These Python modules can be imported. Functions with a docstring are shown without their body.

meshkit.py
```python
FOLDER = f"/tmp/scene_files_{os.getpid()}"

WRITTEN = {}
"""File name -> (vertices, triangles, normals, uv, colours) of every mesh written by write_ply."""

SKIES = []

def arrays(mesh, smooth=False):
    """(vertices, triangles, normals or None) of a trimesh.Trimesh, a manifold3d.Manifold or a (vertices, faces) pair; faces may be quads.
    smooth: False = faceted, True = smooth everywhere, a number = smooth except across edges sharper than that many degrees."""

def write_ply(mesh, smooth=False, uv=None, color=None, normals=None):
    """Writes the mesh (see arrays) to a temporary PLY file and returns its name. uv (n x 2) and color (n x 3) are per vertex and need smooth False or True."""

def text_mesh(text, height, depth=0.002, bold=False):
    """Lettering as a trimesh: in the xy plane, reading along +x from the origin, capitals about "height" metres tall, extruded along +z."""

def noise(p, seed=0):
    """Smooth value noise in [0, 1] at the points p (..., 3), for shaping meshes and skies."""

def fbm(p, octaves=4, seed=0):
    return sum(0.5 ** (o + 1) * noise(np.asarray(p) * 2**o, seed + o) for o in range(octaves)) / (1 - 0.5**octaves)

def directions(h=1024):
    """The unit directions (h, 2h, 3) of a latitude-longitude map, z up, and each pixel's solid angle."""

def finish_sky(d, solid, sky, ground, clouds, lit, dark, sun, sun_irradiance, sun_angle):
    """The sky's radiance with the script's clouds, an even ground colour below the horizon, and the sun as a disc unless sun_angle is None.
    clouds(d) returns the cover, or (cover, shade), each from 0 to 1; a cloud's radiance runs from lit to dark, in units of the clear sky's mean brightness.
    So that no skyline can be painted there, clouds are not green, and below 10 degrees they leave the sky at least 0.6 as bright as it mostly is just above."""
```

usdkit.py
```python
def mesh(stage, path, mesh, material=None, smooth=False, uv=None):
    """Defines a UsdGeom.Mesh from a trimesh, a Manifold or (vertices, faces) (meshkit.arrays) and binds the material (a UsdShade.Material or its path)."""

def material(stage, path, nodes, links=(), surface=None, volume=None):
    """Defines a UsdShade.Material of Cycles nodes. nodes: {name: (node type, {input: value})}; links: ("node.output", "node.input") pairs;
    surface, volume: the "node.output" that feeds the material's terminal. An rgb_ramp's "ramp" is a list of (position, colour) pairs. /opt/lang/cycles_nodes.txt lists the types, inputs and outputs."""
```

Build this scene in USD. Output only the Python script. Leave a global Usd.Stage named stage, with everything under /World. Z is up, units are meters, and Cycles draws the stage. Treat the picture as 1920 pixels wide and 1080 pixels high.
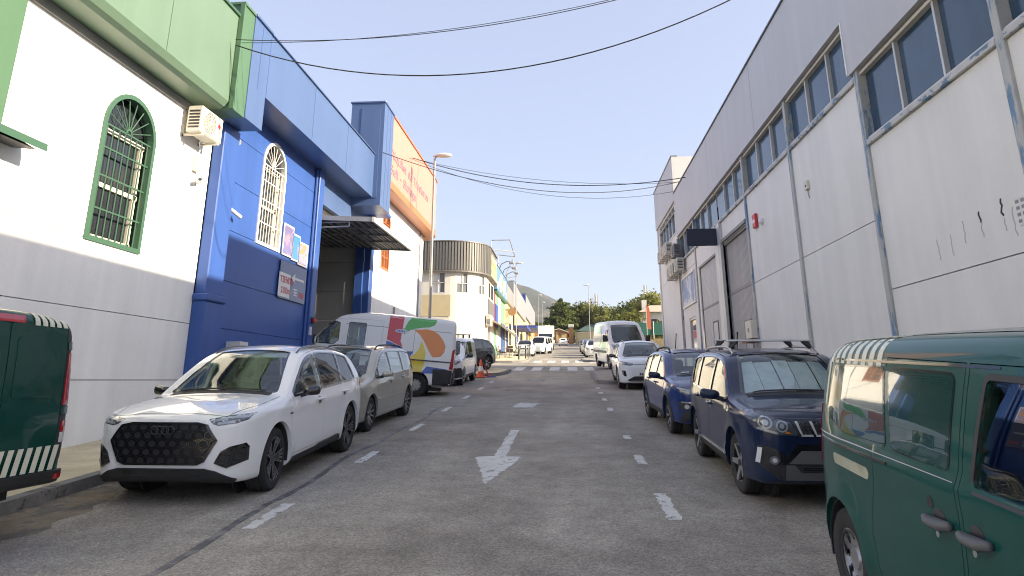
import math, random
import numpy as np, trimesh, usdkit, meshkit
from pxr import Usd, UsdGeom, UsdLux, UsdShade, Gf, Sdf
from manifold3d import Manifold, CrossSection, FillRule, Mesh as MMesh
from shapely.geometry import Polygon, MultiPolygon, LineString, Point, box as sbox
from shapely import affinity
from shapely.ops import unary_union
from scipy.interpolate import PchipInterpolator
from scipy.spatial import Delaunay

stage = Usd.Stage.CreateInMemory()
UsdGeom.SetStageUpAxis(stage, 'Z'); UsdGeom.SetStageMetersPerUnit(stage, 1.0)
UsdGeom.Xform.Define(stage, '/World'); UsdGeom.Scope.Define(stage, '/World/Looks')
PI = math.pi
SL = 0.0609                                  # the street climbs away from the camera
EYE = 1.802

# ---------------------------------------------------------------- camera
cam = UsdGeom.Camera.Define(stage, '/World/camera')
yaw, pit = -0.08048, 0.27305
fw = np.array([math.sin(yaw)*math.cos(pit), math.cos(yaw)*math.cos(pit), math.sin(pit)])
rt = np.array([math.cos(yaw), -math.sin(yaw), 0.0]); up = np.cross(rt, fw)
m = np.eye(4); m[0, :3], m[1, :3], m[2, :3], m[3, :3] = rt, up, -fw, (0, 0, EYE)
cam.AddTransformOp().Set(Gf.Matrix4d(*m.ravel().tolist()))
cam.CreateHorizontalApertureAttr(36.0); cam.CreateVerticalApertureAttr(20.25)
cam.CreateFocalLengthAttr(36*1257.8/1920)
cam.CreateVerticalApertureOffsetAttr(-180/1920*36)
cam.CreateClippingRangeAttr(Gf.Vec2f(0.05, 20000))
cam.CreateExposureAttr(2.0)

# ---------------------------------------------------------------- sky and sun
SUN = np.array([1.0, -0.19, 0.425]); SUN /= np.linalg.norm(SUN)
sun_el, sun_rot = math.asin(SUN[2]), math.atan2(SUN[0], SUN[1])
usdkit.material(stage, '/World/Looks/sky', {
    'sky': ('sky_texture', {'sky_type': 'single_scattering', 'sun_disc': False, 'sun_elevation': sun_el, 'sun_rotation': sun_rot,
                            'altitude': 50.0, 'air_density': 1.0, 'aerosol_density': 3.0, 'ozone_density': 2.0}),
    'bg': ('background_shader', {'strength': 0.13}),
    'veil': ('mix_color', {'fac': 0.75, 'b': (1.12, 1.17, 1.5)})}, [('sky.color', 'veil.a'), ('veil.result', 'bg.color')], surface='bg.background')
dome = UsdLux.DomeLight.Define(stage, '/World/sky')
UsdShade.MaterialBindingAPI.Apply(dome.GetPrim()).Bind(UsdShade.Material.Get(stage, '/World/Looks/sky'))
dome.GetPrim().SetCustomDataByKey('kind', 'structure')
sun = UsdLux.DistantLight.Define(stage, '/World/sun')
sun.CreateIntensityAttr(0.78); sun.CreateAngleAttr(0.6); sun.CreateNormalizeAttr(True); sun.CreateColorAttr(Gf.Vec3f(1.0, 0.86, 0.64))
zax = SUN; xax = np.cross([0, 0, 1.0], zax); xax /= np.linalg.norm(xax); yax = np.cross(zax, xax)
m = np.eye(4); m[0, :3], m[1, :3], m[2, :3] = xax, yax, zax
sun.AddTransformOp().Set(Gf.Matrix4d(*m.ravel().tolist()))

# ---------------------------------------------------------------- helpers: scene objects
used = {}
def numbered(parent, name):
    k = (parent, name); n = used.get(k, 0); used[k] = n+1
    return f'{parent}/{name}' if n == 0 else f'{parent}/{name}_{n:03d}'
def tag(p, label=None, cat=None, group=None, kind=None):
    for k, v in (('label', label), ('category', cat), ('group', group), ('kind', kind)):
        if v: p.SetCustomDataByKey(k, v)
    return p
def thing(name, label, cat, loc=(0, 0, 0), rot=None, group=None, kind=None):
    x = UsdGeom.Xform.Define(stage, numbered('/World', name))
    m = np.eye(4)
    if rot is not None: m[:3, :3] = np.asarray(rot).T
    m[3, :3] = loc
    x.AddTransformOp().Set(Gf.Matrix4d(*m.ravel().tolist()))
    tag(x.GetPrim(), label, cat, group, kind)
    return str(x.GetPath())
def sub(parent, name, loc=None, rot=None):
    x = UsdGeom.Xform.Define(stage, numbered(parent, name))
    if loc is not None:
        m = np.eye(4)
        if rot is not None: m[:3, :3] = np.asarray(rot).T
        m[3, :3] = loc; x.AddTransformOp().Set(Gf.Matrix4d(*m.ravel().tolist()))
    return str(x.GetPath())
def arr(g):
    if isinstance(g, list): return join(g)
    if hasattr(g, 'to_mesh'):
        mm = g.to_mesh(); return np.array(mm.vert_properties[:, :3], float), np.array(mm.tri_verts, int)
    if hasattr(g, 'vertices'): return np.array(g.vertices, float), np.array(g.faces, int)
    v, f = np.asarray(g[0], float), np.asarray(g[1], int)
    if f.ndim == 2 and f.shape[1] == 4: f = np.vstack([f[:, [0, 1, 2]], f[:, [0, 2, 3]]])
    return v, f
def join(gs):
    if not gs: return np.zeros((0, 3)), np.zeros((0, 3), int)
    vs, fs, n = [], [], 0
    for g in gs:
        if g is None: continue
        v, f = arr(g); vs.append(v); fs.append(f+n); n += len(v)
    return np.vstack(vs), np.vstack(fs)
def part(parent, name, g, mat, smooth=False, label=None, kind=None):
    v, f = arr(g)
    if len(f) == 0: return None
    path = numbered(parent, name)
    usdkit.mesh(stage, path, (v, f), mat, smooth=smooth)
    p = stage.GetPrimAtPath(path)
    tag(p, label, kind=kind)
    return path
def solo(name, g, mat, label=None, cat=None, group=None, kind=None, smooth=False):
    v, f = arr(g); path = numbered('/World', name)
    usdkit.mesh(stage, path, (v, f), mat, smooth=smooth)
    tag(stage.GetPrimAtPath(path), label, cat, group, kind)
    return path
def copy_of(src, name, label, cat, loc, rot=None, group=None):
    x = UsdGeom.Xform.Define(stage, numbered('/World', name))
    m = np.eye(4)
    if rot is not None: m[:3, :3] = np.asarray(rot).T
    m[3, :3] = loc
    x.GetPrim().GetReferences().AddInternalReference(src)
    x.GetPrim().SetInstanceable(True)
    x.ClearXformOpOrder(); x.AddTransformOp().Set(Gf.Matrix4d(*m.ravel().tolist()))
    tag(x.GetPrim(), label, cat, group)
    return str(x.GetPath())

# ---------------------------------------------------------------- helpers: shapes
def box(x0, x1, y0, y1, z0, z1, bev=0.0):
    x0, x1 = min(x0, x1), max(x0, x1); y0, y1 = min(y0, y1), max(y0, y1); z0, z1 = min(z0, z1), max(z0, z1)
    if bev <= 0:
        b = trimesh.creation.box([x1-x0, y1-y0, z1-z0]); b.apply_translation([(x0+x1)/2, (y0+y1)/2, (z0+z1)/2]); return b
    b = min(bev, (x1-x0)/2.01, (y1-y0)/2.01, (z1-z0)/2.01); pts = []
    for sx in (0, 1):
        for sy in (0, 1):
            for sz in (0, 1):
                c = np.array([(x0, x1)[sx], (y0, y1)[sy], (z0, z1)[sz]]); d = np.array([1-2*sx, 1-2*sy, 1-2*sz])*b
                for k in range(3):
                    e = d.copy(); e[k] = 0; pts.append(c+e)
    return Manifold.hull_points(np.array(pts, np.float64))
def shear(g):
    v, f = arr(g); v = v.copy(); v[:, 2] += SL*v[:, 1]; return v, f
def moved(g, t=(0, 0, 0), rot=None, sc=None):
    v, f = arr(g); v = v.copy()
    if sc is not None: v = v*np.asarray(sc)
    if rot is not None: v = v @ np.asarray(rot).T
    return v+np.asarray(t), f
def Rz(a): c, s = math.cos(a), math.sin(a); return np.array([[c, -s, 0], [s, c, 0], [0, 0, 1.0]])
def Rx(a): c, s = math.cos(a), math.sin(a); return np.array([[1.0, 0, 0], [0, c, -s], [0, s, c]])
def Ry(a): c, s = math.cos(a), math.sin(a); return np.array([[c, 0, s], [0, 1.0, 0], [-s, 0, c]])
def mirx(g): v, f = arr(g); v = v.copy(); v[:, 0] *= -1; return v, f[:, ::-1]
def contours(p):
    out = []
    for q in (p.geoms if hasattr(p, 'geoms') else [p]):
        if q.geom_type != 'Polygon' or q.is_empty: continue
        q = q.normalize()
        from shapely.geometry.polygon import orient
        q = orient(q, 1.0)
        out.append(np.array(q.exterior.coords)[:-1])
        for h in q.interiors: out.append(np.array(h.coords)[:-1])
    return out
def ext(p, axis, a, b):
    """A shapely polygon extruded along an axis from a to b; its coordinates are (y,z), (x,z) or (x,y)."""
    if isinstance(p, (list, tuple)): p = Polygon(p)
    if p.is_empty: return None
    a, b = min(a, b), max(a, b)
    cs = contours(p)
    if not cs: return None
    mm = CrossSection([c.tolist() for c in cs], FillRule.EvenOdd).extrude(b-a)
    if axis == 'z': return mm.translate((0, 0, a))
    if axis == 'x': return mm.transform(np.array([[0, 0, 1, a], [1, 0, 0, 0], [0, 1, 0, 0.0]]))
    return mm.transform(np.array([[1, 0, 0, 0], [0, 0, -1, b], [0, 1, 0, 0.0]]))
def man(g):
    v, f = arr(g); t = trimesh.Trimesh(v, f, process=True)
    return Manifold(MMesh(np.asarray(t.vertices, np.float32), np.asarray(t.faces, np.uint32)))
def cyl(p, q, r, n=12, r2=None):
    p, q = np.asarray(p, float), np.asarray(q, float); d = q-p; L = np.linalg.norm(d); d /= L
    a = np.cross(d, [0, 0, 1.0] if abs(d[2]) < .9 else [1.0, 0, 0]); a /= np.linalg.norm(a); b = np.cross(d, a)
    t = np.arange(n)*2*PI/n; ring = np.cos(t)[:, None]*a+np.sin(t)[:, None]*b
    r2 = r if r2 is None else r2
    v = np.vstack([p+ring*r, q+ring*r2, [p], [q]])
    f = []
    for i in range(n):
        j = (i+1) % n; f += [[i, j, n+j], [i, n+j, n+i], [2*n, j, i], [2*n+1, n+i, n+j]]
    return v, np.array(f)
def tube(pts, r, n=8):
    pts = np.asarray(pts, float); T = np.gradient(pts, axis=0); T /= np.linalg.norm(T, axis=1, keepdims=True)
    ref = np.array([0, 0, 1.0]) if abs(T[:, 2]).mean() < .8 else np.array([1.0, 0, 0])
    A = np.cross(T, ref); A /= np.linalg.norm(A, axis=1, keepdims=True); B = np.cross(T, A)
    th = np.arange(n)*2*PI/n; rr = np.broadcast_to(r, (len(pts),))
    v = (pts[:, None]+rr[:, None, None]*(np.cos(th)[None, :, None]*A[:, None]+np.sin(th)[None, :, None]*B[:, None])).reshape(-1, 3)
    f = []
    N = len(pts)
    for i in range(N-1):
        for j in range(n):
            k = (j+1) % n; f += [[i*n+j, i*n+k, (i+1)*n+k], [i*n+j, (i+1)*n+k, (i+1)*n+j]]
    v = np.vstack([v, pts[:1], pts[-1:]])
    for j in range(n):
        k = (j+1) % n; f += [[N*n, k, j], [N*n+1, (N-1)*n+j, (N-1)*n+k]]
    return v, np.array(f)
def hull(pts, r=0.0):
    if r <= 0: return Manifold.hull_points(np.asarray(pts, np.float64))
    s = trimesh.creation.icosphere(1, r).vertices
    return Manifold.hull_points(np.vstack([s+np.asarray(p) for p in pts]))
def lathe(prof, n=24, axis='x'):
    m_ = trimesh.creation.revolve(np.asarray(prof, float), sections=n)
    if axis == 'x': m_.apply_transform(trimesh.transformations.rotation_matrix(PI/2, [0, 1, 0]))
    return m_
def arch_poly(y0, y1, z0, zs, n=18):
    """A window outline: sill z0, straight to the springing zs, then a half circle."""
    c, r = (y0+y1)/2, (y1-y0)/2; t = np.linspace(0, PI, n)
    return Polygon([(y0, z0), (y1, z0)]+[(c+r*math.cos(a), zs+r*math.sin(a)) for a in t])
def fl(p, a=0.0): return p+a

# ---------------------------------------------------------------- helpers: materials
def mat(name, c, rough=0.5, metal=0.0, coat=0.0, var=0.0, vscale=1.5, streak=0.0, fine=0.0, fscale=40, bump=0.0, bscale=60, spec=0.5, obj=False, c2=None, dirt=None, crough=0.03, cior=1.5):
    """Principled with optional mottling (var), vertical streaks, fine speckle, bump, and a second colour worn through (c2, threshold)."""
    n = {'p': ('principled_bsdf', {'base_color': c, 'roughness': rough, 'metallic': metal, 'coat_weight': coat, 'coat_roughness': crough, 'coat_ior': cior, 'specular_ior_level': spec})}; l = []
    src = 'g.object' if obj else 'g.position'
    n['g'] = ('texture_coordinate', {}) if obj else ('geometry', {})
    cur = None
    def mul(nm, scale, amt, sv=(1, 1, 1), detail=4.0):
        nonlocal cur
        n[nm+'m'] = ('mapping', {'scale': sv}); l.append((src, nm+'m.vector'))
        n[nm] = ('noise_texture', {'scale': scale, 'detail': detail, 'roughness': 0.6}); l.append((nm+'m.vector', nm+'.vector'))
        n[nm+'r'] = ('map_range', {'from_min': 0.3, 'from_max': 0.7, 'to_min': 1-amt, 'to_max': 1+amt*0.5, 'clamp': True}); l.append((nm+'.fac', nm+'r.value'))
        n[nm+'c'] = ('combine_color', {}); [l.append((nm+'r.result', f'{nm}c.{k}')) for k in 'rgb']
        n[nm+'x'] = ('mix_color', {'blend_type': 'multiply', 'fac': 1.0, 'a': c})
        if cur: l.append((cur, nm+'x.a'))
        l.append((nm+'c.color', nm+'x.b')); cur = nm+'x.result'
    if c2 is not None:
        col2, th, sc2, sv2 = c2
        n['wm'] = ('mapping', {'scale': sv2}); l.append((src, 'wm.vector'))
        n['w'] = ('noise_texture', {'scale': sc2, 'detail': 6.0, 'roughness': 0.7}); l.append(('wm.vector', 'w.vector'))
        n['wr'] = ('map_range', {'from_min': th, 'from_max': th+0.04, 'to_min': 0.0, 'to_max': 1.0, 'clamp': True}); l.append(('w.fac', 'wr.value'))
        n['wx'] = ('mix_color', {'fac': 0.0, 'a': c, 'b': col2}); l.append(('wr.result', 'wx.fac')); cur = 'wx.result'
    if dirt is not None:
        col3, th, sc3, sv3 = dirt
        n['dm'] = ('mapping', {'scale': sv3, 'location': (3.1, 7.7, 1.3)}); l.append((src, 'dm.vector'))
        n['d'] = ('noise_texture', {'scale': sc3, 'detail': 6.0, 'roughness': 0.7}); l.append(('dm.vector', 'd.vector'))
        n['dr'] = ('map_range', {'from_min': th, 'from_max': th+0.06, 'to_min': 0.0, 'to_max': 1.0, 'clamp': True}); l.append(('d.fac', 'dr.value'))
        n['dx'] = ('mix_color', {'fac': 0.0, 'a': c, 'b': col3}); l.append(('dr.result', 'dx.fac'))
        if cur: l.append((cur, 'dx.a'))
        cur = 'dx.result'
    if var: mul('v', vscale, var)
    if streak: mul('s', 2.2, streak, (1, 1, 0.06), 3.0)
    if fine: mul('f', fscale, fine)
    if cur: l.append((cur, 'p.base_color'))
    if bump:
        n['bn'] = ('noise_texture', {'scale': bscale, 'detail': 3.0}); l.append((src, 'bn.vector'))
        n['b'] = ('bump', {'strength': bump, 'distance': 0.01}); l += [('bn.fac', 'b.height'), ('b.normal', 'p.normal')]
    return usdkit.material(stage, '/World/Looks/'+name, n, l, surface='p.BSDF')
def glass(name, tint, refl=1.0, rough=0.0, f0=0.045):
    """A pane: clear with a tint, mirroring more at grazing angles (Schlick), the same from both faces."""
    return usdkit.material(stage, '/World/Looks/'+name, {
        't': ('transparent_bsdf', {'color': tint}), 'g': ('glossy_bsdf', {'color': (refl, refl, refl), 'roughness': rough}),
        'lw': ('layer_weight', {'blend': 0.5}), 'pw': ('math', {'math_type': 'power', 'value2': 5.0}), 'ma': ('math', {'math_type': 'multiply_add', 'value2': 1-f0, 'value3': f0}), 'm': ('mix_closure', {})},
        [('lw.facing', 'pw.value1'), ('pw.value', 'ma.value1'), ('ma.value', 'm.fac'), ('t.BSDF', 'm.closure1'), ('g.BSDF', 'm.closure2')], surface='m.closure')
# ---------------------------------------------------------------- materials of the place
def asphalt_mat():
    n = {'g': ('geometry', {}), 'p': ('principled_bsdf', {'roughness': 0.85, 'specular_ior_level': 0.35}),
         'big': ('noise_texture', {'scale': 0.35, 'detail': 5.0, 'roughness': 0.65}), 'mid': ('noise_texture', {'scale': 2.5, 'detail': 6.0, 'roughness': 0.7}),
         'st': ('voronoi_texture', {'scale': 70.0, 'randomness': 1.0}), 'st2': ('noise_texture', {'scale': 120.0, 'detail': 2.0}),
         'lng': ('mapping', {'scale': (1.0, 0.08, 1.0)}), 'ln': ('noise_texture', {'scale': 1.4, 'detail': 4.0}),
         'r1': ('rgb_ramp', {'ramp': [(0.32, (0.195, 0.177, 0.152)), (0.5, (0.285, 0.262, 0.228)), (0.68, (0.33, 0.307, 0.267))]}),
         'r2': ('map_range', {'from_min': 0.25, 'from_max': 0.75, 'to_min': 0.74, 'to_max': 1.22, 'clamp': True}),
         'r3': ('map_range', {'from_min': 0.3, 'from_max': 0.7, 'to_min': 0.86, 'to_max': 1.12, 'clamp': True}),
         'sr': ('rgb_ramp', {'ramp': [(0.0, (0.60, 0.59, 0.58)), (0.35, (0.90, 0.89, 0.87)), (0.7, (1.12, 1.10, 1.07)), (1.0, (1.5, 1.47, 1.42))]}),
         'm1': ('mix_color', {'blend_type': 'multiply', 'fac': 1.0}), 'm2': ('mix_color', {'blend_type': 'multiply', 'fac': 0.85, 'use_clamp_result': False}), 'm3': ('mix_color', {'blend_type': 'multiply', 'fac': 1.0}),
         'c2': ('combine_color', {}), 'c3': ('combine_color', {}), 'stc': ('separate_color', {}),
         'b': ('bump', {'strength': 0.4, 'distance': 0.012})}
    l = [('g.position', f'{k}.vector') for k in ('big', 'mid', 'st', 'st2', 'lng')] + [('lng.vector', 'ln.vector'), ('big.fac', 'r1.fac'), ('mid.fac', 'r2.value'), ('ln.fac', 'r3.value'),
         ('r2.result', 'c2.r'), ('r2.result', 'c2.g'), ('r2.result', 'c2.b'), ('r3.result', 'c3.r'), ('r3.result', 'c3.g'), ('r3.result', 'c3.b'),
         ('st.color', 'stc.color'), ('stc.r', 'sr.fac'), ('r1.color', 'm1.a'), ('c2.color', 'm1.b'), ('m1.result', 'm2.a'), ('sr.color', 'm2.b'), ('m2.result', 'm3.a'), ('c3.color', 'm3.b'),
         ('m3.result', 'p.base_color'), ('st.distance', 'b.height'), ('b.normal', 'p.normal')]
    return usdkit.material(stage, '/World/Looks/asphalt', n, l, surface='p.BSDF')
ASPH = asphalt_mat()
PAINT_W = mat('road_paint', (0.62, 0.61, 0.58), 0.8, c2=((0.25, 0.24, 0.225), 0.56, 7.0, (1, 1, 1)), var=0.12, fine=0.25, fscale=60, bump=0.4)
TAR = mat('tar_seam', (0.095, 0.093, 0.098), 0.55, var=0.3, vscale=6, c2=((0.20, 0.19, 0.18), 0.5, 5.0, (1, 1, 1)))
SAND = mat('road_dust', (0.23, 0.19, 0.14), 0.95, var=0.3, vscale=4, fine=0.3, fscale=50, c2=((0.14, 0.13, 0.12), 0.5, 2.2, (1, 1, 1)))
PAVE = mat('pavement_concrete', (0.62, 0.53, 0.35), 0.9, var=0.22, vscale=1.6, fine=0.15, bump=0.2, dirt=((0.40, 0.33, 0.22), 0.6, 1.2, (1, 1, 1)))
PAVER = mat('pavement_grey', (0.30, 0.28, 0.25), 0.9, var=0.22, vscale=1.6, fine=0.15, bump=0.2)
KERB = mat('kerb_stone', (0.22, 0.215, 0.205), 0.9, var=0.3, vscale=3, fine=0.2, bump=0.3, dirt=((0.09, 0.085, 0.08), 0.58, 3, (1, 1, 1)))
EARTH = mat('dry_earth', (0.20, 0.15, 0.085), 0.95, var=0.4, vscale=0.4, fine=0.3, fscale=8, dirt=((0.09, 0.10, 0.04), 0.5, 0.25, (1, 1, 1)))
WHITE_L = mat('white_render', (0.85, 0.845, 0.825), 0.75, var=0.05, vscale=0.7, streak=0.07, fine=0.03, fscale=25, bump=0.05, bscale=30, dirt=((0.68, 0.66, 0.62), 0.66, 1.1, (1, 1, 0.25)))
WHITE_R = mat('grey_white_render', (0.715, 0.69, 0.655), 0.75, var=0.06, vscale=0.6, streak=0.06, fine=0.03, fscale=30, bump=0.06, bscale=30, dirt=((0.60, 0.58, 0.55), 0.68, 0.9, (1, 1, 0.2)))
JOINT = mat('panel_joint', (0.13, 0.12, 0.11), 0.9)
FASC_R = mat('grey_fascia_metal', (0.46, 0.45, 0.455), 0.55, var=0.04, vscale=0.5, streak=0.05)
GREEN = mat('green_metal', (0.125, 0.195, 0.14), 0.38, var=0.06, vscale=0.8, streak=0.06, spec=0.5)
GREEN_M = mat('green_post_metal', (0.075, 0.15, 0.085), 0.4, var=0.06, streak=.05)
GREEN_D = mat('green_frame', (0.05, 0.115, 0.072), 0.4, var=0.06)
BLUE = mat('blue_wall_paint', (0.036, 0.092, 0.32), 0.42, var=0.06, vscale=0.8, streak=0.10, fine=0.03, spec=0.45)
BLUE_M = mat('blue_metal', (0.072, 0.120, 0.255), 0.36, var=0.05, vscale=0.8, streak=0.06)
ORANGE = mat('orange_metal', (0.47, 0.235, 0.18), 0.45, var=0.05, streak=0.05)
ORANGE_D = mat('orange_trim', (0.45, 0.15, 0.05), 0.45)
CREAM = mat('cream_metal', (0.60, 0.56, 0.47), 0.45, var=0.06)
WHITE_M = mat('white_metal', (0.66, 0.65, 0.62), 0.4, var=0.05)
ALU = mat('window_aluminium', (0.52, 0.51, 0.49), 0.4, metal=0.3, var=0.08)
POST = mat('peeling_post', (0.40, 0.40, 0.385), 0.7, c2=((0.13, 0.22, 0.33), 0.535, 1.6, (3, 3, 0.5)), dirt=((0.22, 0.10, 0.05), 0.665, 3.0, (2, 2, 0.6)), var=0.15, vscale=4)
SILL = mat('peeling_sill', (0.46, 0.45, 0.43), 0.7, c2=((0.12, 0.19, 0.27), 0.53, 2.2, (2, 1, 2)), dirt=((0.20, 0.085, 0.045), 0.62, 2.2, (2, 1, 2)), var=0.15, vscale=4)
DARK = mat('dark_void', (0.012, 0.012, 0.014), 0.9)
DARKM = mat('dark_metal', (0.03, 0.03, 0.032), 0.5)
GREYM = mat('grey_metal', (0.22, 0.22, 0.22), 0.5, var=0.1)
GALV = mat('galvanised', (0.36, 0.36, 0.355), 0.45, metal=0.5, var=0.12, vscale=5)
ROOMG = mat('garage_panel', (0.34, 0.34, 0.33), 0.8, var=0.06)
WINR = mat('ribbon_glass', (0.026, 0.052, 0.082), 0.10, spec=0.6, var=0.25, vscale=1.3, streak=0.2, dirt=((0.07, 0.095, 0.125), 0.62, 1.5, (1, 1, 0.25)))
WIND = mat('dark_window_glass', (0.02, 0.024, 0.028), 0.06, spec=0.6)
RUBBERK = mat('black_cable', (0.015, 0.015, 0.016), 0.6)
ACW = mat('cooler_casing', (0.56, 0.53, 0.46), 0.5, var=0.05)
RED = mat('red_paint', (0.50, 0.03, 0.035), 0.4)
LETB = mat('letter_blue', (0.30, 0.19, 0.24), 0.5)

# ---------------------------------------------------------------- ground, roads, pavements
def gz(y):
    return SL*np.clip(y, -200, 190)+0.03*np.clip(np.asarray(y)-190, 0, 400)
def sheet(xs, ys, dz, fn=gz):
    X, Y = np.meshgrid(xs, ys); Z = fn(Y)+dz
    v = np.stack([X, Y, Z], -1).reshape(-1, 3); n = len(xs); f = []
    for j in range(len(ys)-1):
        for i in range(n-1): a = j*n+i; f.append([a, a+1, a+n+1, a+n])
    return v, np.array(f)
ysg = [-200, -60, -20, 0, 20, 50, 80, 110, 150, 190, 240, 320, 450, 590, 900, 1600]
solo('ground', sheet([-1500, -400, -150, -60, -20, 20, 60, 150, 400, 1500], ysg, -0.07), EARTH, kind='structure')
road_poly = unary_union([sbox(-5.95, -30, 3.95, 190), sbox(-70, 41.9, 70, 48.2)])
def flat(poly, z0, z1): return shear(ext(poly, 'z', z0, z1))
def refine_y(g, step=1e9): return g
solo('road', flat(road_poly, -0.06, 0.0), ASPH, kind='structure')

def rounded(p, r): return p.buffer(-r).buffer(r)
# pavements as plan polygons, raised 0.13 m; the kerb is a ring of stones along the road side
pl = unary_union([sbox(-30, -20, -5.9, 41.6), Polygon([(-6, 31.4), (-4.4, 31.6), (-3.2, 32.6), (-3.0, 34.5), (-3.0, 36.6), (-3.6, 37.6), (-6, 38.2)])]).buffer(-.4).buffer(.8).buffer(-.4)
pr = unary_union([sbox(3.9, -20, 30, 41.3), Polygon([(4.1, 26.6), (1.45, 26.8), (1.05, 27.4), (1.05, 34.3), (1.6, 35.6), (4.1, 36.4)])]).buffer(-.4).buffer(.8).buffer(-.4)
pl2 = unary_union([sbox(-40, 48.6, -4.9, 190), Polygon([(-5, 48.6), (-4, 48.7), (-3.2, 49.4), (-2.95, 51), (-2.95, 58.6), (-3.6, 60.2), (-5, 60.9)])]).buffer(-.4).buffer(.8).buffer(-.4)
pr2 = unary_union([sbox(3.9, 49.0, 40, 190), Polygon([(4, 49.2), (1.7, 49.5), (1.1, 50.4), (1.05, 54.5), (1.7, 55.6), (4, 56)])]).buffer(-.4).buffer(.8).buffer(-.4)
KW = 0.17
for nm, p, mt in (('pavement', pl, PAVE), ('pavement', pr, PAVER), ('pavement', pl2, PAVE), ('pavement', pr2, PAVER)):
    solo(nm, flat(p.buffer(-KW), -0.05, 0.13), mt, kind='structure')
for p in (pl, pr, pl2, pr2):
    ring = p.difference(p.buffer(-KW+0.004)).intersection(sbox(-8.5, -20, 8.5, 190))
    k = UsdGeom.Xform.Define(stage, numbered('/World', 'kerb')); tag(k.GetPrim(), kind='structure'); kp = str(k.GetPath())
    near = ring.intersection(sbox(-9, 3, 9, 62))
    for y in range(3, 62):
        q = near.intersection(sbox(-9, y+0.004, 9, y+0.996))
        for g in (q.geoms if hasattr(q, 'geoms') else [q]):
            if g.geom_type == 'Polygon' and g.area > 0.02:
                for xs in ((-9, -4.6), (-4.6, 2.6), (2.6, 9)):
                    gg = g.intersection(sbox(xs[0], -50, xs[1], 250))
                    if not gg.is_empty and gg.area > .02: part(kp, 'kerb_stone', flat(gg, -0.05, 0.136+0.004*math.sin(y*7.1)), KERB)
    part(kp, 'far_kerb', flat(ring.difference(sbox(-9, 3, 9, 62)), -0.05, 0.136), KERB)
# joints of the pavement slabs (dark lines pressed into the concrete)
# road markings: worn sheets 4 mm above the asphalt
def ragged(pts, amp=0.02, seed=0, step=0.06):
    rng = np.random.default_rng(seed); out = []
    for a, b in zip(pts, pts[1:]+pts[:1]):
        a, b = np.array(a), np.array(b); n = max(1, int(np.linalg.norm(b-a)/step)); nn = np.array([-(b-a)[1], (b-a)[0]]); nn = nn/(np.linalg.norm(nn)+1e-9)
        for i in range(n): out.append(tuple(a+(b-a)*i/n+nn*rng.normal(0, amp)))
    p = Polygon(out).buffer(0)
    return p
def mark(nm, pts, seed, amp=0.012, label=None, m=None):
    p = ragged(pts, amp, seed)
    solo(nm, flat(p, -0.01, 0.004), m or PAINT_W, label, kind='structure')
k = 0
for i, y0 in enumerate(np.arange(3.4, 30, 3.47)):
    mark('lane_dash', [(-3.17, y0), (-3.04, y0), (-3.04, y0+1.0), (-3.17, y0+1.0)], 10+i)
for y0, ln in ((3.9, .95), (7.45, 1.15), (10.45, .75), (12.9, .4), (17.5, .75), (20.2, .65), (22.6, .6), (24.7, .5)):
    mark('lane_dash', [(.97, y0), (1.11, y0), (1.11, y0+ln), (.97, y0+ln)], int(y0*10), 0.014)
mark('road_arrow', [(-1.06, 9.0), (-0.72, 10.95), (-0.98, 10.98), (-0.98, 13.95), (-1.14, 13.95), (-1.16, 11.0), (-1.44, 10.9)], 77, 0.012)
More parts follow.
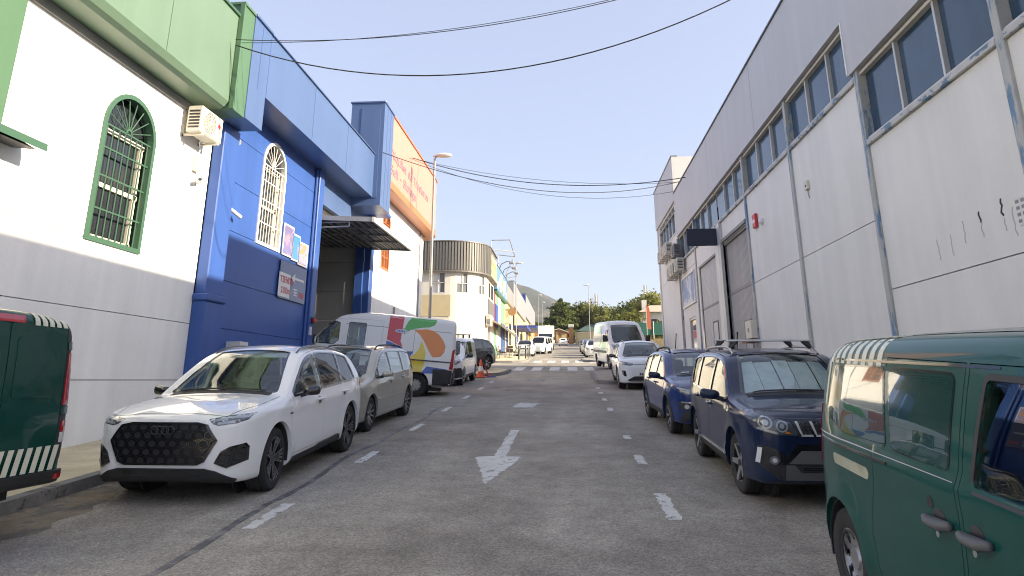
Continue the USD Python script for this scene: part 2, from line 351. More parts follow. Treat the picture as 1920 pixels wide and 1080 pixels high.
mark('worn_road_mark', [(-1.5, 18.3), (-0.9, 18.2), (-0.8, 19.3), (-1.35, 19.5)], 78, 0.05)
for i, x in enumerate((-2.75, -1.75, -0.75, 0.25, 1.2)):
    mark('crossing_stripe', [(x-.27, 37.4), (x+.27, 37.4), (x+.27, 41.4), (x-.27, 41.4)], 100+i, 0.02)
for i, x in enumerate((-2.2, -1.2, -0.2, 0.8, 1.8)):
    mark('crossing_stripe', [(x-.27, 48.7), (x+.27, 48.7), (x+.27, 52.4), (x-.27, 52.4)], 120+i, 0.02)
# tar seam running along the left lane line, dusty gutter, patches
seam = LineString([(-3.34-.05*math.sin(y*.7)-.04*math.sin(y*1.9), y) for y in np.arange(3, 18.5, .4)]).buffer(0.04)
solo('tar_seam', flat(ragged(list(seam.exterior.coords)[:-1], .008, 3, .2), -0.01, 0.0035), TAR, kind='structure')
seam2 = LineString([(-3.0-.05*math.sin(y*.9), y) for y in np.arange(17, 29, .5)]).buffer(0.03)
dust = Polygon([(-5.9, 4.5), (-5.2, 5.2), (-5.1, 7), (-5.45, 8.5), (-5.7, 11), (-5.9, 13)])
solo('gutter_dust', flat(ragged(list(dust.exterior.coords)[:-1], .06, 5, .2), -0.01, 0.003), SAND, kind='structure')
mh = thing('manhole_cover', 'round iron manhole cover in the roadway before the zebra crossing', 'manhole cover', (-1.35, 29.3, SL*29.3))
part(mh, 'rim', shear(ext(Point(0, 0).buffer(.38).difference(Point(0, 0).buffer(.33)), 'z', -.02, .008)), DARKM)
part(mh, 'lid', shear(ext(Point(0, 0).buffer(.322), 'z', -.02, .006)), GREYM)

# ---------------------------------------------------------------- building helpers
LX, RX = -7.9, 5.5
def wallp(poly, x, side, th=0.12):
    """A wall piece in the plane x; side +1 faces +x (left of the street), -1 faces -x."""
    return ext(poly, 'x', x-th if side > 0 else x, x if side > 0 else x+th)
def panels(parent, y0, y1, zs, x, side, material, holes=None, ysplit=(), gap=0.014, th=0.12, zb=None):
    ys = [y0]+list(ysplit)+[y1]
    for a, b in zip(ys, ys[1:]):
        for c, d in zip(zs, zs[1:]):
            p = sbox(a+gap/2, c+gap/2, b-gap/2, d-gap/2)
            if holes is not None: p = p.difference(holes)
            for q in (p.geoms if hasattr(p, 'geoms') else [p]):
                if q.area > .02: part(parent, 'wall_panel', wallp(q, x, side, th), material)
def arched_window(parent, y0, y1, z0, zs, x, frame_m, bar_m, inner_m, bw=.085, nbar=8, hz=(0.28, 0.56, 0.8), fan=9, depth=.2, proud=.03, arched=True):
    w = sub(parent, 'arched_window')
    op = arch_poly(y0, y1, z0, zs)
    part(w, 'frame', ext(op.difference(op.buffer(-bw)), 'x', x-.10, x+proud), frame_m)
    part(w, 'reveal', ext(op.buffer(-.004).difference(op.buffer(-.03)), 'x', x-depth, x-.102), frame_m)
    inn = op.buffer(-.032)
    part(w, 'glass', ext(inn, 'x', x-depth-.02, x-depth), WIND)
    yc = (y0+y1)/2
    bars = []
    for zz in (z0+bw+.03, zs-.05, (z0+zs)/2):
        part(w, 'casement', box(x-depth, x-depth+.05, y0+.05, y1-.05, zz-.035, zz+.045), inner_m)
    part(w, 'casement', box(x-depth, x-depth+.05, y1-.19, y1-.1, z0+.1, zs-.06), inner_m)
    a, b = y0+bw, y1-bw
    for i in range(nbar):
        yy = a+(b-a)*(i+.5)/nbar; part(w, 'bar', cyl((x-.03, yy, z0+bw-.02), (x-.03, yy, zs), .011, 6), bar_m)
    for t in hz+(1.0,):
        zz = z0+(zs-z0)*t; part(w, 'bar', box(x-.05, x-.02, a-.02, b+.02, zz-.014, zz+.014), bar_m)
    r = (y1-y0)/2-bw+.01
    for i in range(1, fan):
        t = PI*i/fan; part(w, 'bar', cyl((x-.03, yc+.07*math.cos(t), zs+.02+.07*math.sin(t)), (x-.03, yc+r*math.cos(t), zs+r*math.sin(t)), .011, 6), bar_m)
    part(w, 'bar', ext(Point(yc, zs+.03).buffer(.085).difference(Point(yc, zs+.03).buffer(.05)).intersection(sbox(-99, zs, 199, 99)), 'x', x-.05, x-.02), bar_m)
    return op
def air_con(name, label, x, side, y, z, w=.86, h=.58, d=.33, off=.12, group=None, logo=True, grill='round', mt=None):
    """Outdoor cooler unit hanging on brackets; its back is off metres from the wall x."""
    mt = mt or ACW
    s = side; t = thing(name, label, 'air conditioner', (x, y, z), group=group)
    x0, x1 = s*off, s*(off+d)
    part(t, 'casing', box(x0, x1, 0, w, 0, h, .025), mt, smooth=30)
    cy, cz, r = w*.38, h*.5, h*.41
    part(t, 'fan_recess', cyl((x1+s*.001, cy, cz), (x1+s*.006, cy, cz), r, 28), GREYM if mt is ACW else DARKM)
    fan = []
    for i in range(14):
        a = i*2*PI/14; fan.append(cyl((x1+s*.012, cy+.04*math.cos(a), cz+.04*math.sin(a)), (x1+s*.012, cy+r*math.cos(a+.35), cz+r*math.sin(a+.35)), .006, 5))
    for rr in (r, r*.75, r*.5): fan.append(ext(Point(cy, cz).buffer(rr).difference(Point(cy, cz).buffer(rr-.012)), 'x', min(x1+s*.006, x1+s*.016), max(x1+s*.006, x1+s*.016)))
    fan.append(cyl((x1, cy, cz), (x1+s*.02, cy, cz), .05, 14))
    part(t, 'fan_grille', fan, mt)
    for i in range(6): part(t, 'vent_slot', box(x0+s*.05, x1-s*.05, -.004, .01, .09+i*.07, .13+i*.07), DARKM)
    if logo:
        part(t, 'emblem', cyl((x1, w*.82, h*.62), (x1+s*.004, w*.82, h*.62), .055, 18), RED)
        tx = meshkit.text_mesh('LG', .06, .003); v, f = arr(tx); c = v[:, 0].mean()
        part(t, 'lettering', (np.stack([np.full(len(v), x1)+s*v[:, 2], w*.82+s*(v[:, 0]-c), h*.34+v[:, 1]], 1), f if s > 0 else f[:, ::-1] if False else f), GREYM)
    for yy in (.1, w-.14):
        part(t, 'bracket', [box(0, s*(off+d), yy, yy+.04, -.045, -.005), box(0, s*.03, yy, yy+.04, -.32 if False else -.045, .2)], CREAM if mt is ACW else GREYM)
    return t
def cam_unit(name, label, x, y, z, cat='camera', m_=None, aim=(.25, -.16, -.05)):
    t = thing(name, label, cat, (x, y, z))
    a = np.array(aim)
    part(t, 'wall_base', box(0, .03, -.05, .05, -.06, .06, .01), m_ or WHITE_M)
    part(t, 'arm', cyl((.02, 0, 0), (.1, -.02, .02), .015, 8), m_ or WHITE_M)
    part(t, 'housing', cyl(np.array([.09, .02, .03])-a*.2, np.array([.09, .02, .03])+a, .045, 12), m_ or WHITE_M, smooth=40)
    part(t, 'lens', cyl(np.array([.09, .02, .03])+a, np.array([.09, .02, .03])+a*1.03, .036, 12), DARKM)

ZJ = [0.1, 1.80, 2.94, 4.07, 5.21, 6.38, 7.42]
# ---------------------------------------------------------------- left: white warehouse with green fascia
wh = thing('warehouse', 'white panelled warehouse with green fascia and arched barred window at left', 'building')
W1 = arch_poly(10.21, 11.70, 4.04, 6.12)
door_w = sbox(4.2, 0, 7.2, 4.2)
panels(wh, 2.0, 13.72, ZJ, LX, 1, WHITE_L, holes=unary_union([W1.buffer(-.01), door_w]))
part(wh, 'wall_backing', wallp(sbox(2, 0, 13.7, 9).difference(unary_union([W1.buffer(-.02), door_w])), LX-.125, 1, .05), JOINT)
arched_window(wh, 10.21, 11.70, 4.04, 6.12, LX, GREEN_D, GREEN_D, CREAM)
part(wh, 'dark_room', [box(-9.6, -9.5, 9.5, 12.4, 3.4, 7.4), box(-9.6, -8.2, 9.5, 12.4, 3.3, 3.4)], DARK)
part(wh, 'garage_room', [box(-16, -15.9, 3, 8.4, 0, 5), box(-16, -8.1, 3, 3.1, 0, 5), box(-16, -8.1, 8.3, 8.4, 0, 5), box(-16, -8.1, 3, 8.4, 4.5, 4.6)], ROOMG)
part(wh, 'wall_top', box(LX-.1, LX+.05, 2, 12.95, 7.28, 7.44), GREYM)
fas = hull([(LX, y, z) for y in (2, 12.95) for z in (7.45, 9.68)]+[(-7.22, y, 9.68) for y in (2, 12.95)]+[(-7.22, y, 7.62) for y in (2, 12.95)]+[(-7.30, y, 7.5) for y in (2, 12.95)]+[(-7.40, y, 7.45) for y in (2, 12.95)])
part(wh, 'fascia', fas, GREEN, smooth=25)
for y in (4.6, 7.6, 10.6): part(wh, 'fascia_seam', box(-7.221, -7.214, y, y+.012, 7.63, 9.68), GREEN_D)
part(wh, 'coping', box(LX-.3, -7.17, 2, 12.97, 9.68, 9.75, .01), GREEN_D)
part(wh, 'pilaster', [box(LX, LX+.14, 7.42, 8.12, .3, 7.27, .012), box(LX+.14, LX+.155, 7.55, 7.99, .5, 7.1)], GREEN_M)
part(wh, 'canopy', hull([(LX, y, 5.28) for y in (3.8, 8.62)]+[(LX, y, 5.20) for y in (3.8, 8.62)]+[(-7.45, y, 5.09) for y in (3.8, 8.62)]+[(-7.45, y, 4.98) for y in (3.8, 8.62)]), GREEN_D)
part(wh, 'canopy_soffit', hull([(LX, y, 5.02) for y in (3.9, 8.5)]+[(LX, y, 5.20) for y in (3.9, 8.5)]+[(-7.5, y, 4.97) for y in (3.9, 8.5)]), DARKM)
# shared post: green face towards the camera, blue face to the street
part(wh, 'corner_post', [box(LX, -7.12, 12.98, 13.5, 7.46, 10.0), box(-7.8, -7.2, 12.955, 12.98, 7.75, 9.85), box(LX-.05, -7.09, 12.95, 13.5, 10.0, 10.06), box(-7.2, -7.1, 12.95, 13.0, 7.46, 10.0)], GREEN_M)
air_con('air_conditioner', 'cream outdoor cooler with round fan high on the white wall beside the blue post', LX, 1, 12.42, 6.74)
cam_unit('security_camera', 'small white camera on the white wall beneath the cooler unit', LX, 13.2, 5.86, aim=(.14, -.2, .0))
pb = thing('pipe_box', 'white junction box with short pipe under the cooler on the white wall', 'junction box', (LX, 13.05, 6.1))
part(pb, 'box_body', box(0, .1, 0, .16, 0, .34, .012), CREAM); part(pb, 'pipe', tube([(.04, .08, .34), (.07, .1, .5), (.1, -.02, .62), (.2, -.08, .66)], .016), WHITE_M, smooth=True)

# ---------------------------------------------------------------- left: blue warehouse with lifted door
bl = thing('warehouse', 'blue painted warehouse with white barred arched window and raised garage door', 'building')
W2 = arch_poly(16.25, 17.72, 5.18, 7.36)
BZ = [0.3, 1.8, 2.94, 4.02, 5.21, 6.38, 7.51, 8.42]
panels(bl, 14.45, 20.0, BZ, LX, 1, BLUE, holes=W2.buffer(-.01))
part(bl, 'wall_backing', wallp(sbox(13.74, 0, 20.2, 9.8).difference(W2.buffer(-.02)), LX-.125, 1, .05), DARKM)
arched_window(bl, 16.25, 17.72, 5.18, 7.36, LX, WHITE_M, WHITE_M, CREAM)
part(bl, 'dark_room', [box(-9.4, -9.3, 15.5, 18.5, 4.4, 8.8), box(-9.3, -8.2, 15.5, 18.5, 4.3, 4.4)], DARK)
part(bl, 'curtain', [ext(sbox(17.1, 5.2, 17.66, 7.3), 'x', LX-.32, LX-.3)], CREAM)
part(bl, 'pilaster', [box(LX, LX+.26, 13.74, 14.44, 3.58, 7.46, .02), box(LX, LX+.30, 13.70, 14.48, .3, 3.42, .02)], BLUE)
part(bl, 'pilaster_band', box(LX, LX+.35, 13.66, 14.52, 3.42, 3.58, .03), BLUE)
part(bl, 'jamb', [box(LX-.05, LX+.14, 20.0, 20.42, .5, 8.34, .02)], BLUE)
part(bl, 'downpipe', cyl((LX+.05, 19.93, 1.0), (LX+.05, 19.93, 8.3), .04, 8), BLUE)
part(bl, 'header', [box(LX-.15, LX, 20.42, 25.9, 7.36, 8.45)], BLUE_M)
part(bl, 'jamb', [box(LX-.1, LX+.16, 25.9, 26.35, .5, 8.2, .02), box(LX-.4, LX-.1, 25.75, 25.9, .5, 7.3)], BLUE)
part(bl, 'fascia', [box(LX, -7.1, 13.5, 14.36, 7.47, 10.0), box(LX, -7.1, 14.36, 23.5, 8.33, 9.99)], BLUE_M)
part(bl, 'coping', [box(LX-.3, -7.05, 13.5, 14.4, 10.0, 10.07, .01), box(LX-.3, -7.05, 14.4, 23.5, 9.99, 10.03, .01)], BLUE_M)
for y in (13.92, 14.38, 17.4, 20.4): part(bl, 'fascia_seam', box(-7.101, -7.095, y, y+.012, 8.34, 9.98), BLUE)
part(bl, 'end_post', [box(LX-.2, -6.8, 23.52, 24.9, 8.02, 12.1), box(LX-.25, -6.76, 23.48, 24.94, 12.1, 12.17, .01), box(-7.7, -6.95, 23.50, 23.52, 8.3, 11.9)], BLUE_M)
for y in (23.98, 24.45): part(bl, 'post_seam', box(-6.801, -6.795, y, y+.01, 8.03, 12.09), BLUE)
part(bl, 'soffit', box(LX-.1, -7.12, 24.94, 26.4, 8.2, 8.3), BLUE)
# inside of the garage
part(bl, 'garage_wall', [box(-19, -18.9, 14.6, 30, .3, 9), box(-19, -8.2, 15, 15.1, .3, 9)], ROOMG)
for a, b in zip([.9, 2.9, 4.05, 5.2, 6.35], [2.88, 4.03, 5.18, 6.33, 7.6]): part(bl, 'garage_panel', box(-19, -8.3, 26.05, 26.2, a, b), ROOMG)
part(bl, 'garage_ceiling', box(-19, -8.1, 14.8, 27, 8.3, 8.4), ROOMG)
part(bl, 'garage_floor', box(-19, -8.0, 14.8, 27, 1.2, 1.49), PAVER)
for zz, xx in ((7.25, -8.3), (7.0, -9.1)): part(bl, 'ceiling_beam', box(xx-.12, xx+.12, 20.45, 25.8, zz, zz+.14), CREAM)
part(bl, 'pipe_cover', [box(LX, LX+.35, 15.35, 15.75, 2.42, 2.66, .01)], WHITE_M)
# the lifted door leaf: frame, ribs and stiffeners seen from below
def leaf_pt(u, y): return np.array([-6.12+u*(-3.6), y, 6.70+.12*u*1.5+.012*(y-20.4)])
lf = thing('garage_door', 'grey corrugated up-and-over door leaf swung out above the blue garage opening', 'garage door')
def slab(u0, u1, y0, y1, lo, hi):
    return hull([leaf_pt(u, y)+[0, 0, h] for u in (u0, u1) for y in (y0, y1) for h in (lo, hi)])
part(lf, 'sheet', slab(0.01, 1, 20.5, 25.95, .06, .075), GREYM)
for i in range(26): part(lf, 'rib', slab(.012+i*.038, .028+i*.038, 20.52, 25.93, .02, .062), DARKM if i % 2 else GREYM)
for y in (20.45, 25.93): part(lf, 'frame', slab(0, 1, y, y+.06, -.03, .12), GALV)
part(lf, 'frame', slab(-.018, .004, 20.43, 26.0, -.04, .12), CREAM)
for y in (21.7, 22.9, 24.2): part(lf, 'stiffener', slab(0.02, .98, y, y+.05, -.03, .02), GREYM)
for u in (.33, .66): part(lf, 'stiffener', slab(u, u+.012, 20.5, 25.9, -.045, -.01), GREYM)
part(lf, 'arm', [tube([(-6.9, 20.55, 6.55), (-8.2, 20.55, 6.52)], .03), tube([(-6.9, 20.55, 6.78), (-6.9, 20.55, 6.55)], .03), tube([(-6.9, 20.55, 6.70), (-8.2, 20.55, 6.68)], .025)], GALV)
rb = thing('warning_light', 'small red warning lamp on the blue door jamb', 'warning light', (LX+.14, 20.2, 3.55))
part(rb, 'base', box(0, .05, -.06, .06, -.1, .08), DARKM); part(rb, 'lamp', box(.05, .12, -.07, .13, -.06, .06, .02), RED); part(rb, 'switch_box', box(0, .05, -.16, -.05, -.45, -.2), WHITE_M)
cam_unit('security_camera', 'white bullet camera on the blue wall left of its arched window', LX+.0, 14.72, 5.62, aim=(.12, .24, -.12))
fl_ = thing('wall_lamp', 'small floodlight bracket on the blue wall under the capital', 'wall lamp', (LX, 14.55, 7.28))
part(fl_, 'plate', box(0, .03, -.12, .12, -.16, .16), BLUE); part(fl_, 'lamp_head', cyl((.05, 0, 0), (.2, -.05, -.02), .08, 14), GREYM, smooth=40)
# store sign
SIGN_D = mat('sign_navy', (0.035, 0.045, 0.15), 0.12, spec=0.6); SIGN_W = mat('sign_white', (0.62, 0.61, 0.60), 0.35)
PIC1 = mat('sign_picture_violet', (0.17, 0.15, 0.30), 0.2, c2=((0.30, 0.22, 0.30), .5, 2.0, (1, 1, 1))); PIC2 = mat('sign_picture_blue', (0.06, 0.20, 0.50), 0.2, c2=((0.20, 0.22, 0.42), .56, 3.0, (1, 1, 1))); PIC3 = mat('sign_picture_orange', (0.50, 0.24, 0.10), 0.2, c2=((0.25, 0.27, 0.5), .5, 3.0, (1, 1, 1)))
LETR = mat('sign_red', (0.42, 0.06, 0.09), 0.4)
sg = thing('shop_sign', 'navy shop sign with three pictures, white arrow and TIENDA panel on the blue wall', 'sign', (LX+.02, 17.78, 0))
part(sg, 'board', box(0, .03, .05, 1.95, 3.98, 5.02, .004), SIGN_D)
for a, b, c, d, mm in ((.12, .72, 5.22, 6.02, PIC1), (.78, 1.22, 5.18, 5.86, PIC2), (1.28, 1.9, 5.12, 5.72, PIC3)):
    part(sg, 'picture_frame', box(0, .022, a-.05, b+.05, c-.05, d+.05), SIGN_W); part(sg, 'picture', box(.022, .03, a, b, c, d), mm)
part(sg, 'price_panel', box(.03, .04, .0, .78, 4.02, 4.68), SIGN_W)
def letters(parent, txt, h, x, y, z, m_, bold=True, name='lettering', d=.006):
    v, f = arr(meshkit.text_mesh(txt, h, d, bold)); part(parent, name, (np.stack([x+v[:, 2], y+v[:, 0], z+v[:, 1]], 1), f), m_)
letters(sg, 'TIENDA', .17, .04, .06, 4.42, LETR); letters(sg, '100m', .17, .04, .15, 4.13, LETR)
ar = Polygon([(.85, 4.62), (1.08, 4.76), (1.08, 4.66), (1.78, 4.66), (1.78, 4.59), (1.08, 4.59), (1.08, 4.49)])
part(sg, 'arrow', ext(ar, 'x', .03, .038), SIGN_W)
part(sg, 'small_print', [box(.03, .034, 1.05+.02*i, 1.35-.03*i, 4.3-.08*i, 4.34-.08*i) for i in range(3)], SIGN_W); part(sg, 'red_badge', box(.03, .036, 1.5, 1.82, 4.12, 4.27), LETR)

# ---------------------------------------------------------------- left: orange storage building
og = thing('storage_building', 'white walled storage building with tall rounded orange fascia', 'building')
def wall_path(off, z0, z1, th):
    line = LineString([(LX, 26.4), (LX, 36.2)]+[(LX-1.2+1.2*math.cos(a), 36.2+1.2*math.sin(a)) for a in np.linspace(0, PI/2, 9)[1:]]+[(-22, 37.4)])
    return ext(line.buffer(off+th, single_sided=False, cap_style=2).intersection(line.buffer(off+th)).difference(line.buffer(.0001)) if False else line.parallel_offset(off, 'right').buffer(th, cap_style=2), 'z', z0, z1)
W3 = arch_poly(27.9, 29.2, 6.42, 8.5)
for a, b in zip([.8, 3.0, 4.1, 5.2, 6.35, 7.5, 8.65], [3.0, 4.1, 5.2, 6.35, 7.5, 8.65, 9.9]):
    for ya, yb in ((26.4, 32.3), (32.31, 36.15)):
        p = sbox(ya, a+.006, yb, b-.006).difference(W3.buffer(-.01)); [part(og, 'wall_panel', wallp(q, LX, 1), WHITE_L) for q in (p.geoms if hasattr(p, 'geoms') else [p])]
part(og, 'rounded_wall', wall_path(-.06, .8, 9.9, .06).trim_by_plane((0, 1, 0), 36.155), WHITE_L, smooth=40)
part(og, 'wall_backing', wallp(sbox(26.4, 0, 36, 9.9).difference(W3.buffer(-.02)), LX-.125, 1, .05), JOINT)
arched_window(og, 27.9, 29.2, 6.42, 8.5, LX, ORANGE_D, ORANGE_D, ORANGE_D, nbar=7)
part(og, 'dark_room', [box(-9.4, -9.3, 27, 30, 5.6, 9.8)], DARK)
part(og, 'fascia', wall_path(.33, 9.86, 12.75, .3), ORANGE, smooth=40)
part(og, 'fascia_lip', wall_path(.36, 9.56, 9.86, .3), ORANGE_D, smooth=40)
part(og, 'coping', wall_path(.35, 12.75, 12.83, .33), ORANGE_D, smooth=40)
for y in (31.6,): part(og, 'fascia_seam', box(-7.271, -7.262, y, y+.015, 9.9, 12.74), ORANGE_D)
part(og, 'downpipe', [cyl((LX+.05, 30.4, 1.9), (LX+.05, 30.4, 5.0), .04, 8), cyl((LX+.05, 35.3, 2), (LX+.05, 35.3, 9.5), .035, 8)], GREYM)
lt = thing('wall_lettering', 'blue letters reading Alquiler de Trasteros Self - Storage on the orange fascia', 'lettering', (-7.27, 0, 0))
for i, (txt, y0, y1, z) in enumerate((('Alquiler de Trasteros', 26.45, 34.2, 10.92), ('Self - Storage', 26.45, 31.4, 10.22))):
    n = len(txt); v, f = arr(meshkit.text_mesh(txt, .40, .02))
    s = (y1-y0)/(v[:, 0].max()-v[:, 0].min()); cur = 0
    comps = trimesh.Trimesh(v, f, process=False).split(only_watertight=False)
    for c in sorted(comps, key=lambda c: c.bounds[0, 0]):
        vv = np.array(c.vertices); part(lt, 'letter', (np.stack([vv[:, 2], y0+(vv[:, 0]-v[:, 0].min())*s, z+vv[:, 1]], 1), np.array(c.faces)), LETB)
# ---------------------------------------------------------------- right: long grey warehouse
gr = thing('warehouse', 'long grey white warehouse with ribbon windows and metal gates filling the right side', 'building')
PY = [3.9, 8.02, 11.94, 15.94, 20.2, 24.4, 28.6, 32.6]
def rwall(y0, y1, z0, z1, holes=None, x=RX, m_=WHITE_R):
    p = sbox(y0+.008, z0+.008, y1-.008, z1-.008)
    if holes is not None: p = p.difference(holes)
    if p.area > .02: part(gr, 'wall_panel', wallp(p, x, -1, .14), m_)
gate1 = sbox(20.3, 0, 23.62, 6.38); gate2 = sbox(24.72, 0, 28.2, 6.3); doorR = sbox(29.7, 0, 31.15, 4.45)
for a, b in zip(PY, PY[1:]):
    low = b < 12
    top = 5.86 if low else 7.15; jn = 3.28 if low else 4.53
    if b > 28.7: jn = 6.6
    rwall(a, b, 0, jn, unary_union([gate1, gate2, doorR])); rwall(a, b, jn, top, unary_union([gate1, gate2]))
part(gr, 'wall_backing', wallp(sbox(2, 0, 32.6, 7.1).difference(unary_union([gate1, gate2, doorR, sbox(2, 5.8, 11.94, 8)])), RX+.145, -1, .05), JOINT)
for i, y in enumerate(PY):
    if y in (24.4,): continue
    zt = 7.3 if y > 12 else 7.2
    part(gr, 'post', box(RX-.05, RX+.2, y-.075, y+.075, 0, 8.45 if y > 11 else 7.2, .008), POST)
for a, b in zip(PY, PY[1:]):
    low = b < 12
    z0, z1 = (5.86, 7.30) if low else (7.15, 8.45)
    w = sub(gr, 'ribbon_window')
    a2, b2 = a+.078, b-.078
    part(w, 'sill', box(RX-.06, RX+.2, a2, b2, z0, z0+.10, .01), SILL)
    part(w, 'ledge', box(RX-.015, RX+.16, a2, b2, z0+.102, z0+.15), ALU)
    part(w, 'head', box(RX, RX+.16, a2, b2, z1-.06, z1), CREAM)
    n = 3
    for i in range(n):
        ya, yb = a2+(b2-a2)*i/n, a2+(b2-a2)*(i+1)/n
        part(w, 'pane', box(RX+.10, RX+.112, ya+.02, yb-.02, z0+.15, z1-.06), WINR)
        if i: part(w, 'mullion', box(RX+.02, RX+.14, ya-.025, ya+.025, z0+.15, z1-.06, .006), ALU)
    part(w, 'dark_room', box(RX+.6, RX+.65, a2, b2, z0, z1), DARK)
# fascia of grey sheet: lower over the nearest bays
FX = RX-.10
part(gr, 'fascia', box(FX, FX+.18, 2.0, 12.13, 7.33, 9.42), FASC_R)
part(gr, 'fascia', box(FX, FX+.18, 12.13, 32.55, 8.47, 10.68), FASC_R)
part(gr, 'fascia_edge', box(FX-.012, FX+.1, 12.10, 12.15, 7.35, 8.47), WHITE_M)
part(gr, 'soffit', [box(FX+.18, RX+.14, 12.2, 32.5, 8.46, 8.5), ], GREYM); part(gr, 'soffit', box(FX+.18, RX+.14, 2, 12.1, 7.31, 7.36), GREYM)
part(gr, 'coping', box(FX-.03, FX+.3, 12.1, 32.55, 10.68, 10.74), DARKM); part(gr, 'coping', box(FX-.03, FX+.3, 2, 12.1, 9.42, 9.48), DARKM)
for y in (18.3, 24.6): part(gr, 'fascia_seam', box(FX-.003, FX+.01, y, y+.012, 8.48, 10.67), GREYM)
part(gr, 'roof', box(FX+.1, 20, 12.2, 39, 9.9, 10.0), GREYM); part(gr, 'roof', box(FX+.1, 20, 2, 12.15, 8.9, 9.0), GREYM)
# taller end block
rw3 = sbox(33.3, 8.82, 38.9, 10.25)
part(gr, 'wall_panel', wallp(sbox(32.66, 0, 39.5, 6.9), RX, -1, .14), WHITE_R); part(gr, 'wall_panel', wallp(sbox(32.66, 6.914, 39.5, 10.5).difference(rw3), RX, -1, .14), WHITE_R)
part(gr, 'plinth', box(RX-.02, RX, 32.7, 39.5, 1.6, 3.35), WHITE_R)
part(gr, 'end_wall', box(RX, 20, 39.5, 39.64, 0, 10.5), WHITE_R)
part(gr, 'fascia', [box(FX, FX+.2, 32.58, 39.7, 10.35, 12.62)], FASC_R); part(gr, 'fascia', box(FX+.2, 20, 39.5, 39.7, 10.35, 12.62), FASC_R)
part(gr, 'fascia_return', box(FX+.002, 9, 32.56, 32.8, 10.8, 12.62), WHITE_M)
part(gr, 'coping', box(FX-.03, FX+.3, 32.55, 39.72, 12.62, 12.68), GREYM)
w = sub(gr, 'ribbon_window')
for i in range(5):
    ya = 33.3+5.6*i/5; part(w, 'pane', box(RX+.10, RX+.112, ya+.03, ya+1.09, 8.9, 10.2), WINR); part(w, 'mullion', box(RX+.03, RX+.13, ya-.03, ya+.03, 8.82, 10.25), ALU)
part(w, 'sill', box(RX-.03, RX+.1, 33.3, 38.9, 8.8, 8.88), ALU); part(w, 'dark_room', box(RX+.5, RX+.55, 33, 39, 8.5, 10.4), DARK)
part(gr, 'downpipe', cyl((RX-.05, 32.62, 2), (RX-.05, 32.62, 8.4), .05, 8), GREYM); part(gr, 'downpipe', cyl((RX-.04, 39.4, 2), (RX-.04, 39.4, 10.3), .05, 8), WHITE_M)
# gates
GATE = mat('ribbed_gate', (0.36, 0.34, 0.335), 0.5, var=0.08, streak=0.12); GATEW = mat('white_ribbed_gate', (0.52, 0.505, 0.49), 0.5, var=0.06, streak=0.1)
def gate(y0, y1, z0, zm, z1, x, m_, pitch, wick):
    g = sub(gr, 'gate'); n = int((y1-y0)/pitch)
    wy0, wy1, wz = wick
    for zz0, zz1 in ((z0, zm-.04), (zm+.04, z1)):
        for i in range(n):
            a = y0+(y1-y0)*i/n; b = y0+(y1-y0)*(i+1)/n
            for (c, d) in ([(zz0, zz1)] if b < wy0 or a > wy1 or zz0 > wz else [(wz+.03, zz1)]):
                part(g, 'rib', box(x-.03, x+.02, a+.004, b-.03, c, d, .01), m_)
    part(g, 'sheet', box(x+.005, x+.04, y0, y1, z0, z1), m_)
    part(g, 'rail', [box(x-.035, x+.03, y0, y1, zm-.035, zm+.035)], GREYM)
    for yy in (y0-.05, y1): part(g, 'frame', box(x-.06, x+.08, yy, yy+.05, z0, z1), GREYM)
    part(g, 'head_rail', box(x-.10, x+.1, y0-.05, y1+.05, z1, z1+.08), GREYM)
    wd = [box(x-.04, x+.02, wy0+.02, wy1-.02, z0+.1, wz-.02, .006)]
    part(g, 'wicket_door', wd, m_); part(g, 'wicket_frame', [box(x-.05, x+.03, wy0-.03, wy0, z0, wz+.03), box(x-.05, x+.03, wy1, wy1+.03, z0, wz+.03), box(x-.05, x+.03, wy0, wy1, wz, wz+.03)], GREYM)
    part(g, 'handle', box(x-.09, x-.04, wy0+.07, wy0+.11, (z0+wz)/2-.1, (z0+wz)/2+.15), DARKM)
gate(20.36, 23.55, 1.35, 4.62, 6.30, RX+.13, GATE, .135, (21.25, 22.0, 3.57))
gate(24.8, 28.1, 1.6, 4.55, 6.22, RX+.08, GATEW, .15, (25.6, 26.4, 3.9))
part(gr, 'gate_pier', box(RX-.10, RX+.2, 23.62, 24.0, 1.3, 7.14), ALU); part(gr, 'gate_pier', box(RX-.05, RX+.2, 24.1, 24.72, 1.3, 7.14), WHITE_R)
part(gr, 'gate_lintel', box(RX-.08, RX+.1, 20.3, 23.62, 6.40, 6.50), GREYM)
d = sub(gr, 'shop_door'); part(d, 'frame', [box(RX+.02, RX+.12, 29.7, 29.78, 1.8, 4.42), box(RX+.02, RX+.12, 31.07, 31.15, 1.8, 4.42), box(RX+.02, RX+.12, 29.7, 31.15, 4.34, 4.44)], ALU)
part(d, 'glass', box(RX+.07, RX+.08, 29.78, 31.07, 2.75, 4.34), mat('door_glass', (0.22, 0.24, 0.26), 0.1)); part(d, 'lower_panel', box(RX+.06, RX+.09, 29.78, 31.07, 1.8, 2.75), ALU); part(d, 'notice', [box(RX+.055, RX+.068, 30.0, 30.7, 3.55, 3.85)], LETR); part(d, 'notice', box(RX+.055, RX+.068, 30.05, 30.65, 3.9, 4.1), DARKM)
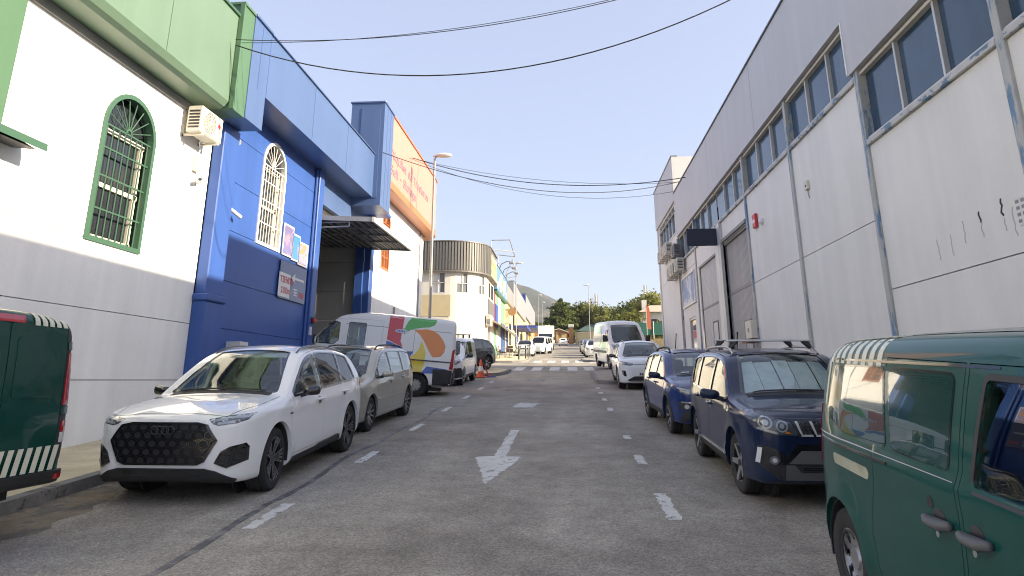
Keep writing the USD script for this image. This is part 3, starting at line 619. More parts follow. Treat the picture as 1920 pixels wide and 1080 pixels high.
# things on the right wall
def air_r(y, z, label, **k): return air_con('air_conditioner', label, RX, -1, y, z, logo=False, group='coolers on the end of the right warehouse', **k)
air_r(36.3, 7.95, 'outdoor cooler farthest along the right warehouse in the upper row of coolers'); air_r(35.1, 7.95, 'outdoor cooler second from the far end in the upper row of coolers')
air_r(33.9, 7.95, 'outdoor cooler nearest the navy blade sign in the upper row'); air_r(31.5, 7.4, 'outdoor cooler with black fan grille directly behind the navy blade sign', mt=GREYM)
air_r(33.4, 6.62, 'outdoor cooler farthest in the lower row of coolers'); air_r(32.3, 6.62, 'outdoor cooler in the middle of the lower row of coolers'); air_r(30.9, 6.62, 'outdoor cooler nearest the blue poster in the lower row')
bs = thing('blade_sign', 'dark navy blade sign board sticking out from the right warehouse wall', 'sign', (RX, 24.05, 6.42))
part(bs, 'board', box(-1.15, -.05, 0, .1, 0, .62, .012), mat('navy_board', (0.018, 0.02, 0.045), 0.45)); part(bs, 'bracket', [box(-.06, 0, .03, .07, -.12, .74)], WHITE_M)
ps = thing('poster', 'faded blue and white framed poster on the right warehouse beside the glass door', 'poster', (RX, 29.1, 4.98))
part(ps, 'frame', [box(-.06, 0, 0, 3.2, 0, .08), box(-.06, 0, 0, 3.2, 1.32, 1.4), box(-.06, 0, 0, .08, .08, 1.32), box(-.06, 0, 3.12, 3.2, .08, 1.32)], WHITE_M)
part(ps, 'print', box(-.03, -.01, .08, 3.12, .08, 1.32), mat('poster_print', (0.13, 0.20, 0.42), 0.4, c2=((0.50, 0.53, 0.60), .5, .9, (1, 1, 1)), var=.2))
al = thing('alarm_box', 'red alarm box high on the right wall beside the first post', 'alarm', (RX, 19.15, 6.0))
part(al, 'housing', box(-.09, 0, 0, .3, 0, .40, .02), RED); part(al, 'label_strip', box(-.094, -.09, .05, .25, .14, .24), SIGN_W)
rd = thing('siren', 'small white round siren right of the red alarm box', 'alarm', (RX, 18.75, 6.07)); part(rd, 'base', cyl((0, 0, 0), (-.05, 0, 0), .10, 18), WHITE_M, smooth=40); part(rd, 'dome', cyl((-.05, 0, 0), (-.09, 0, 0), .10, 18, .07), WHITE_M, smooth=60)
sb = thing('sensor_box', 'small cream sensor box on the right wall between two posts', 'sensor', (RX, 14.95, 5.93)); part(sb, 'housing', box(-.07, 0, 0, .17, 0, .2, .01), CREAM); part(sb, 'eye', cyl((-.07, .07, .08), (-.076, .07, .08), .03, 12), DARKM); part(sb, 'wire', tube([(-.02, .1, 0), (-.02, .1, -.1), (-.01, .08, -.2)], .008), GREYM)
pn = thing('plate', 'small white tiled number plate at the right edge of the near wall', 'plate', (RX, 8.10, 3.60)); part(pn, 'board', box(-.012, 0, 0, .30, 0, .34), SIGN_W)
for i in range(4):
    for j in range(3): part(pn, 'mark', box(-.016, -.012, .03+.1*j, .09+.1*j, .03+.08*i, .07+.08*i), GREYM)
SCR = mat('black_scuff', (0.02, 0.02, 0.022), 0.7); SCG = mat('grey_scuff', (0.42, 0.42, 0.42), 0.8)
rng = np.random.default_rng(5)
for i, (y, z, h_, mm) in enumerate(((9.15, 3.82, .13, SCR), (9.14, 3.62, .18, SCG), (8.68, 3.80, .20, SCR), (8.67, 3.6, .15, SCG), (9.55, 3.62, .3, SCG), (9.9, 3.5, .3, SCG), (10.25, 3.5, .3, SCG), (8.5, 3.5, .35, SCG))):
    p = LineString([(y+rng.normal(0, .012), z+h_*t) for t in np.linspace(0, 1, 6)]).buffer(.015 if mm is SCR else .009)
    part(gr, 'scuff', ext(p, 'x', RX-.003, RX+.003), mm)
eb = thing('meter_box', 'cream meter cabinet with shelf at the gate of the right warehouse', 'meter box', (RX, 20.05, 2.85)); part(eb, 'cabinet', box(-.22, 0, .1, .75, .1, .62, .015), CREAM); part(eb, 'shelf', box(-.3, 0, 0, .95, 0, .05), mat('rust_shelf', (.25, .12, .05), .8)); part(eb, 'dial', cyl((-.22, .4, .35), (-.23, .4, .35), .07, 14), GREYM)
for y, lb in ((34.6, 'thin dark rod leaning on the far end of the right warehouse'), (22.2, 'thin dark rod leaning by the ribbed gate')):
    st = thing('rod', lb, 'rod', (RX-.05, y, SL*y+.13)); part(st, 'shaft', cyl((-.25, 0, 0), (0, .3, 1.75), .022, 8), DARKM); part(st, 'tip', cyl((0, .3, 1.75), (.004, .305, 1.80), .03, 8), DARKM)

# ---------------------------------------------------------------- far side of the crossing: corner building and the row behind it
CORR = mat('brown_corrugated', (0.145, 0.14, 0.13), 0.5, metal=.2, var=.06, streak=.1); CORR_D = mat('dark_corrugated', (0.12, .11, .10), .5)
WHITE_F = mat('sunlit_white_wall', (0.56, 0.54, 0.49), 0.8, var=.05, streak=.06); YEL = mat('cream_yellow_panel', (0.46, 0.39, 0.24), 0.8, var=.06)
cb = thing('corner_building', 'white corner building with curved brown corrugated parapet', 'building')
ZB = 3.0
def cpath(off):
    r = 3.0; cx, cy = -6.5-r, 52+r
    return LineString([(-26, 52-off), (cx, 52-off)]+[(cx+(r+off)*math.sin(a), cy-(r+off)*math.cos(a)) for a in np.linspace(0, PI/2, 12)[1:]]+[(-6.5+off, 60)])
def cwall(off, th, z0, z1, yclip=None):
    return ext(cpath(off-th/2).buffer(th/2, cap_style=2), 'z', z0, z1)
body_ = ext(cpath(-.1).buffer(.1, cap_style=2), 'z', ZB, 10.05)
cut = []
for xa, xb, za, zb_ in ((-10.6, -9.45, 8.35, 9.98), (-15, -13.6, 8.3, 9.98)): cut.append(ext(sbox(xa, za, xb, zb_), 'y', 51, 53))
for t in (.30, .72):
    a = PI/2*t; c = np.array([-9.5+3*math.sin(a), 55-3*math.cos(a)]); d = np.array([math.sin(a), -math.cos(a)]); tn = np.array([math.cos(a), math.sin(a)])
    w2 = .48; q = Polygon([c+tn*w2-d, c-tn*w2-d, c-tn*w2+d, c+tn*w2+d]); cut.append(ext(q, 'z', 8.35, 9.98))
for ya, yb in ((56.0, 57.2), (57.9, 59.4)): cut.append(ext(sbox(ya, 8.5, yb, 9.75), 'x', -8, -5))
for c in cut: body_ = body_-c
body_ = body_-ext(sbox(55.6, 2, 57.6, 6.6), 'x', -8, -5)
part(cb, 'wall', body_, WHITE_F)
part(cb, 'inner_wall', ext(cpath(-.5).buffer(.08, cap_style=2), 'z', ZB, 10), DARK)
def cw_piece(nm, off, th, z0, z1, m_): part(cb, nm, cwall(off, th, z0, z1), m_, smooth=30)
L = cpath(.28)
n = int(L.length/.24)
for i in range(n):
    s0 = i*L.length/n
    if L.interpolate(s0).x < -15: continue
    pc = LineString([L.interpolate(s0+.02), L.interpolate(s0+L.length/n-.07)])
    if L.interpolate(s0).y < 54.9 or True: 
        if L.interpolate(s0).y < 55.2: part(cb, 'parapet_rib', ext(pc.buffer(.04, cap_style=2), 'z', 10.12, 12.42), CORR)
part(cb, 'parapet', cwall(.26, .12, 10.1, 12.4), CORR_D, smooth=30)
part(cb, 'parapet_trim', cwall(.36, .2, 9.98, 10.1), CORR_D, smooth=30); part(cb, 'parapet_trim', cwall(.36, .2, 12.4, 12.48), CORR, smooth=30)
def window_flat(parent, xa, xb, za, zb_, y):
    w = sub(parent, 'window')
    part(w, 'glass', box(xa, xb, y+.1, y+.12, za, zb_), mat_once('grey_pane', (0.16, 0.17, 0.18), .15))
    part(w, 'blind', box(xa+.08, (xa+xb)/2+.1, y+.085, y+.1, za+(zb_-za)*.55, zb_-.06), WHITE_M); part(w, 'blind', box(xa+.08, xb-.4, y+.085, y+.1, za+.06, za+(zb_-za)*.5), WHITE_M)
    part(w, 'frame', [box(xa, xa+.06, y, y+.1, za, zb_), box(xb-.06, xb, y, y+.1, za, zb_), box((xa+xb)/2-.03, (xa+xb)/2+.03, y, y+.09, za, zb_), box(xa, xb, y+.01, y+.1, za, za+.07), box(xa, xb, y+.01, y+.1, zb_-.06, zb_), box(xa, xb, y, y+.09, (za+zb_)/2-.03, (za+zb_)/2+.03)], ALU)
_once = {}
def mat_once(nm, *a, **k):
    if nm not in _once: _once[nm] = mat(nm, *a, **k)
    return _once[nm]
window_flat(cb, -10.6, -9.45, 8.35, 9.98, 52.0); window_flat(cb, -15, -13.6, 8.3, 9.98, 52.0)
for t in (.30, .72):
    a = PI/2*t; c = np.array([-9.5+2.9*math.sin(a), 55-2.9*math.cos(a)]); R_ = Rz(a); w = sub(cb, 'window')
    part(w, 'glass', moved(box(-.48, .48, 0, .02, 8.35, 9.98), (c[0], c[1], 0), R_), mat_once('grey_pane', (0, 0, 0)))
    part(w, 'frame', [moved(b_, (c[0], c[1], 0), R_) for b_ in (box(-.48, -.42, -.06, 0, 8.35, 9.98), box(.42, .48, -.06, 0, 8.35, 9.98), box(-.03, .03, -.06, 0, 8.35, 9.98), box(-.42, .42, -.06, 0, 8.35, 8.43), box(-.42, .42, -.06, 0, 9.9, 9.98), box(-.42, .42, -.06, 0, 9.1, 9.16))], ALU)
    part(w, 'blind', moved(box(-.4, .1, -.02, -.005, 9.2, 9.9), (c[0], c[1], 0), R_), WHITE_M)
for ya, yb in ((56.0, 57.2), (57.9, 59.4)):
    w = sub(cb, 'window'); part(w, 'glass', box(-6.66, -6.64, ya, yb, 8.5, 9.75), WIND); part(w, 'frame', [box(-6.64, -6.48, ya, ya+.07, 8.5, 9.75), box(-6.64, -6.48, yb-.07, yb, 8.5, 9.75), box(-6.64, -6.52, (ya+yb)/2-.03, (ya+yb)/2+.03, 8.5, 9.75)], CORR)
part(cb, 'band_panel', box(-11.6, -9.0, 51.97, 52.0, 6.55, 8.2), YEL); part(cb, 'band_panel', box(-17, -12.5, 51.97, 52, 6.55, 8.2), YEL)
part(cb, 'grey_band', box(-6.5, -6.44, 55.6, 60, 7.1, 8.3), CORR); part(cb, 'doorway', [box(-6.72, -6.7, 55.6, 57.6, 3.2, 6.6)], CORR_D)
part(cb, 'cabinet', box(-9.4, -8.2, 51.8, 52.0, 3.3, 5.2), YEL)
air_con('air_conditioner', 'outdoor cooler on the curved corner of the white corner building', -6.52, 1, 54.3, 6.0, w=1.0, h=.85, d=.4, off=.05, logo=False)

def facade(name, label, y0, y1, x, base, top, fz, wall_m, fas_m, extras=(), proud=.25):
    t = thing(name, label, 'building')
    part(t, 'wall', box(x-8, x, y0, y1-.02, base, fz+.05), wall_m)
    part(t, 'fascia', box(x-.3, x+proud, y0, y1-.02, fz, top), fas_m)
    part(t, 'coping', box(x-.32, x+proud+.03, y0, y1-.02, top, top+.06), DARKM)
    for nm, a, b, c, d, pr_, mm in extras: part(t, nm, box(x+.001, x+pr_, a, b, c, d), mm)
    return t
FY = mat('pale_yellow_sign', (0.47, 0.40, 0.22), .5, dirt=((.5, .4, .2), .56, 3, (1, 1, 1))); FB = mat('sky_blue_sign', (0.10, 0.21, 0.42), .4); FG = mat('mint_green_wall', (0.15, 0.36, 0.18), .7)
FS = mat('silver_ribbed', (0.27, 0.265, 0.25), .45, metal=.2, streak=.1); FGR = mat('grey_sheet', (0.24, 0.245, 0.265), .5); FCY = mat('cream_wall', (0.52, 0.42, 0.23), .8, var=.06, streak=.06); DBL = mat('deep_blue', (0.03, 0.06, 0.27), .5)
YSIGN = mat('banana_yellow', (.62, .52, .12), .5); ORD = mat('orange_disc_paint', (.38, .18, .08), .5)
ch = facade('shop', 'narrow shop front with pale yellow sign right after the curved parapet', 60.0, 60.4, -6.5, 3.3, 11.8, 10.0, WHITE_F, FY)
part(cb, 'sign_fascia', box(-6.5, -6.2, 55.2, 59.95, 10.05, 12.0), FY)
for i in range(9): part(cb, 'sign_letter', box(-6.2, -6.19, 55.5+.48*i, 55.75+.48*i, 11.1-.1*(i % 3), 11.5), mat_once('ochre_letter', (.40, .25, .08), .6)); part(cb, 'sign_letter', box(-6.2, -6.19, 55.6+.48*i, 55.8+.48*i, 10.45, 10.75), mat_once('ochre_letter', 0))
bs1 = facade('shop', 'mint green shop front under a sky blue sign with white lettering', 60.45, 71, -6.5, 3.5, 11.9, 9.6, FG, FB, extras=[
    ('window', 61.2, 63.4, 6.4, 8.5, .06, DBL), ('door', 66.5, 68.6, 4.0, 7.2, .06, DBL), ('door', 69.5, 70.8, 4.2, 7.3, .06, DBL), ('notice', 62, 64.2, 4.6, 6.2, .07, WHITE_F), ('pale_stripe', 64.1, 66.2, 4, 9.5, .04, WHITE_F), ('green_line', 60.45, 71, 9.5, 9.7, .3, GREEN_D), ('red_strip', 60.45, 60.8, 6, 9.5, .05, LETR)])
for i in range(7): part(bs1, 'sign_block', box(-6.25, -6.23, 61+1.4*i, 61.8+1.4*i, 9.9+.35*(i % 2), 10.5+.5*(i % 3)), WHITE_F)
part(bs1, 'yellow_fruit', ext(Polygon([(65.0, 11.7), (66.3, 11.2), (67.0, 10.2), (66.4, 9.9), (65.3, 10.5), (64.8, 11.2)]), 'x', -6.25, -6.22), YSIGN)
aw = thing('awning', 'long beige awning over the shop fronts beyond the crossing', 'awning'); part(aw, 'canopy', hull([(-6.5, y, 6.9+.02*y-1.2) for y in (57, 75)]+[(-6.5, y, 6.7+.02*y-1.2) for y in (57, 75)]+[(-5.5, y, 6.35+.02*y-1.2) for y in (57, 75)]+[(-5.5, y, 6.25+.02*y-1.2) for y in (57, 75)]), mat('beige_canvas', (.42, .35, .25), .9)); part(aw, 'valance', box(-5.52, -5.48, 57, 75, 6.15, 6.38), CORR)
for i, y in enumerate((63, 66.2, 69.4)):
    fa = thing('sign_lamp', ('curved floodlight arm above the blue sign, nearest of three', 'curved floodlight arm above the blue sign, middle of three', 'curved floodlight arm above the blue sign, farthest of three')[i], 'lamp', (-6.3, y, 11.9))
    part(fa, 'arm', tube([(0, 0, 0), (.2, 0, .5), (.7, 0, .75), (1.1, 0, .7)], .035), DARKM); part(fa, 'lamp_head', box(.95, 1.4, -.2, .2, .5, .68, .05), GREYM)
fr = thing('roof_frame', 'thin steel sign frame standing on the roof behind the yellow sign', 'frame', (-6.4, 60, 11.9))
for a, b in (((0, -3, 0), (0, -3, 1.6)), ((0, -3, 1.6), (1.6, -3, 1.6)), ((1.6, -3, 1.6), (1.6, 3, 1.2)), ((0, -3, .8), (1.9, -1, .9)), ((0, 3, 0), (0, 3, 1.4)), ((0, 3, 1.4), (1.6, 3, 1.2)), ((0, 9, 0), (.9, 9, 2.0)), ((.9, 9, 2.0), (1.3, 9.5, .3)), ((1.3, 9.5, .3), (0, 9, 0))): part(fr, 'tube_bar', cyl(a, b, .045, 6), GALV)
ds = thing('round_sign', 'round orange disc sign projecting from the shop row', 'sign', (-6.5, 71.2, 8.7)); part(ds, 'bracket', cyl((0, 0, .2), (.9, 0, .2), .04, 6), DARKM); part(ds, 'disc', cyl((.75, -.08, 0), (.75, .08, 0), .42, 24), ORD)
facade('shop', 'cream shop front under a silver ribbed parapet', 71.02, 80, -6.5, 3.9, 11.7, 9.9, FCY, FS, extras=[('door', 73, 75, 4.5, 7.4, .06, DBL), ('window', 76.5, 78.6, 5.6, 8.6, .06, WIND), ('cooler_cage', 71.6, 73, 7.6, 9.2, .5, CREAM)])
facade('workshop', 'cream workshop with pale grey sheet parapet in the middle of the far row', 80.02, 104, -6.5, 4.6, 13.2, 10.3, FCY, FGR, extras=[('window', 82, 84, 7.6, 9.7, .05, WIND), ('awning_blue', 84, 92, 8.0, 8.3, 1.6, DBL), ('door', 85, 90, 5, 8.0, .06, DBL), ('door', 96, 99, 5.6, 8.6, .06, CORR_D)])
t_ = facade('workshop', 'farthest cream workshop of the row with dark blue gable end', 104.02, 134, -6.5, 6.2, 14.6, 11.2, FCY, FGR, extras=[('awning_blue', 106, 118, 9.6, 10.0, 1.8, DBL), ('door', 108, 113, 6.4, 9.6, .06, CORR_D), ('pilaster', 116, 117, 6.5, 11, .3, FCY), ('pilaster', 122, 123, 6.5, 11, .3, FCY), ('pilaster', 128, 129, 6.5, 11, .3, FCY)])
part(t_, 'gable', box(-12, -6.26, 103.9, 104.0, 11.3, 14.55), DBL)

# ---------------------------------------------------------------- street lamps and cables
LAMP = mat('lamp_post_grey', (0.30, 0.285, 0.27), .5, metal=.2, var=.1); LHEAD = mat('lamp_head', (0.55, 0.53, 0.50), .4)
def lamp(label, x, y, s=1, hgt=10.0):
    t = thing('street_lamp', label, 'street lamp', (x, y, SL*y+.13), group='street lamps')
    part(t, 'base', [box(-.16, .16, -.16, .16, 0, .05), cyl((0, 0, 0), (0, 0, 1.0), .095, 12)], LAMP)
    part(t, 'pole', cyl((0, 0, .9), (0, 0, hgt), .075, 12, .05), LAMP, smooth=40)
    part(t, 'arm', tube([(0, 0, hgt-.05), (s*.05, 0, hgt+.08), (s*.25, 0, hgt+.14)], .035), LAMP, smooth=40)
    hd = Manifold.hull_points(np.vstack([trimesh.creation.icosphere(2, 1).vertices*np.array([.42, .17, .11])+[s*.42, 0, hgt+.17], trimesh.creation.icosphere(1, 1).vertices*np.array([.12, .10, .08])+[s*.02, 0, hgt+.12]]))
    part(t, 'lamp_head', hd.trim_by_plane((0, 0, 1), hgt+.11), LHEAD, smooth=40)
    part(t, 'lens', moved((np.array(trimesh.creation.icosphere(2, 1).vertices)*np.array([.36, .14, .06]), trimesh.creation.icosphere(2, 1).faces), (s*.44, 0, hgt+.115)), CREAM, smooth=40)
lamp('tall grey street lamp beside the orange storage building', -6.12, 30.0); lamp('grey street lamp in front of the cream workshop row', -5.8, 78); lamp('street lamp at the far end of the shop row', -5.9, 141); lamp('thin dark street lamp farthest off, left of the trees', -6.2, 171)
lamp('grey street lamp behind the white van on the right kerb', 3.75, 114, -1)
def cable(label, a, b, sag, r=.012, n=30):
    a, b = np.array(a, float), np.array(b, float); t = np.linspace(0, 1, n)
    p = a+(b-a)*t[:, None]; p[:, 2] -= sag*4*t*(1-t)
    solo('overhead_cable', tube(p, r, 5), RUBBERK, label, 'cable', 'cables across the street', smooth=True)
# ---------------------------------------------------------------- vehicles: one lofted body per car, cut into doors, openings, panes
def paint(name, c, rough=.25, metal=0.0, coat=1.0, flake=0.0):
    return mat(name, c, rough, metal, coat, spec=.15, obj=True, var=.02, vscale=.8, crough=.015, cior=1.48)
P_WHITE = paint('paint_white', (0.80, 0.80, 0.79)); P_WHITE2 = paint('paint_van_white', (0.72, 0.72, 0.70), .35)
P_NAVY = paint('paint_navy', (0.004, 0.011, 0.034), .35, 0, .75); P_BLUE = paint('paint_blue', (0.007, 0.026, 0.115), .35, 0)
P_CHAMP = paint('paint_champagne', (0.37, 0.36, 0.305), .32, .35); P_GREEN = paint('paint_green', (0.003, 0.043, 0.033), .3, 0, .6)
P_BLACK = paint('paint_dark_grey', (0.02, 0.021, 0.026), .35, 0); P_SILVER = paint('paint_silver', (0.40, 0.40, 0.40), .3, .5)
P_GREENG = mat('green_glazed_panel', (0.008, 0.035, 0.028), .1, coat=1.0, obj=True, spec=.3, crough=.005, cior=2.3)
TYRE = mat('tyre_rubber', (0.022, 0.021, 0.021), .85, obj=True, var=.25, vscale=6)
PLAST = mat('black_plastic', (0.022, 0.022, 0.024), .6, obj=True, var=.1); GLOSSB = mat('gloss_black', (0.006, 0.006, 0.007), .12, coat=1, obj=True)
PLASTG = mat('grey_plastic', (0.085, 0.085, 0.088), .55, obj=True)
CHROME = mat('chrome', (0.70, 0.70, 0.71), .12, metal=1, obj=True); RIMS = mat('alloy_silver', (0.42, 0.41, 0.40), .3, metal=.8, obj=True, var=.1); RIMD = mat('alloy_dark', (0.05, 0.05, 0.052), .3, metal=.5, obj=True)
SEAT = mat('seat_fabric', (0.035, 0.035, 0.04), .9, obj=True); DASH = mat('dashboard_plastic', (0.05, 0.05, 0.055), .8, obj=True)
CARGL = glass('car_glass', (0.84, 0.88, 0.87), 1.0, 0.0, .06); TINTGL = glass('tinted_car_glass', (0.36, 0.37, 0.38), 1.0, 0.0, .06); LAMPGL = glass('lamp_glass', (0.92, 0.93, 0.94), 1.0, 0.0, .04)
REDL = mat('tail_lamp_red', (0.36, 0.008, 0.012), .12, coat=1, obj=True); AMB = mat('amber_lens', (0.6, 0.18, 0.02), .15, coat=1, obj=True); LENSW = mat('clear_lens', (0.62, 0.63, 0.64), .1, coat=1, obj=True)
LAMPIN = mat('lamp_reflector', (0.50, 0.51, 0.53), .3, metal=.15, obj=True, var=.25, vscale=9); LAMPDK = mat('lamp_dark', (0.11, 0.115, 0.13), .3, metal=.3, obj=True)
STRIPE = mat('stripe_cream', (0.60, 0.59, 0.48), .4, obj=True); PLATE = mat('number_plate', (0.60, 0.60, 0.58), .4, obj=True, var=.1, vscale=20); EUB = mat('plate_blue', (0.02, 0.05, 0.35), .4)

class Car:
    """x across, y from the nose (0) to the tail (L), z up from the ground."""
    def __init__(s, L, W, top, bot, plan, belt, tum=.30, tcv=.10, upin=.02, lowin=.06, cr=.045, rr=.09, crease=None, R=.34, fwy=.9, rwy=3.5, tw=.225, dense=.05, arch=.05, flare=0.0):
        s.L, s.W, s.R, s.fwy, s.rwy, s.tw, s.arch = L, W, R, fwy, rwy, tw, arch
        P = lambda a: PchipInterpolator([p[0] for p in a], [p[1] for p in a])
        s.top, s.bot, s.plan, s.beltf = P(top), P(bot), P(plan), P(belt)
        s.tum, s.tcv, s.upin, s.lowin, s.cr, s.rr, s.crease, s.flare = tum, tcv, upin, lowin, cr, rr, crease, flare
        a = np.concatenate([[0, .004, .012, .025, .04, .06, .08, .11, .15, .19, .24, .3], np.arange(.3, L-.3, dense), L-np.array([.3, .24, .19, .15, .11, .08, .06, .04, .025, .012, .004, 0])])
        s.ys = np.unique(np.round(a, 4)); s.dense = dense
    def cra(s, y): return s.cr*np.clip(s.plan(y)/(s.W/2), .3, 1)
    def ze(s, y): return s.top(y)-s.cra(y)
    def hw(s, y, z):
        y, z = np.broadcast_arrays(np.asarray(y, float), np.asarray(z, float))
        zb, ze, w = s.bot(y), s.ze(y), s.plan(y); b = np.minimum(s.beltf(y), 9)
        zm = .62 if not hasattr(s, 'zm') else s.zm
        x = w-s.lowin*np.clip((zm-z)/.45, 0, 1.3)**2
        u = np.clip((z-zm)/np.maximum(b-zm, .05), 0, 1); x = x-s.upin*u**2
        h = np.maximum(z-b, 0); x = x-s.tum*h-s.tcv*h*h
        if s.crease:
            for (zc0, zc1, amp, wd) in s.crease:
                zc = zc0+(zc1-zc0)*y/s.L; d_ = (z-zc)/wd
                fade = np.clip((y-.5)/.5, 0, 1)*np.clip((s.L-.25-y)/.4, 0, 1)
                x = x+amp*np.where(d_ < 0, np.exp(-(d_*.55)**2), np.exp(-(d_*2.2)**2))*fade
        if s.flare:
            for wy in (s.fwy, s.rwy):
                d_ = np.hypot(y-wy, z-s.R); x = x+s.flare*np.exp(-((d_-s.R-s.arch)/.10)**2)
        r = np.minimum(s.rr, np.maximum(ze-zb, .02)*.45); t = np.clip((z-(ze-r))/r, 0, 1); x = x-r*(1-np.sqrt(np.maximum(1-t*t, 0)))*.9
        r2 = np.minimum(.06, np.maximum(ze-zb, .02)*.3); t = np.clip(((zb+r2)-z)/r2, 0, 1); x = x-r2*(1-np.sqrt(np.maximum(1-t*t, 0)))
        return np.maximum(x, .02)
    def topz(s, x, y):
        we = s.hw(y, s.ze(y)); q = np.clip(np.abs(x)/we, 0, 1); return s.top(y)-s.cra(y)*q**2.2
    def loft(s, inset=0.0, y0=None, y1=None, zfloor=None, K1=16, K2=14, T=7):
        ys = s.ys if y0 is None else np.concatenate([[y0], s.ys[(s.ys > y0+.01) & (s.ys < y1-.01)], [y1]])
        rings = []
        for y in ys:
            zb = float(s.bot(y)) if zfloor is None else zfloor; ze = float(s.ze(y))-inset; b = float(s.beltf(y)); bb = min(b, zb+(ze-zb)*.84)
            ze = max(ze, zb+.03); bb = max(min(bb, ze-.01), zb+.015)
            z1 = zb+(bb-zb)*(1-np.cos(np.linspace(0, PI/2, K1)*1.0))[:: 1] if False else zb+(bb-zb)*np.concatenate([[0, .015, .04, .08], np.linspace(.13, 1, K1-4)])
            z2 = bb+(ze-bb)*np.concatenate([np.linspace(0, .72, K2-6)[1:], [.80, .87, .92, .96, .985, 1.0]])
            z = np.concatenate([z1, z2]); x = np.maximum(s.hw(y, z if inset == 0 else np.minimum(z+inset*.4, float(s.ze(y)))) - inset, .01)
            xt = x[-1]*np.linspace(1, 0, T)[1:]; q = xt/x[-1]; zt = (ze+s.cra(y)*(1-q**2.2)) if inset == 0 else np.full_like(xt, ze)
            hx, hz = np.concatenate([[0, x[0]*.5], x, xt]), np.concatenate([[zb, zb], z, zt])
            ring = np.concatenate([np.stack([hx, np.full_like(hx, y), hz], 1), np.stack([-hx[1:-1][::-1], np.full(len(hx)-2, y), hz[1:-1][::-1]], 1)])
            rings.append(ring)
        n = len(rings[0]); N = len(rings); v = np.vstack(rings+[rings[0].mean(0)[None], rings[-1].mean(0)[None]]); f = []
        a = np.arange(n); b = (a+1) % n
        for i in range(N-1):
            o, p = i*n, (i+1)*n
            f.append(np.stack([o+a, p+b, o+b], 1)); f.append(np.stack([o+a, p+a, p+b], 1))
        f.append(np.stack([np.full(n, N*n), a, b], 1)); f.append(np.stack([np.full(n, N*n+1), (N-1)*n+b, (N-1)*n+a], 1))
        mm = Manifold(MMesh(v.astype(np.float32), np.vstack(f).astype(np.uint32)))
        if mm.volume() < 0: mm = Manifold(MMesh(v.astype(np.float32), np.vstack(f)[:, ::-1].astype(np.uint32)))
        return mm
    # surface patches ------------------------------------------------
    def _tri(s, poly, step):
        poly = poly if hasattr(poly, 'geoms') else [poly]
        out = []
        for p in (poly.geoms if hasattr(poly, 'geoms') else poly):
            if p.is_empty or p.area < 1e-6 or min(p.bounds[2]-p.bounds[0], p.bounds[3]-p.bounds[1]) < 1e-3: continue
            def ringpts(r):
                n = max(8, int(r.length/step)); c = list(np.array(r.coords)[:-1]); return np.array(c+[np.array(r.interpolate(i/n, normalized=True).coords[0]) for i in range(n)])
            b = np.vstack([ringpts(p.exterior)]+[ringpts(h) for h in p.interiors]); b = np.unique(np.round(b, 4), axis=0)
            x0, y0, x1, y1 = p.bounds; X, Y = np.meshgrid(np.arange(x0+step/2, x1, step), np.arange(y0+step/2, y1, step)); g = np.stack([X.ravel(), Y.ravel()], 1)
            q = p.buffer(-step*.4); 
            from shapely import contains_xy
            g = g[contains_xy(q, g[:, 0], g[:, 1])] if not q.is_empty and len(g) else g[:0]
            pts = np.vstack([b, g]); t = Delaunay(pts).simplices; c = pts[t].mean(1)
            ar = np.abs(np.cross(pts[t[:, 1]]-pts[t[:, 0]], pts[t[:, 2]]-pts[t[:, 0]]))
            t = t[contains_xy(p, c[:, 0], c[:, 1]) & (ar > 1e-7)]; out.append((pts, t))
        return out
    def _solid(s, p3, t, dirv, d):
        """front sheet p3 with triangles t, thickened by d along -dirv"""
        e = np.sort(np.vstack([t[:, [0, 1]], t[:, [1, 2]], t[:, [2, 0]]]), 1); de = np.vstack([t[:, [0, 1]], t[:, [1, 2]], t[:, [2, 0]]])
        _, inv, cnt = np.unique(e, axis=0, return_inverse=True, return_counts=True); bd = de[cnt[inv.ravel()] == 1]; n = len(p3)
        v = np.vstack([p3, p3-np.asarray(dirv)*d]); sk = np.vstack([np.stack([bd[:, 0], bd[:, 0]+n, bd[:, 1]+n], 1), np.stack([bd[:, 0], bd[:, 1]+n, bd[:, 1]], 1)]) if len(bd) else np.zeros((0, 3), int)
        return v, np.vstack([t, t[:, ::-1]+n, sk])
    def side(s, poly, off=.003, d=.012, sg=1, step=.05):
        out = []
        for pts, t in s._tri(poly, step):
            x = s.hw(pts[:, 0], pts[:, 1])+off; v = np.stack([sg*x, pts[:, 0], pts[:, 1]], 1)
            a = v[t]; nx = np.cross(a[:, 1]-a[:, 0], a[:, 2]-a[:, 0])[:, 0]; t = np.where((nx*sg > 0)[:, None], t, t[:, ::-1]); out.append(s._solid(v, t, (sg, 0, 0), d))
        return join(out)
    def topp(s, poly, off=.003, d=.012, step=.06):
        out = []
        for pts, t in s._tri(poly, step):
            v = np.stack([pts[:, 0], pts[:, 1], s.topz(pts[:, 0], pts[:, 1])+off], 1); a = v[t]; nz = np.cross(a[:, 1]-a[:, 0], a[:, 2]-a[:, 0])[:, 2]
            t = np.where((nz > 0)[:, None], t, t[:, ::-1]); out.append(s._solid(v, t, (0, 0, 1), d))
        return join(out)
    def endy(s, x, z, rear=False):
        x, z = np.abs(np.asarray(x, float)), np.asarray(z, float)
        yy = np.linspace(0, 1.3, 521) if not rear else s.L-np.linspace(0, 1.3, 521); Y = yy[None, :]; X = x[:, None]; Z = z[:, None]
        ok = (X <= s.hw(Y, np.broadcast_to(Z, (len(x), len(yy))))) & (Z >= s.bot(Y)) & (Z <= s.top(Y)-s.cra(Y)*np.clip(X/np.maximum(s.hw(Y, s.ze(Y)), .05), 0, 1)**2.2)
        i = np.where(ok.any(1), ok.argmax(1), 520); return yy[i]
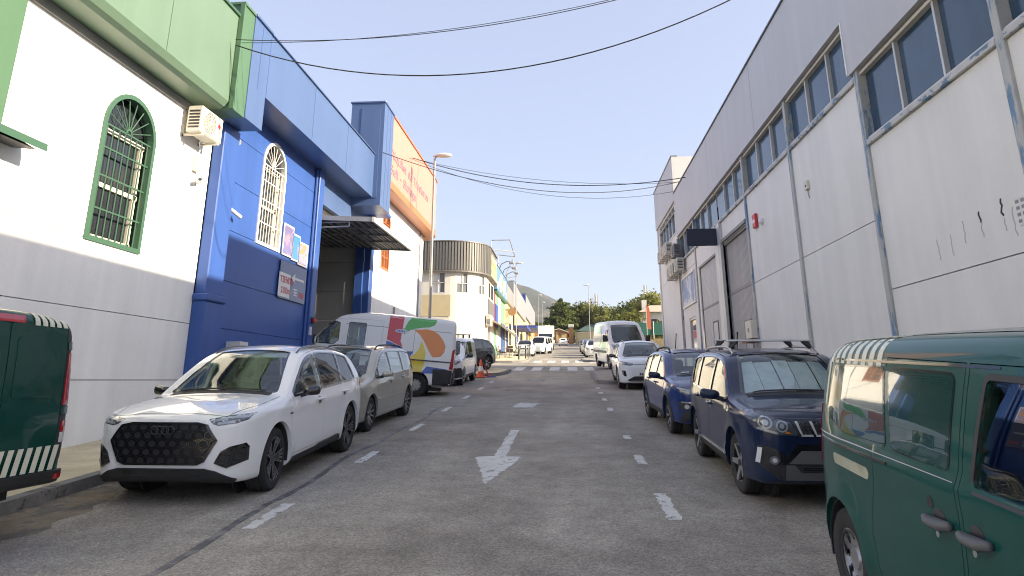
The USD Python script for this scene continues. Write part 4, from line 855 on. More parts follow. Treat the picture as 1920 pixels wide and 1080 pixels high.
    def end(s, poly, off=.004, d=.012, rear=False, step=.045):
        out = []
        for pts, t in s._tri(poly, step):
            y = s.endy(pts[:, 0], pts[:, 1], rear); sg = 1 if rear else -1
            # light smoothing of the sampled depth
            v = np.stack([pts[:, 0], y+sg*off, pts[:, 1]], 1); a = v[t]; ny = np.cross(a[:, 1]-a[:, 0], a[:, 2]-a[:, 0])[:, 1]
            t = np.where((ny*sg > 0)[:, None], t, t[:, ::-1]); out.append(s._solid(v, t, (0, sg, 0), d))
        return join(out)
    # windows --------------------------------------------------------
    def dlo(s, y0, y1, mt=.085, mb=.025, n=60, slant=None):
        ys = np.linspace(y0, y1, n); t = s.ze(ys)-mt; b = s.beltf(ys)+mb; k = t > b+.02
        if k.sum() < 3: return Polygon()
        p = Polygon(list(zip(ys[k], b[k]))+list(zip(ys[k][::-1], t[k][::-1]))).buffer(0)
        if slant is not None: p = p.intersection(slant)
        return p.buffer(-.02).buffer(.02)
    def wscreen(s, y0, y1, mx=.06, rear=False, n=24, mx1=None):
        ys = np.linspace(y0, y1, n); w = s.hw(ys, s.ze(ys))-np.linspace(mx, mx if mx1 is None else mx1, n)
        return Polygon(list(zip(w, ys))+list(zip(-w[::-1], ys[::-1]))).buffer(-.05).buffer(.05)

_wheels = {}
def wheel_proto(style, R, w, rim_r):
    """parts of a wheel about its own axle (x), outer face towards +x"""
    key = (style, R, w, rim_r)
    if key in _wheels: return _wheels[key]
    prof = [(rim_r-.012, -w*.42), (rim_r, -w*.46), (R*.9, -w*.5), (R*.965, -w*.44), (R*.99, -w*.36)]
    for c in (-.24, 0, .24):
        prof += [(R, w*(c-.05)), (R-.009, w*(c-.04)), (R-.009, w*(c+.04)), (R, w*(c+.05))]
    prof += [(R*.99, w*.36), (R*.965, w*.44), (R*.9, w*.5), (rim_r+.02, w*.485), (rim_r, w*.46), (rim_r-.012, w*.42)]
    tyre = lathe(prof+[prof[0]], 48)
    barrel = lathe([(rim_r-.012, -w*.42), (rim_r-.004, w*.42), (rim_r-.016, w*.46), (rim_r-.03, w*.43), (rim_r-.035, -w*.42), (rim_r-.012, -w*.42)], 40)
    rr = rim_r-.012; sp = []
    def spoke(a, w0, w1, r0=.05, r1=None, a2=None):
        r1 = r1 or rr; a2 = a if a2 is None else a2; n0 = np.array([-math.sin(a), math.cos(a)]); p = np.array([math.cos(a), math.sin(a)])*r0; q = np.array([math.cos(a2), math.sin(a2)])*r1; n1 = np.array([-math.sin(a2), math.cos(a2)])
        return Polygon([p+n0*w0/2, q+n1*w1/2, q-n1*w1/2, p-n0*w0/2])
    hub = Point(0, 0).buffer(.075 if style != 'steel' else .11)
    if style == 'y5':
        for i in range(5):
            a = i*2*PI/5; sp += [spoke(a-.10, .03, .022, a2=a-.30), spoke(a+.10, .03, .022, a2=a+.30), spoke(a-.05, .022, .018, a2=a-.09), spoke(a+.05, .022, .018, a2=a+.09)]
    elif style == 'five': sp = [spoke(i*2*PI/5, .075, .05) for i in range(5)]
    elif style == 'v10': sp = [spoke(i*2*PI/5+d, .03, .026, a2=i*2*PI/5+d*1.9) for i in range(5) for d in (-.16, .16)]
    elif style == 'seven': sp = [spoke(i*2*PI/7, .05, .035) for i in range(7)]
    if style == 'steel':
        disc = Point(0, 0).buffer(rr).difference(unary_union([affinity.rotate(affinity.translate(Point(0, 0).buffer(.026), rr*.76, 0), i*360/9, origin=(0, 0)) for i in range(9)]))
        face = ext(disc, 'x', w*.18, w*.18+.02); faces = [face, cyl((w*.2, 0, 0), (w*.36, 0, 0), .085, 20, .07)]
        edge = [ext(Point(0, 0).buffer(rr-.005).difference(Point(0, 0).buffer(rr-.022)), 'x', w*.2, w*.40)]
        mats = (RIMS, CHROME)
    else:
        u = unary_union(sp+[hub]); u = u.buffer(.008).buffer(-.008)
        g = ext(u, 'x', w*.30, w*.30+.028); v, f = arr(g); v = v.copy(); r = np.hypot(v[:, 1], v[:, 2]); v[:, 0] += .03*np.clip(r/rr, 0, 1)**2-.012
        faces = [(v, f)]
        if style == 'y5':
            e = u.difference(u.buffer(-.0055)); v, f = arr(ext(e, 'x', w*.30+.027, w*.30+.031)); v = v.copy(); r = np.hypot(v[:, 1], v[:, 2]); v[:, 0] += .03*np.clip(r/rr, 0, 1)**2-.012; edge = [(v, f)]; mats = (RIMD, RIMS)
        else: edge = [ext(Point(0, 0).buffer(.035), 'x', w*.3+.01, w*.3+.034)]; mats = (RIMS, RIMD)
    disc = cyl((-.01, 0, 0), (.015, 0, 0), rr*.72, 24)
    _wheels[key] = dict(tyre=(tyre, TYRE), barrel=(barrel, RIMD), rim=(join(faces), mats[0]), rim_edge=(join(edge), mats[1]), brake_disc=(disc, GALV), back=(cyl((-w*.4, 0, 0), (-w*.36, 0, 0), rim_r, 20), PLAST))
    return _wheels[key]
def add_wheel(par, x, y, R, w, rim_r, style, sg, steer=0.0, squash=.012):
    p = wheel_proto(style, R, w, rim_r); W = sub(par, 'wheel', (x, y, R-squash*0.5), Rz(steer))
    for nm, (g, mt) in p.items():
        v, f = arr(g)
        if sg < 0: v = v*np.array([-1, 1, 1]); f = f[:, ::-1]
        if nm == 'tyre': v = v.copy(); v[:, 2] = np.maximum(v[:, 2], -R+squash*.5)
        part(W, {'back': 'hub_back', 'rim_edge': 'rim_face'}.get(nm, nm), (v, f), mt, smooth=35)

def seats(par, rows, w=.5, hw_=.38, z=.32, dz=0.0):
    for y in rows:
        for x in (-hw_, hw_):
            t = sub(par, 'seat')
            part(t, 'cushion', moved(box(-w/2, w/2, 0, .5, z, z+.2, .05), (x, y, dz)), SEAT, smooth=40)
            v, f = arr(box(-w/2, w/2, 0, .13, 0, .62, .05)); v = v@Rx(-.25).T; part(t, 'backrest', moved((v, f), (x, y+.45, z+.16+dz)), SEAT, smooth=40)
            part(t, 'headrest', moved(box(-.14, .14, 0, .1, 0, .2, .04), (x, y+.62, z+.80+dz)), SEAT, smooth=40)

def mirror(par, c, x, y, z, sg, mt, w=.22, h=.16, dep=.13, black=True):
    m_ = sub(par, 'door_mirror'); s3 = trimesh.creation.icosphere(2, 1).vertices
    shell = Manifold.hull_points(np.vstack([s3*np.array([w/2, dep/2, h/2])*.8+np.array([sg*w*.5, .0, 0]), s3*np.array([.04, .05, h*.42])+np.array([sg*(w*.95), .02, .01]), s3*np.array([.04, .05, h*.36])+np.array([sg*.05, .02, -.01])])).trim_by_plane((0, -1, 0), -dep*.32)
    part(m_, 'housing', moved(shell, (x, y, z)), mt, smooth=50)
    part(m_, 'glass', moved(box(sg*.05, sg*w*.95, dep*.32, dep*.33, -h*.33, h*.33), (x, y, z)), CHROME)
    part(m_, 'stalk', hull([(x+sg*.05, y, z-.04), (x-sg*.06, y+.02, z-.07)], .03), PLAST if black else mt, smooth=50)

def build(name, label, c, pm, loc, head=0.0, pitch=None, roll=0.0, doors=(), win=(), ws=None, rw=None, style='five', rim=.22, steer=0.0, group=None, cat='car', cut_sides=(1, -1), interior=True, gl=None, bottom_black=None, extra_cut=(), frame=True, sidegl=None, wheels=True, seatrows=(1.75, 2.6), lhd=True, mirror_at=None, mir_m=None, zoff=0.0, seatz=0.0):
    """Body shell, cut doors, panes, wheels and seats. Returns the path of the vehicle."""
    gl = gl or CARGL; sidegl = sidegl or gl
    R0 = Rz(head)
    if pitch is None:                       # stand on the sloping street
        nrm = np.array([0, -SL, 1.0]); nrm /= np.linalg.norm(nrm)
        yv = R0 @ np.array([0, 1.0, 0]); yv = yv-nrm*(yv@nrm); yv /= np.linalg.norm(yv); xv = np.cross(yv, nrm); R_ = np.stack([xv, yv, nrm], 1)
    else: R_ = R0 @ Rx(pitch) @ Ry(roll)
    t = thing(name, label, cat, (loc[0], loc[1], SL*loc[1]+zoff), R_, group)
    body = c.loft()
    cav = c.loft(inset=.055, y0=c.cav[0], y1=c.cav[1], zfloor=c.cav[2], K1=10, K2=10, T=4)
    body = body-cav
    Ra = c.R+c.arch
    for wy in (c.fwy, c.rwy):
        for sg in (1, -1):
            body = body-ext(Point(wy, c.R+.01).buffer(Ra, 24), 'x', sg*(c.W/2-.36), sg*(c.W/2+.2))
    # openings
    for w_ in win: body = body-ext(w_['poly'], 'x', -2, 2)
    if ws is not None: body = body-ext(ws, 'z', float(c.top(ws.bounds[1]))-.12, 4)
    if rw is not None: body = body-ext(rw, 'y', c.L-1.2, c.L+.5)
    for e in extra_cut: body = body-e
    doorm = []
    for dn, poly in doors:
        poly = poly.difference(Point(c.rwy, c.R).buffer(Ra+.05)).difference(Point(c.fwy, c.R).buffer(Ra+.06))
        for sg in cut_sides:
            pr_ = ext(poly, 'x', sg*.30, sg*1.4); dm = body ^ ext(poly.buffer(-.005), 'x', sg*.3, sg*1.4)
            doorm.append((dn, dm)); body = body-pr_
    part(t, 'body', body, pm, smooth=32)
    for dn, dm in doorm: part(t, dn, dm, pm, smooth=32)
    for wy in (c.fwy, c.rwy):
        for sg in (1, -1):
            a = np.linspace(-.25, PI+.25, 20); ro = Ra+.004
            o = Polygon([(wy+ro*math.cos(q), c.R+.01+ro*math.sin(q)) for q in a]+[(wy+(ro-.02)*math.cos(q), c.R+.01+(ro-.02)*math.sin(q)) for q in a[::-1]])
            part(t, 'arch_liner', [ext(o, 'x', sg*(c.W/2-.38), sg*(c.W/2-.045)), ext(Point(wy, c.R).buffer(Ra), 'x', sg*(c.W/2-.40), sg*(c.W/2-.37))], PLAST)
    part(t, 'underbody', box(-c.W/2+.3, c.W/2-.3, .35, c.L-.35, .2, .3), PLAST)
    allw = unary_union([w_['poly'] for w_ in win]) if win else None
    for w_ in win:
        for sg in (1, -1): part(t, 'side_window', c.side(w_['poly'].buffer(.004), -.010, .004, sg, .08), w_.get('m', sidegl), smooth=40)
    if frame and win:
        if True:
            hullp = allw.buffer(.055).buffer(-.030); fr_ = hullp.difference(allw)
            for sg in (1, -1): part(t, 'window_trim', c.side(fr_, .0025, .01, sg, .05), GLOSSB, smooth=40)
    if ws is not None:
        part(t, 'windscreen', c.topp(ws.buffer(.004), -.008, .004, .08), gl, smooth=40); part(t, 'windscreen_seal', c.topp(ws.difference(ws.buffer(-.022)), .002, .006, .05), GLOSSB, smooth=40)
        b = ws.bounds; yc = b[1]
        for sx, an in ((-.02, .95), (-.55, 1.1)):
            p = [(sx+i*.085, yc-.015+(.02 if i else 0), 0) for i in range(8)]; pts = np.array([(q[0], q[1], float(c.topz(abs(q[0]), max(q[1], .05)))+.02) for q in p]); part(t, 'wiper', tube(pts, .009, 5), PLAST)
        part(t, 'scuttle', c.topp(sbox(-b[2]+.05, yc-.10, b[2]-.05, yc-.005), .004, .01, .06), PLAST, smooth=40)
    if rw is not None: part(t, 'rear_window', c.end(rw.buffer(.004), -.008, .004, True, .08), gl, smooth=40)
    if interior:
        b = ws.bounds if ws is not None else (0, 1, 0, 0); yd = b[1]
        zt = float(c.beltf(yd+.3)); wi = c.W/2-.2
        part(t, 'dashboard', hull([(sx*wi, y, z) for sx in (-1, 1) for y, z in ((yd-.0, zt-.10), (yd+.45, zt-.04), (yd+.62, zt-.18), (yd+.55, zt-.4), (yd, zt-.4))], .02), DASH, smooth=40)
        part(t, 'cabin_floor', box(-wi, wi, yd, c.cav[1]-.06, c.cav[2]+.005, c.cav[2]+.03), SEAT)
        sx = .37 if lhd else -.37; wv, wf = arr(trimesh.creation.torus(.175, .016, 20, 8)); wv = wv@Rx(PI/2-.45).T; part(t, 'steering_wheel', [(wv+np.array([sx, yd+.72, zt+.0]), wf), cyl((sx, yd+.72, zt), (sx, yd+.5, zt-.12), .03, 8)], DASH, smooth=40)
        seats(t, [yd+r for r in seatrows] if False else [r for r in seatrows], z=.30+seatz, hw_=wi*.52)
    if wheels:
        for sg in (1, -1):
            for wy, st in ((c.fwy, steer), (c.rwy, 0)):
                add_wheel(t, sg*(c.W/2-c.tw/2-.035), wy, c.R, c.tw, rim, style, sg, st)
    if mirror_at:
        y, z, w, h_ = mirror_at
        for sg in (1, -1): mirror(t, c, sg*(float(c.hw(y, z))+.03), y, z, sg, mir_m or pm, w, h_)
    return t
def handle(t, c, y, z, w=.2, mt=None, h=.032, sgs=(1, -1)):
    for sg in sgs:
        x = float(c.hw(y, z)); part(t, 'door_handle', hull([(sg*(x+.012), y-w/2, z), (sg*(x+.034), y-w/2+.03, z+.004), (sg*(x+.034), y+w/2-.03, z+.004), (sg*(x+.012), y+w/2, z)], h/2), mt or PLAST, smooth=50)
        part(t, 'handle_recess', c.side(Point(y, z-.012).buffer(.055), .001, .004, sg, .03), GLOSSB)
def mx(poly): return affinity.scale(poly, -1, 1, origin=(0, 0))
def both(t, name, c, poly, mt, off=.004, d=.012, rear=False, **k):
    part(t, name, c.end(poly, off, d, rear, **k), mt, smooth=35); part(t, name, c.end(mx(poly), off, d, rear, **k), mt, smooth=35)
def roof_rails(t, c, y0, y1, mt, x=None, h=.05, r=.016, z_in=.05):
    for sg in (1, -1):
        ys = np.linspace(y0, y1, 14); xs = c.hw(ys, c.ze(ys))-z_in; zz = c.topz(xs, ys)
        up_ = h*np.minimum(1, np.minimum((ys-y0), (y1-ys))/.18); part(t, 'roof_rail', tube(np.stack([sg*xs, ys, zz+up_], 1), r, 8), mt, smooth=50)
def plate(t, c, z, w=.52, h=.11, rear=False, x=0.0, y=None):
    yy = (float(c.endy(np.array([abs(x)+.0]), np.array([z]), rear)[0]) if y is None else y); sg = 1 if rear else -1
    p = sub(t, 'number_plate'); part(p, 'plate_board', box(x-w/2, x+w/2, yy+sg*.004, yy+sg*.018, z-h/2, z+h/2, .003), PLATE); part(p, 'blue_band', box(x+(w/2-.045)*1.0, x+w/2, yy+sg*.018, yy+sg*.02, z-h/2+.004, z+h/2-.004), EUB)
    for i in range(7):
        if i != 4: part(p, 'character', box(x-w/2+.04+i*.058, x-w/2+.075+i*.058, yy+sg*.018, yy+sg*.0195, z-.032, z+.032), GLOSSB)
def rect(a, b, c_, d): return sbox(a, b, c_, d)
def lamp_unit(t, c, poly, inner=(), name='headlight'):
    for p, q in ((poly, inner), (mx(poly), [mx(i) for i in inner])):
        h_ = sub(t, name); part(h_, 'housing', c.end(p, .002, .02, step=.02), LAMPDK, smooth=35)
        for i in q: part(h_, 'reflector', c.end(i.intersection(p.buffer(-.006)), .006, .006, step=.015), LAMPIN, smooth=35)
        part(h_, 'lens', c.end(p, .011, .003, step=.02), LAMPGL, smooth=35)
# ---------------------------------------------------------------- white sports utility car (left front)
def slantpoly(y0, y1, z0, z1, f0=0.0, f1=0.0):
    """y range with slanted ends: f0, f1 shift the top of each end"""
    return Polygon([(y0, z0), (y1, z0), (y1+f1, z1), (y0+f0, z1)])
c = Car(4.68, 1.893,
        top=[(0, .80), (.02, .90), (.06, .945), (.14, .975), (.4, 1.03), (.9, 1.085), (1.22, 1.115), (1.30, 1.15), (1.7, 1.40), (2.1, 1.61), (2.3, 1.66), (2.7, 1.69), (3.2, 1.675), (3.7, 1.62), (4.05, 1.54), (4.15, 1.46), (4.45, 1.12), (4.6, 1.02), (4.66, .9), (4.68, .8)],
        bot=[(0, .45), (.02, .34), (.06, .27), (.15, .23), (.5, .21), (4.2, .24), (4.5, .32), (4.65, .42), (4.68, .5)],
        plan=[(0, .50), (.02, .60), (.06, .70), (.12, .79), (.2, .85), (.35, .905), (.6, .935), (1.0, .942), (3.8, .946), (4.2, .925), (4.5, .86), (4.62, .78), (4.68, .62)],
        belt=[(0, 1.2), (.9, 1.02), (1.5, 1.045), (3.0, 1.085), (4.68, 1.13)], tum=.32, tcv=.10, upin=.035, lowin=.055, cr=.05, rr=.10,
        crease=[(.93, .98, .018, .05), (.42, .46, .012, .06)], R=.365, fwy=.90, rwy=3.72, tw=.255, flare=.012)
c.cav = (1.12, 4.35, .40)
dl = c.dlo(1.25, 4.22, .075, .02, slant=Polygon([(1, .9), (3.98, .9), (3.98, 1.12), (3.60, 1.8), (1, 1.8)]))
pill = [slantpoly(2.40, 2.47, .9, 1.7, .02, .02), slantpoly(3.28, 3.34, .9, 1.7, .05, .05)]
wn = dl.difference(unary_union(pill)); wins = [dict(poly=g.buffer(-.012).buffer(.012), m=TINTGL if g.centroid.x > 2.4 else CARGL) for g in wn.geoms]
doors = [('front_door', Polygon([(1.28, .34), (2.43, .34), (2.45, 1.72), (1.28, 1.72)])), ('rear_door', Polygon([(2.44, .34), (3.40, .34), (3.62, 1.1), (3.62, 1.3), (3.3, 1.72), (2.46, 1.72)]))]
doors = [(n_, p.intersection(Polygon([(1.0, .34)]+[(y, float(c.ze(y))-.02) for y in np.linspace(1.28, 3.9, 30)]+[(3.9, .34)]))) for n_, p in doors]
audi = build('car', 'white sports utility car with big black honeycomb grille parked nearest on the left', c, P_WHITE, (-4.50, 7.62), doors=doors, win=wins,
             ws=c.wscreen(1.27, 2.16, .075, mx1=.11), rw=c.wscreen and Polygon([(-.55, 1.17), (.55, 1.17), (.45, 1.47), (-.45, 1.47)]), style='y5', rim=.262, steer=.06, seatrows=(1.95, 2.85), seatz=.1, gl=CARGL,
             mirror_at=(1.62, 1.10, .22, .15), mir_m=GLOSSB)
gp = Polygon([(-.62, .69), (-.50, .86), (-.38, .885), (.38, .885), (.50, .86), (.62, .69), (.50, .47), (.42, .435), (-.42, .435), (-.50, .47)])
g_ = sub(audi, 'grille'); part(g_, 'backing', c.end(gp, .004, .03), PLAST, smooth=30); part(g_, 'surround', c.end(gp.difference(gp.buffer(-.024)), .018, .02), GLOSSB, smooth=30)
hx = []
for i in range(-5, 6):
    for j in range(5):
        cx_, cz_ = i*.118+(.059 if j % 2 else 0), .835-j*.088; q = Polygon([(cx_+.068*math.cos(a), cz_+.0587*math.sin(a)) for a in np.arange(6)*PI/3+PI/6]); hx.append(q.buffer(-.004).difference(q.buffer(-.017)))
hx = unary_union(hx).intersection(gp.buffer(-.02)); part(g_, 'honeycomb', c.end(hx, .014, .012, step=.03), GLOSSB, smooth=25)
em = sub(audi, 'emblem')
for i in range(4):
    tv, tf = arr(trimesh.creation.torus(.042, .0075, 20, 8)); tv = tv@Rx(PI/2).T; part(em, 'ring', (tv+np.array([-.0915+i*.061, float(c.endy([.05], [.80])[0])-.03, .80]), tf), RIMD, smooth=50)
hl = Polygon([(.49, .915), (.55, .865), (.61, .845), (.78, .862), (.855, .89), (.875, .955), (.70, .948)])
lamp_unit(audi, c, hl, [Polygon([(.54, .905), (.70, .935), (.865, .945), (.86, .915), (.70, .915), (.57, .89)]), Polygon([(.60, .855), (.76, .87), (.76, .90), (.6, .88)])])
ai = Polygon([(.60, .455), (.66, .575), (.74, .62), (.86, .645), (.88, .60), (.875, .455), (.72, .395)])
for p in (ai, mx(ai)):
    a_ = sub(audi, 'air_intake'); part(a_, 'backing', c.end(p, .006, .02, step=.02), PLAST, smooth=30); part(a_, 'rim', c.end(p.difference(p.buffer(-.018)), .014, .012, step=.03), GLOSSB, smooth=30)
    for z in (.47, .53, .585): part(a_, 'slat', c.end(p.buffer(-.015).intersection(sbox(-2, z, 2, z+.014)), .012, .01, step=.03), GLOSSB)
    part(a_, 'fin', c.end(p.intersection(LineString([(p.centroid.x-.02*np.sign(p.centroid.x), .38), (p.centroid.x+.04*np.sign(p.centroid.x), .66)]).buffer(.014)), .02, .012, step=.03), GLOSSB)
lip = Polygon([(-.80, .27), (-.62, .37), (-.5, .40), (.5, .40), (.62, .37), (.80, .27), (.78, .215), (-.78, .215)])
part(audi, 'lower_spoiler', c.end(lip, .018, .06), PLAST, smooth=30); part(audi, 'lower_intake', c.end(Polygon([(-.46, .31), (-.42, .38), (.42, .38), (.46, .31)]), .024, .01), GLOSSB)
part(audi, 'bonnet_seam', c.topp(LineString([(-.80, .62), (-.66, .12), (.66, .12), (.80, .62)]).buffer(.004), .0015, .004, .03), GLOSSB)
for sg in (1, -1):
    part(audi, 'bonnet_seam', c.topp(LineString([(sg*.80, .62), (sg*.80, 1.2)]).buffer(.004), .0015, .004, .03), GLOSSB)
    part(audi, 'washer_cover', c.end(sbox(.70, .785, .78, .82).buffer(.008) if sg > 0 else mx(sbox(.70, .785, .78, .82).buffer(.008)), .003, .004, step=.03), P_WHITE)
    part(audi, 'sill_trim', c.side(Polygon([(1.35, .22), (3.25, .22), (3.2, .33), (1.4, .30)]), .012, .02, sg), PLAST, smooth=30)
    part(audi, 'sill_chrome', c.side(Polygon([(2.2, .315), (3.2, .335), (3.1, .36), (2.3, .335)]), .016, .01, sg), RIMD, smooth=30)
    part(audi, 'fender_badge', c.side(sbox(1.24, .84, 1.32, .86), .004, .006, sg), PLAST)
    part(audi, 'tail_lamp', c.side(Polygon([(4.25, .98), (4.6, .95), (4.6, 1.05), (4.3, 1.09)]), .004, .01, sg), REDL, smooth=30)
handle(audi, c, 2.28, .945, .22, P_WHITE); handle(audi, c, 3.36, .975, .22, P_WHITE); roof_rails(audi, c, 2.15, 4.05, GLOSSB, h=.028, r=.014, z_in=.035)
fx = thing('roof_aerial', '', '') if False else None

# ---------------------------------------------------------------- champagne people carrier behind it
c = Car(4.467, 1.80,
        top=[(0, .66), (.02, .76), (.06, .82), (.15, .88), (.4, .96), (.8, 1.03), (1.0, 1.07), (1.08, 1.11), (1.5, 1.36), (1.9, 1.555), (2.1, 1.60), (2.6, 1.625), (3.4, 1.61), (4.0, 1.56), (4.2, 1.49), (4.34, 1.2), (4.42, 1.0), (4.46, .85), (4.467, .75)],
        bot=[(0, .42), (.02, .31), (.06, .24), (.2, .20), (4.1, .22), (4.4, .30), (4.467, .42)],
        plan=[(0, .46), (.02, .57), (.06, .68), (.13, .77), (.25, .835), (.5, .885), (.9, .895), (3.7, .895), (4.1, .87), (4.35, .80), (4.44, .72), (4.467, .6)],
        belt=[(0, 1.1), (.9, .98), (1.5, 1.0), (3.0, 1.04), (4.467, 1.08)], tum=.26, tcv=.12, upin=.03, lowin=.05, cr=.05, rr=.10,
        crease=[(.84, .92, .014, .05)], R=.325, fwy=.93, rwy=3.633, tw=.215, flare=.014)
c.cav = (.98, 4.2, .38)
dl = c.dlo(1.05, 4.1, .085, .02); wn = dl.difference(unary_union([slantpoly(1.42, 1.50, .9, 1.7, .03, .03), slantpoly(2.30, 2.39, .9, 1.7, .02, .02), slantpoly(3.22, 3.31, .9, 1.7, .03, .03)]))
wins = [dict(poly=g.buffer(-.02).buffer(.02)) for g in wn.geoms if g.area > .01]
lim = Polygon([(1.0, .30)]+[(y, float(c.ze(y))-.02) for y in np.linspace(1.1, 3.9, 30)]+[(3.9, .30)])
zaf = build('car', 'champagne people carrier parked behind the white sports utility car', c, P_CHAMP, (-4.80, 12.78), head=-.035, win=wins, doors=[('front_door', sbox(1.22, .30, 2.34, 1.8).intersection(lim)), ('rear_door', sbox(2.35, .30, 3.30, 1.8).intersection(lim))],
            ws=c.wscreen(1.06, 1.95, .07, mx1=.09), rw=Polygon([(-.60, 1.12), (.60, 1.12), (.52, 1.46), (-.52, 1.46)]), style='v10', rim=.222, seatrows=(1.75, 2.6), mirror_at=(1.50, 1.05, .22, .14), mir_m=P_CHAMP)
hl = Polygon([(.50, .70), (.56, .62), (.68, .59), (.80, .66), (.86, .84), (.80, .88), (.66, .82)])
lamp_unit(zaf, c, hl, [Point(.62, .69).buffer(.062), Point(.75, .74).buffer(.06)])
gpz = Polygon([(-.42, .62), (-.46, .74), (.46, .74), (.42, .62)]); part(zaf, 'grille', c.end(gpz, .004, .02), PLAST, smooth=30); part(zaf, 'grille_bar', c.end(sbox(-.44, .69, .44, .735), .012, .01), CHROME, smooth=30)
part(zaf, 'lower_intake', c.end(sbox(-.40, .33, .40, .44), .004, .02), PLAST, smooth=30)
lo = Polygon([(.52, .34), (.56, .47), (.74, .48), (.74, .34)])
for p in (lo, mx(lo)):
    f_ = sub(zaf, 'fog_grille'); part(f_, 'backing', c.end(p, .004, .02), PLAST, smooth=30)
    for z in (.36, .40, .44): part(f_, 'slat', c.end(p.intersection(sbox(-2, z, 2, z+.012)), .012, .01, step=.03), PLASTG)
for sg in (1, -1):
    part(zaf, 'rub_strip', c.side(sbox(1.28, .55, 3.1, .59), .010, .012, sg), P_CHAMP, smooth=30); part(zaf, 'sill_trim', c.side(Polygon([(1.3, .21), (3.2, .21), (3.2, .29), (1.3, .29)]), .012, .012, sg), P_CHAMP, smooth=30)
    part(zaf, 'tail_lamp', c.side(Polygon([(4.12, 1.02), (4.36, .98), (4.28, 1.25), (4.18, 1.45), (4.10, 1.45)]), .004, .01, sg), REDL, smooth=30)
handle(zaf, c, 2.18, .90, .2, P_CHAMP); handle(zaf, c, 3.14, .93, .2, P_CHAMP); roof_rails(zaf, c, 1.98, 4.05, PLAST, h=.045, r=.017); plate(zaf, c, .50)
part(zaf, 'bonnet_seam', c.topp(LineString([(-.60, .10), (.60, .10)]).buffer(.004), .0015, .004, .03), GLOSSB)

# ---------------------------------------------------------------- navy compact sports utility car (right)
c = Car(4.175, 1.775,
        top=[(0, .80), (.015, .90), (.04, .95), (.10, .985), (.3, 1.015), (.7, 1.055), (1.02, 1.085), (1.12, 1.11), (1.2, 1.15), (1.55, 1.39), (1.82, 1.545), (2.0, 1.59), (2.5, 1.62), (3.2, 1.60), (3.7, 1.55), (3.85, 1.45), (4.02, 1.12), (4.12, 1.0), (4.16, .9), (4.175, .8)],
        bot=[(0, .44), (.015, .34), (.05, .28), (.15, .24), (.5, .22), (3.8, .25), (4.1, .34), (4.175, .45)],
        plan=[(0, .52), (.015, .62), (.05, .71), (.11, .78), (.2, .825), (.35, .86), (.6, .88), (1.0, .885), (3.4, .885), (3.8, .86), (4.05, .80), (4.14, .72), (4.175, .6)],
        belt=[(0, 1.1), (.9, .99), (1.4, 1.0), (3.0, 1.04), (4.175, 1.09)], tum=.24, tcv=.12, upin=.025, lowin=.045, cr=.045, rr=.09,
        crease=[(.88, .97, .022, .06), (.42, .46, .014, .06)], R=.340, fwy=.87, rwy=3.37, tw=.215, flare=.02)
c.cav = (1.05, 3.95, .40)
dl = c.dlo(1.1, 3.85, .075, .02); wn = dl.difference(unary_union([slantpoly(2.20, 2.28, .9, 1.7, .02, .02), slantpoly(3.10, 3.18, .9, 1.7, .06, .06)])).intersection(Polygon([(1, .9), (3.55, .9), (3.75, 1.6), (1, 1.6)]))
wins = [dict(poly=g.buffer(-.015).buffer(.015), m=TINTGL if g.centroid.x > 2.3 else CARGL) for g in wn.geoms if g.area > .01]
lim = Polygon([(1.0, .32)]+[(y, float(c.ze(y))-.02) for y in np.linspace(1.1, 3.8, 30)]+[(3.8, .32)])
vit = build('car', 'navy compact sports utility car with roof bars and silver sunshade behind its windscreen', c, P_NAVY, (2.83, 7.84), win=wins, doors=[('front_door', sbox(1.20, .32, 2.24, 1.8).intersection(lim)), ('rear_door', Polygon([(2.25, .32), (3.0, .32), (3.22, .9), (3.2, 1.8), (2.25, 1.8)]).intersection(lim))],
            ws=c.wscreen(1.14, 1.90, .065, mx1=.09), style='five', rim=.225, seatrows=(1.75, 2.55), mirror_at=(1.44, 1.06, .23, .15), mir_m=P_NAVY, steer=.05)
hl = Polygon([(.40, .755), (.46, .88), (.62, .93), (.84, .975), (.85, .90), (.80, .80), (.60, .755)])
lamp_unit(vit, c, hl, [Point(.56, .845).buffer(.060).difference(Point(.56, .845).buffer(.046)), Point(.56, .845).buffer(.024), Point(.72, .88).buffer(.066).difference(Point(.72, .88).buffer(.052)), Point(.72, .88).buffer(.03), Polygon([(.60, .78), (.78, .83), (.80, .81), (.62, .765)])])
for p in (Polygon([(.47, .77), (.54, .775), (.52, .80)]), mx(Polygon([(.47, .77), (.54, .775), (.52, .80)]))): part(vit, 'indicator', c.end(p, .014, .004, step=.03), AMB)
for sg in (1, -1):
    lp = Polygon([(.14, .80), (.30, .89), (.46, .975), (.40, .985), (.20, .955), (.12, .93)]); lw = sub(vit, 'headlight_side'); part(lw, 'housing', c.side(lp, .004, .012, sg, .03), LAMPDK, smooth=30); part(lw, 'lens', c.side(lp, .012, .003, sg, .03), LAMPGL, smooth=30)
SLAT = mat('bright_slat', (.62, .62, .63), .25, metal=.35, obj=True)
gpv = Polygon([(-.47, .90), (.47, .90), (.40, .745), (-.40, .745)]); g_ = sub(vit, 'grille'); part(g_, 'backing', c.end(gpv, .004, .02), PLAST, smooth=30)
mesh_ = unary_union([LineString([(-.5+i*.045, .74), (-.5+i*.045+.09, .91)]).buffer(.004) for i in range(24)]+[LineString([(-.5+i*.045, .74), (-.5+i*.045-.09, .91)]).buffer(.004) for i in range(24)]).intersection(gpv); part(g_, 'mesh', c.end(mesh_, .009, .006, step=.03), GLOSSB)
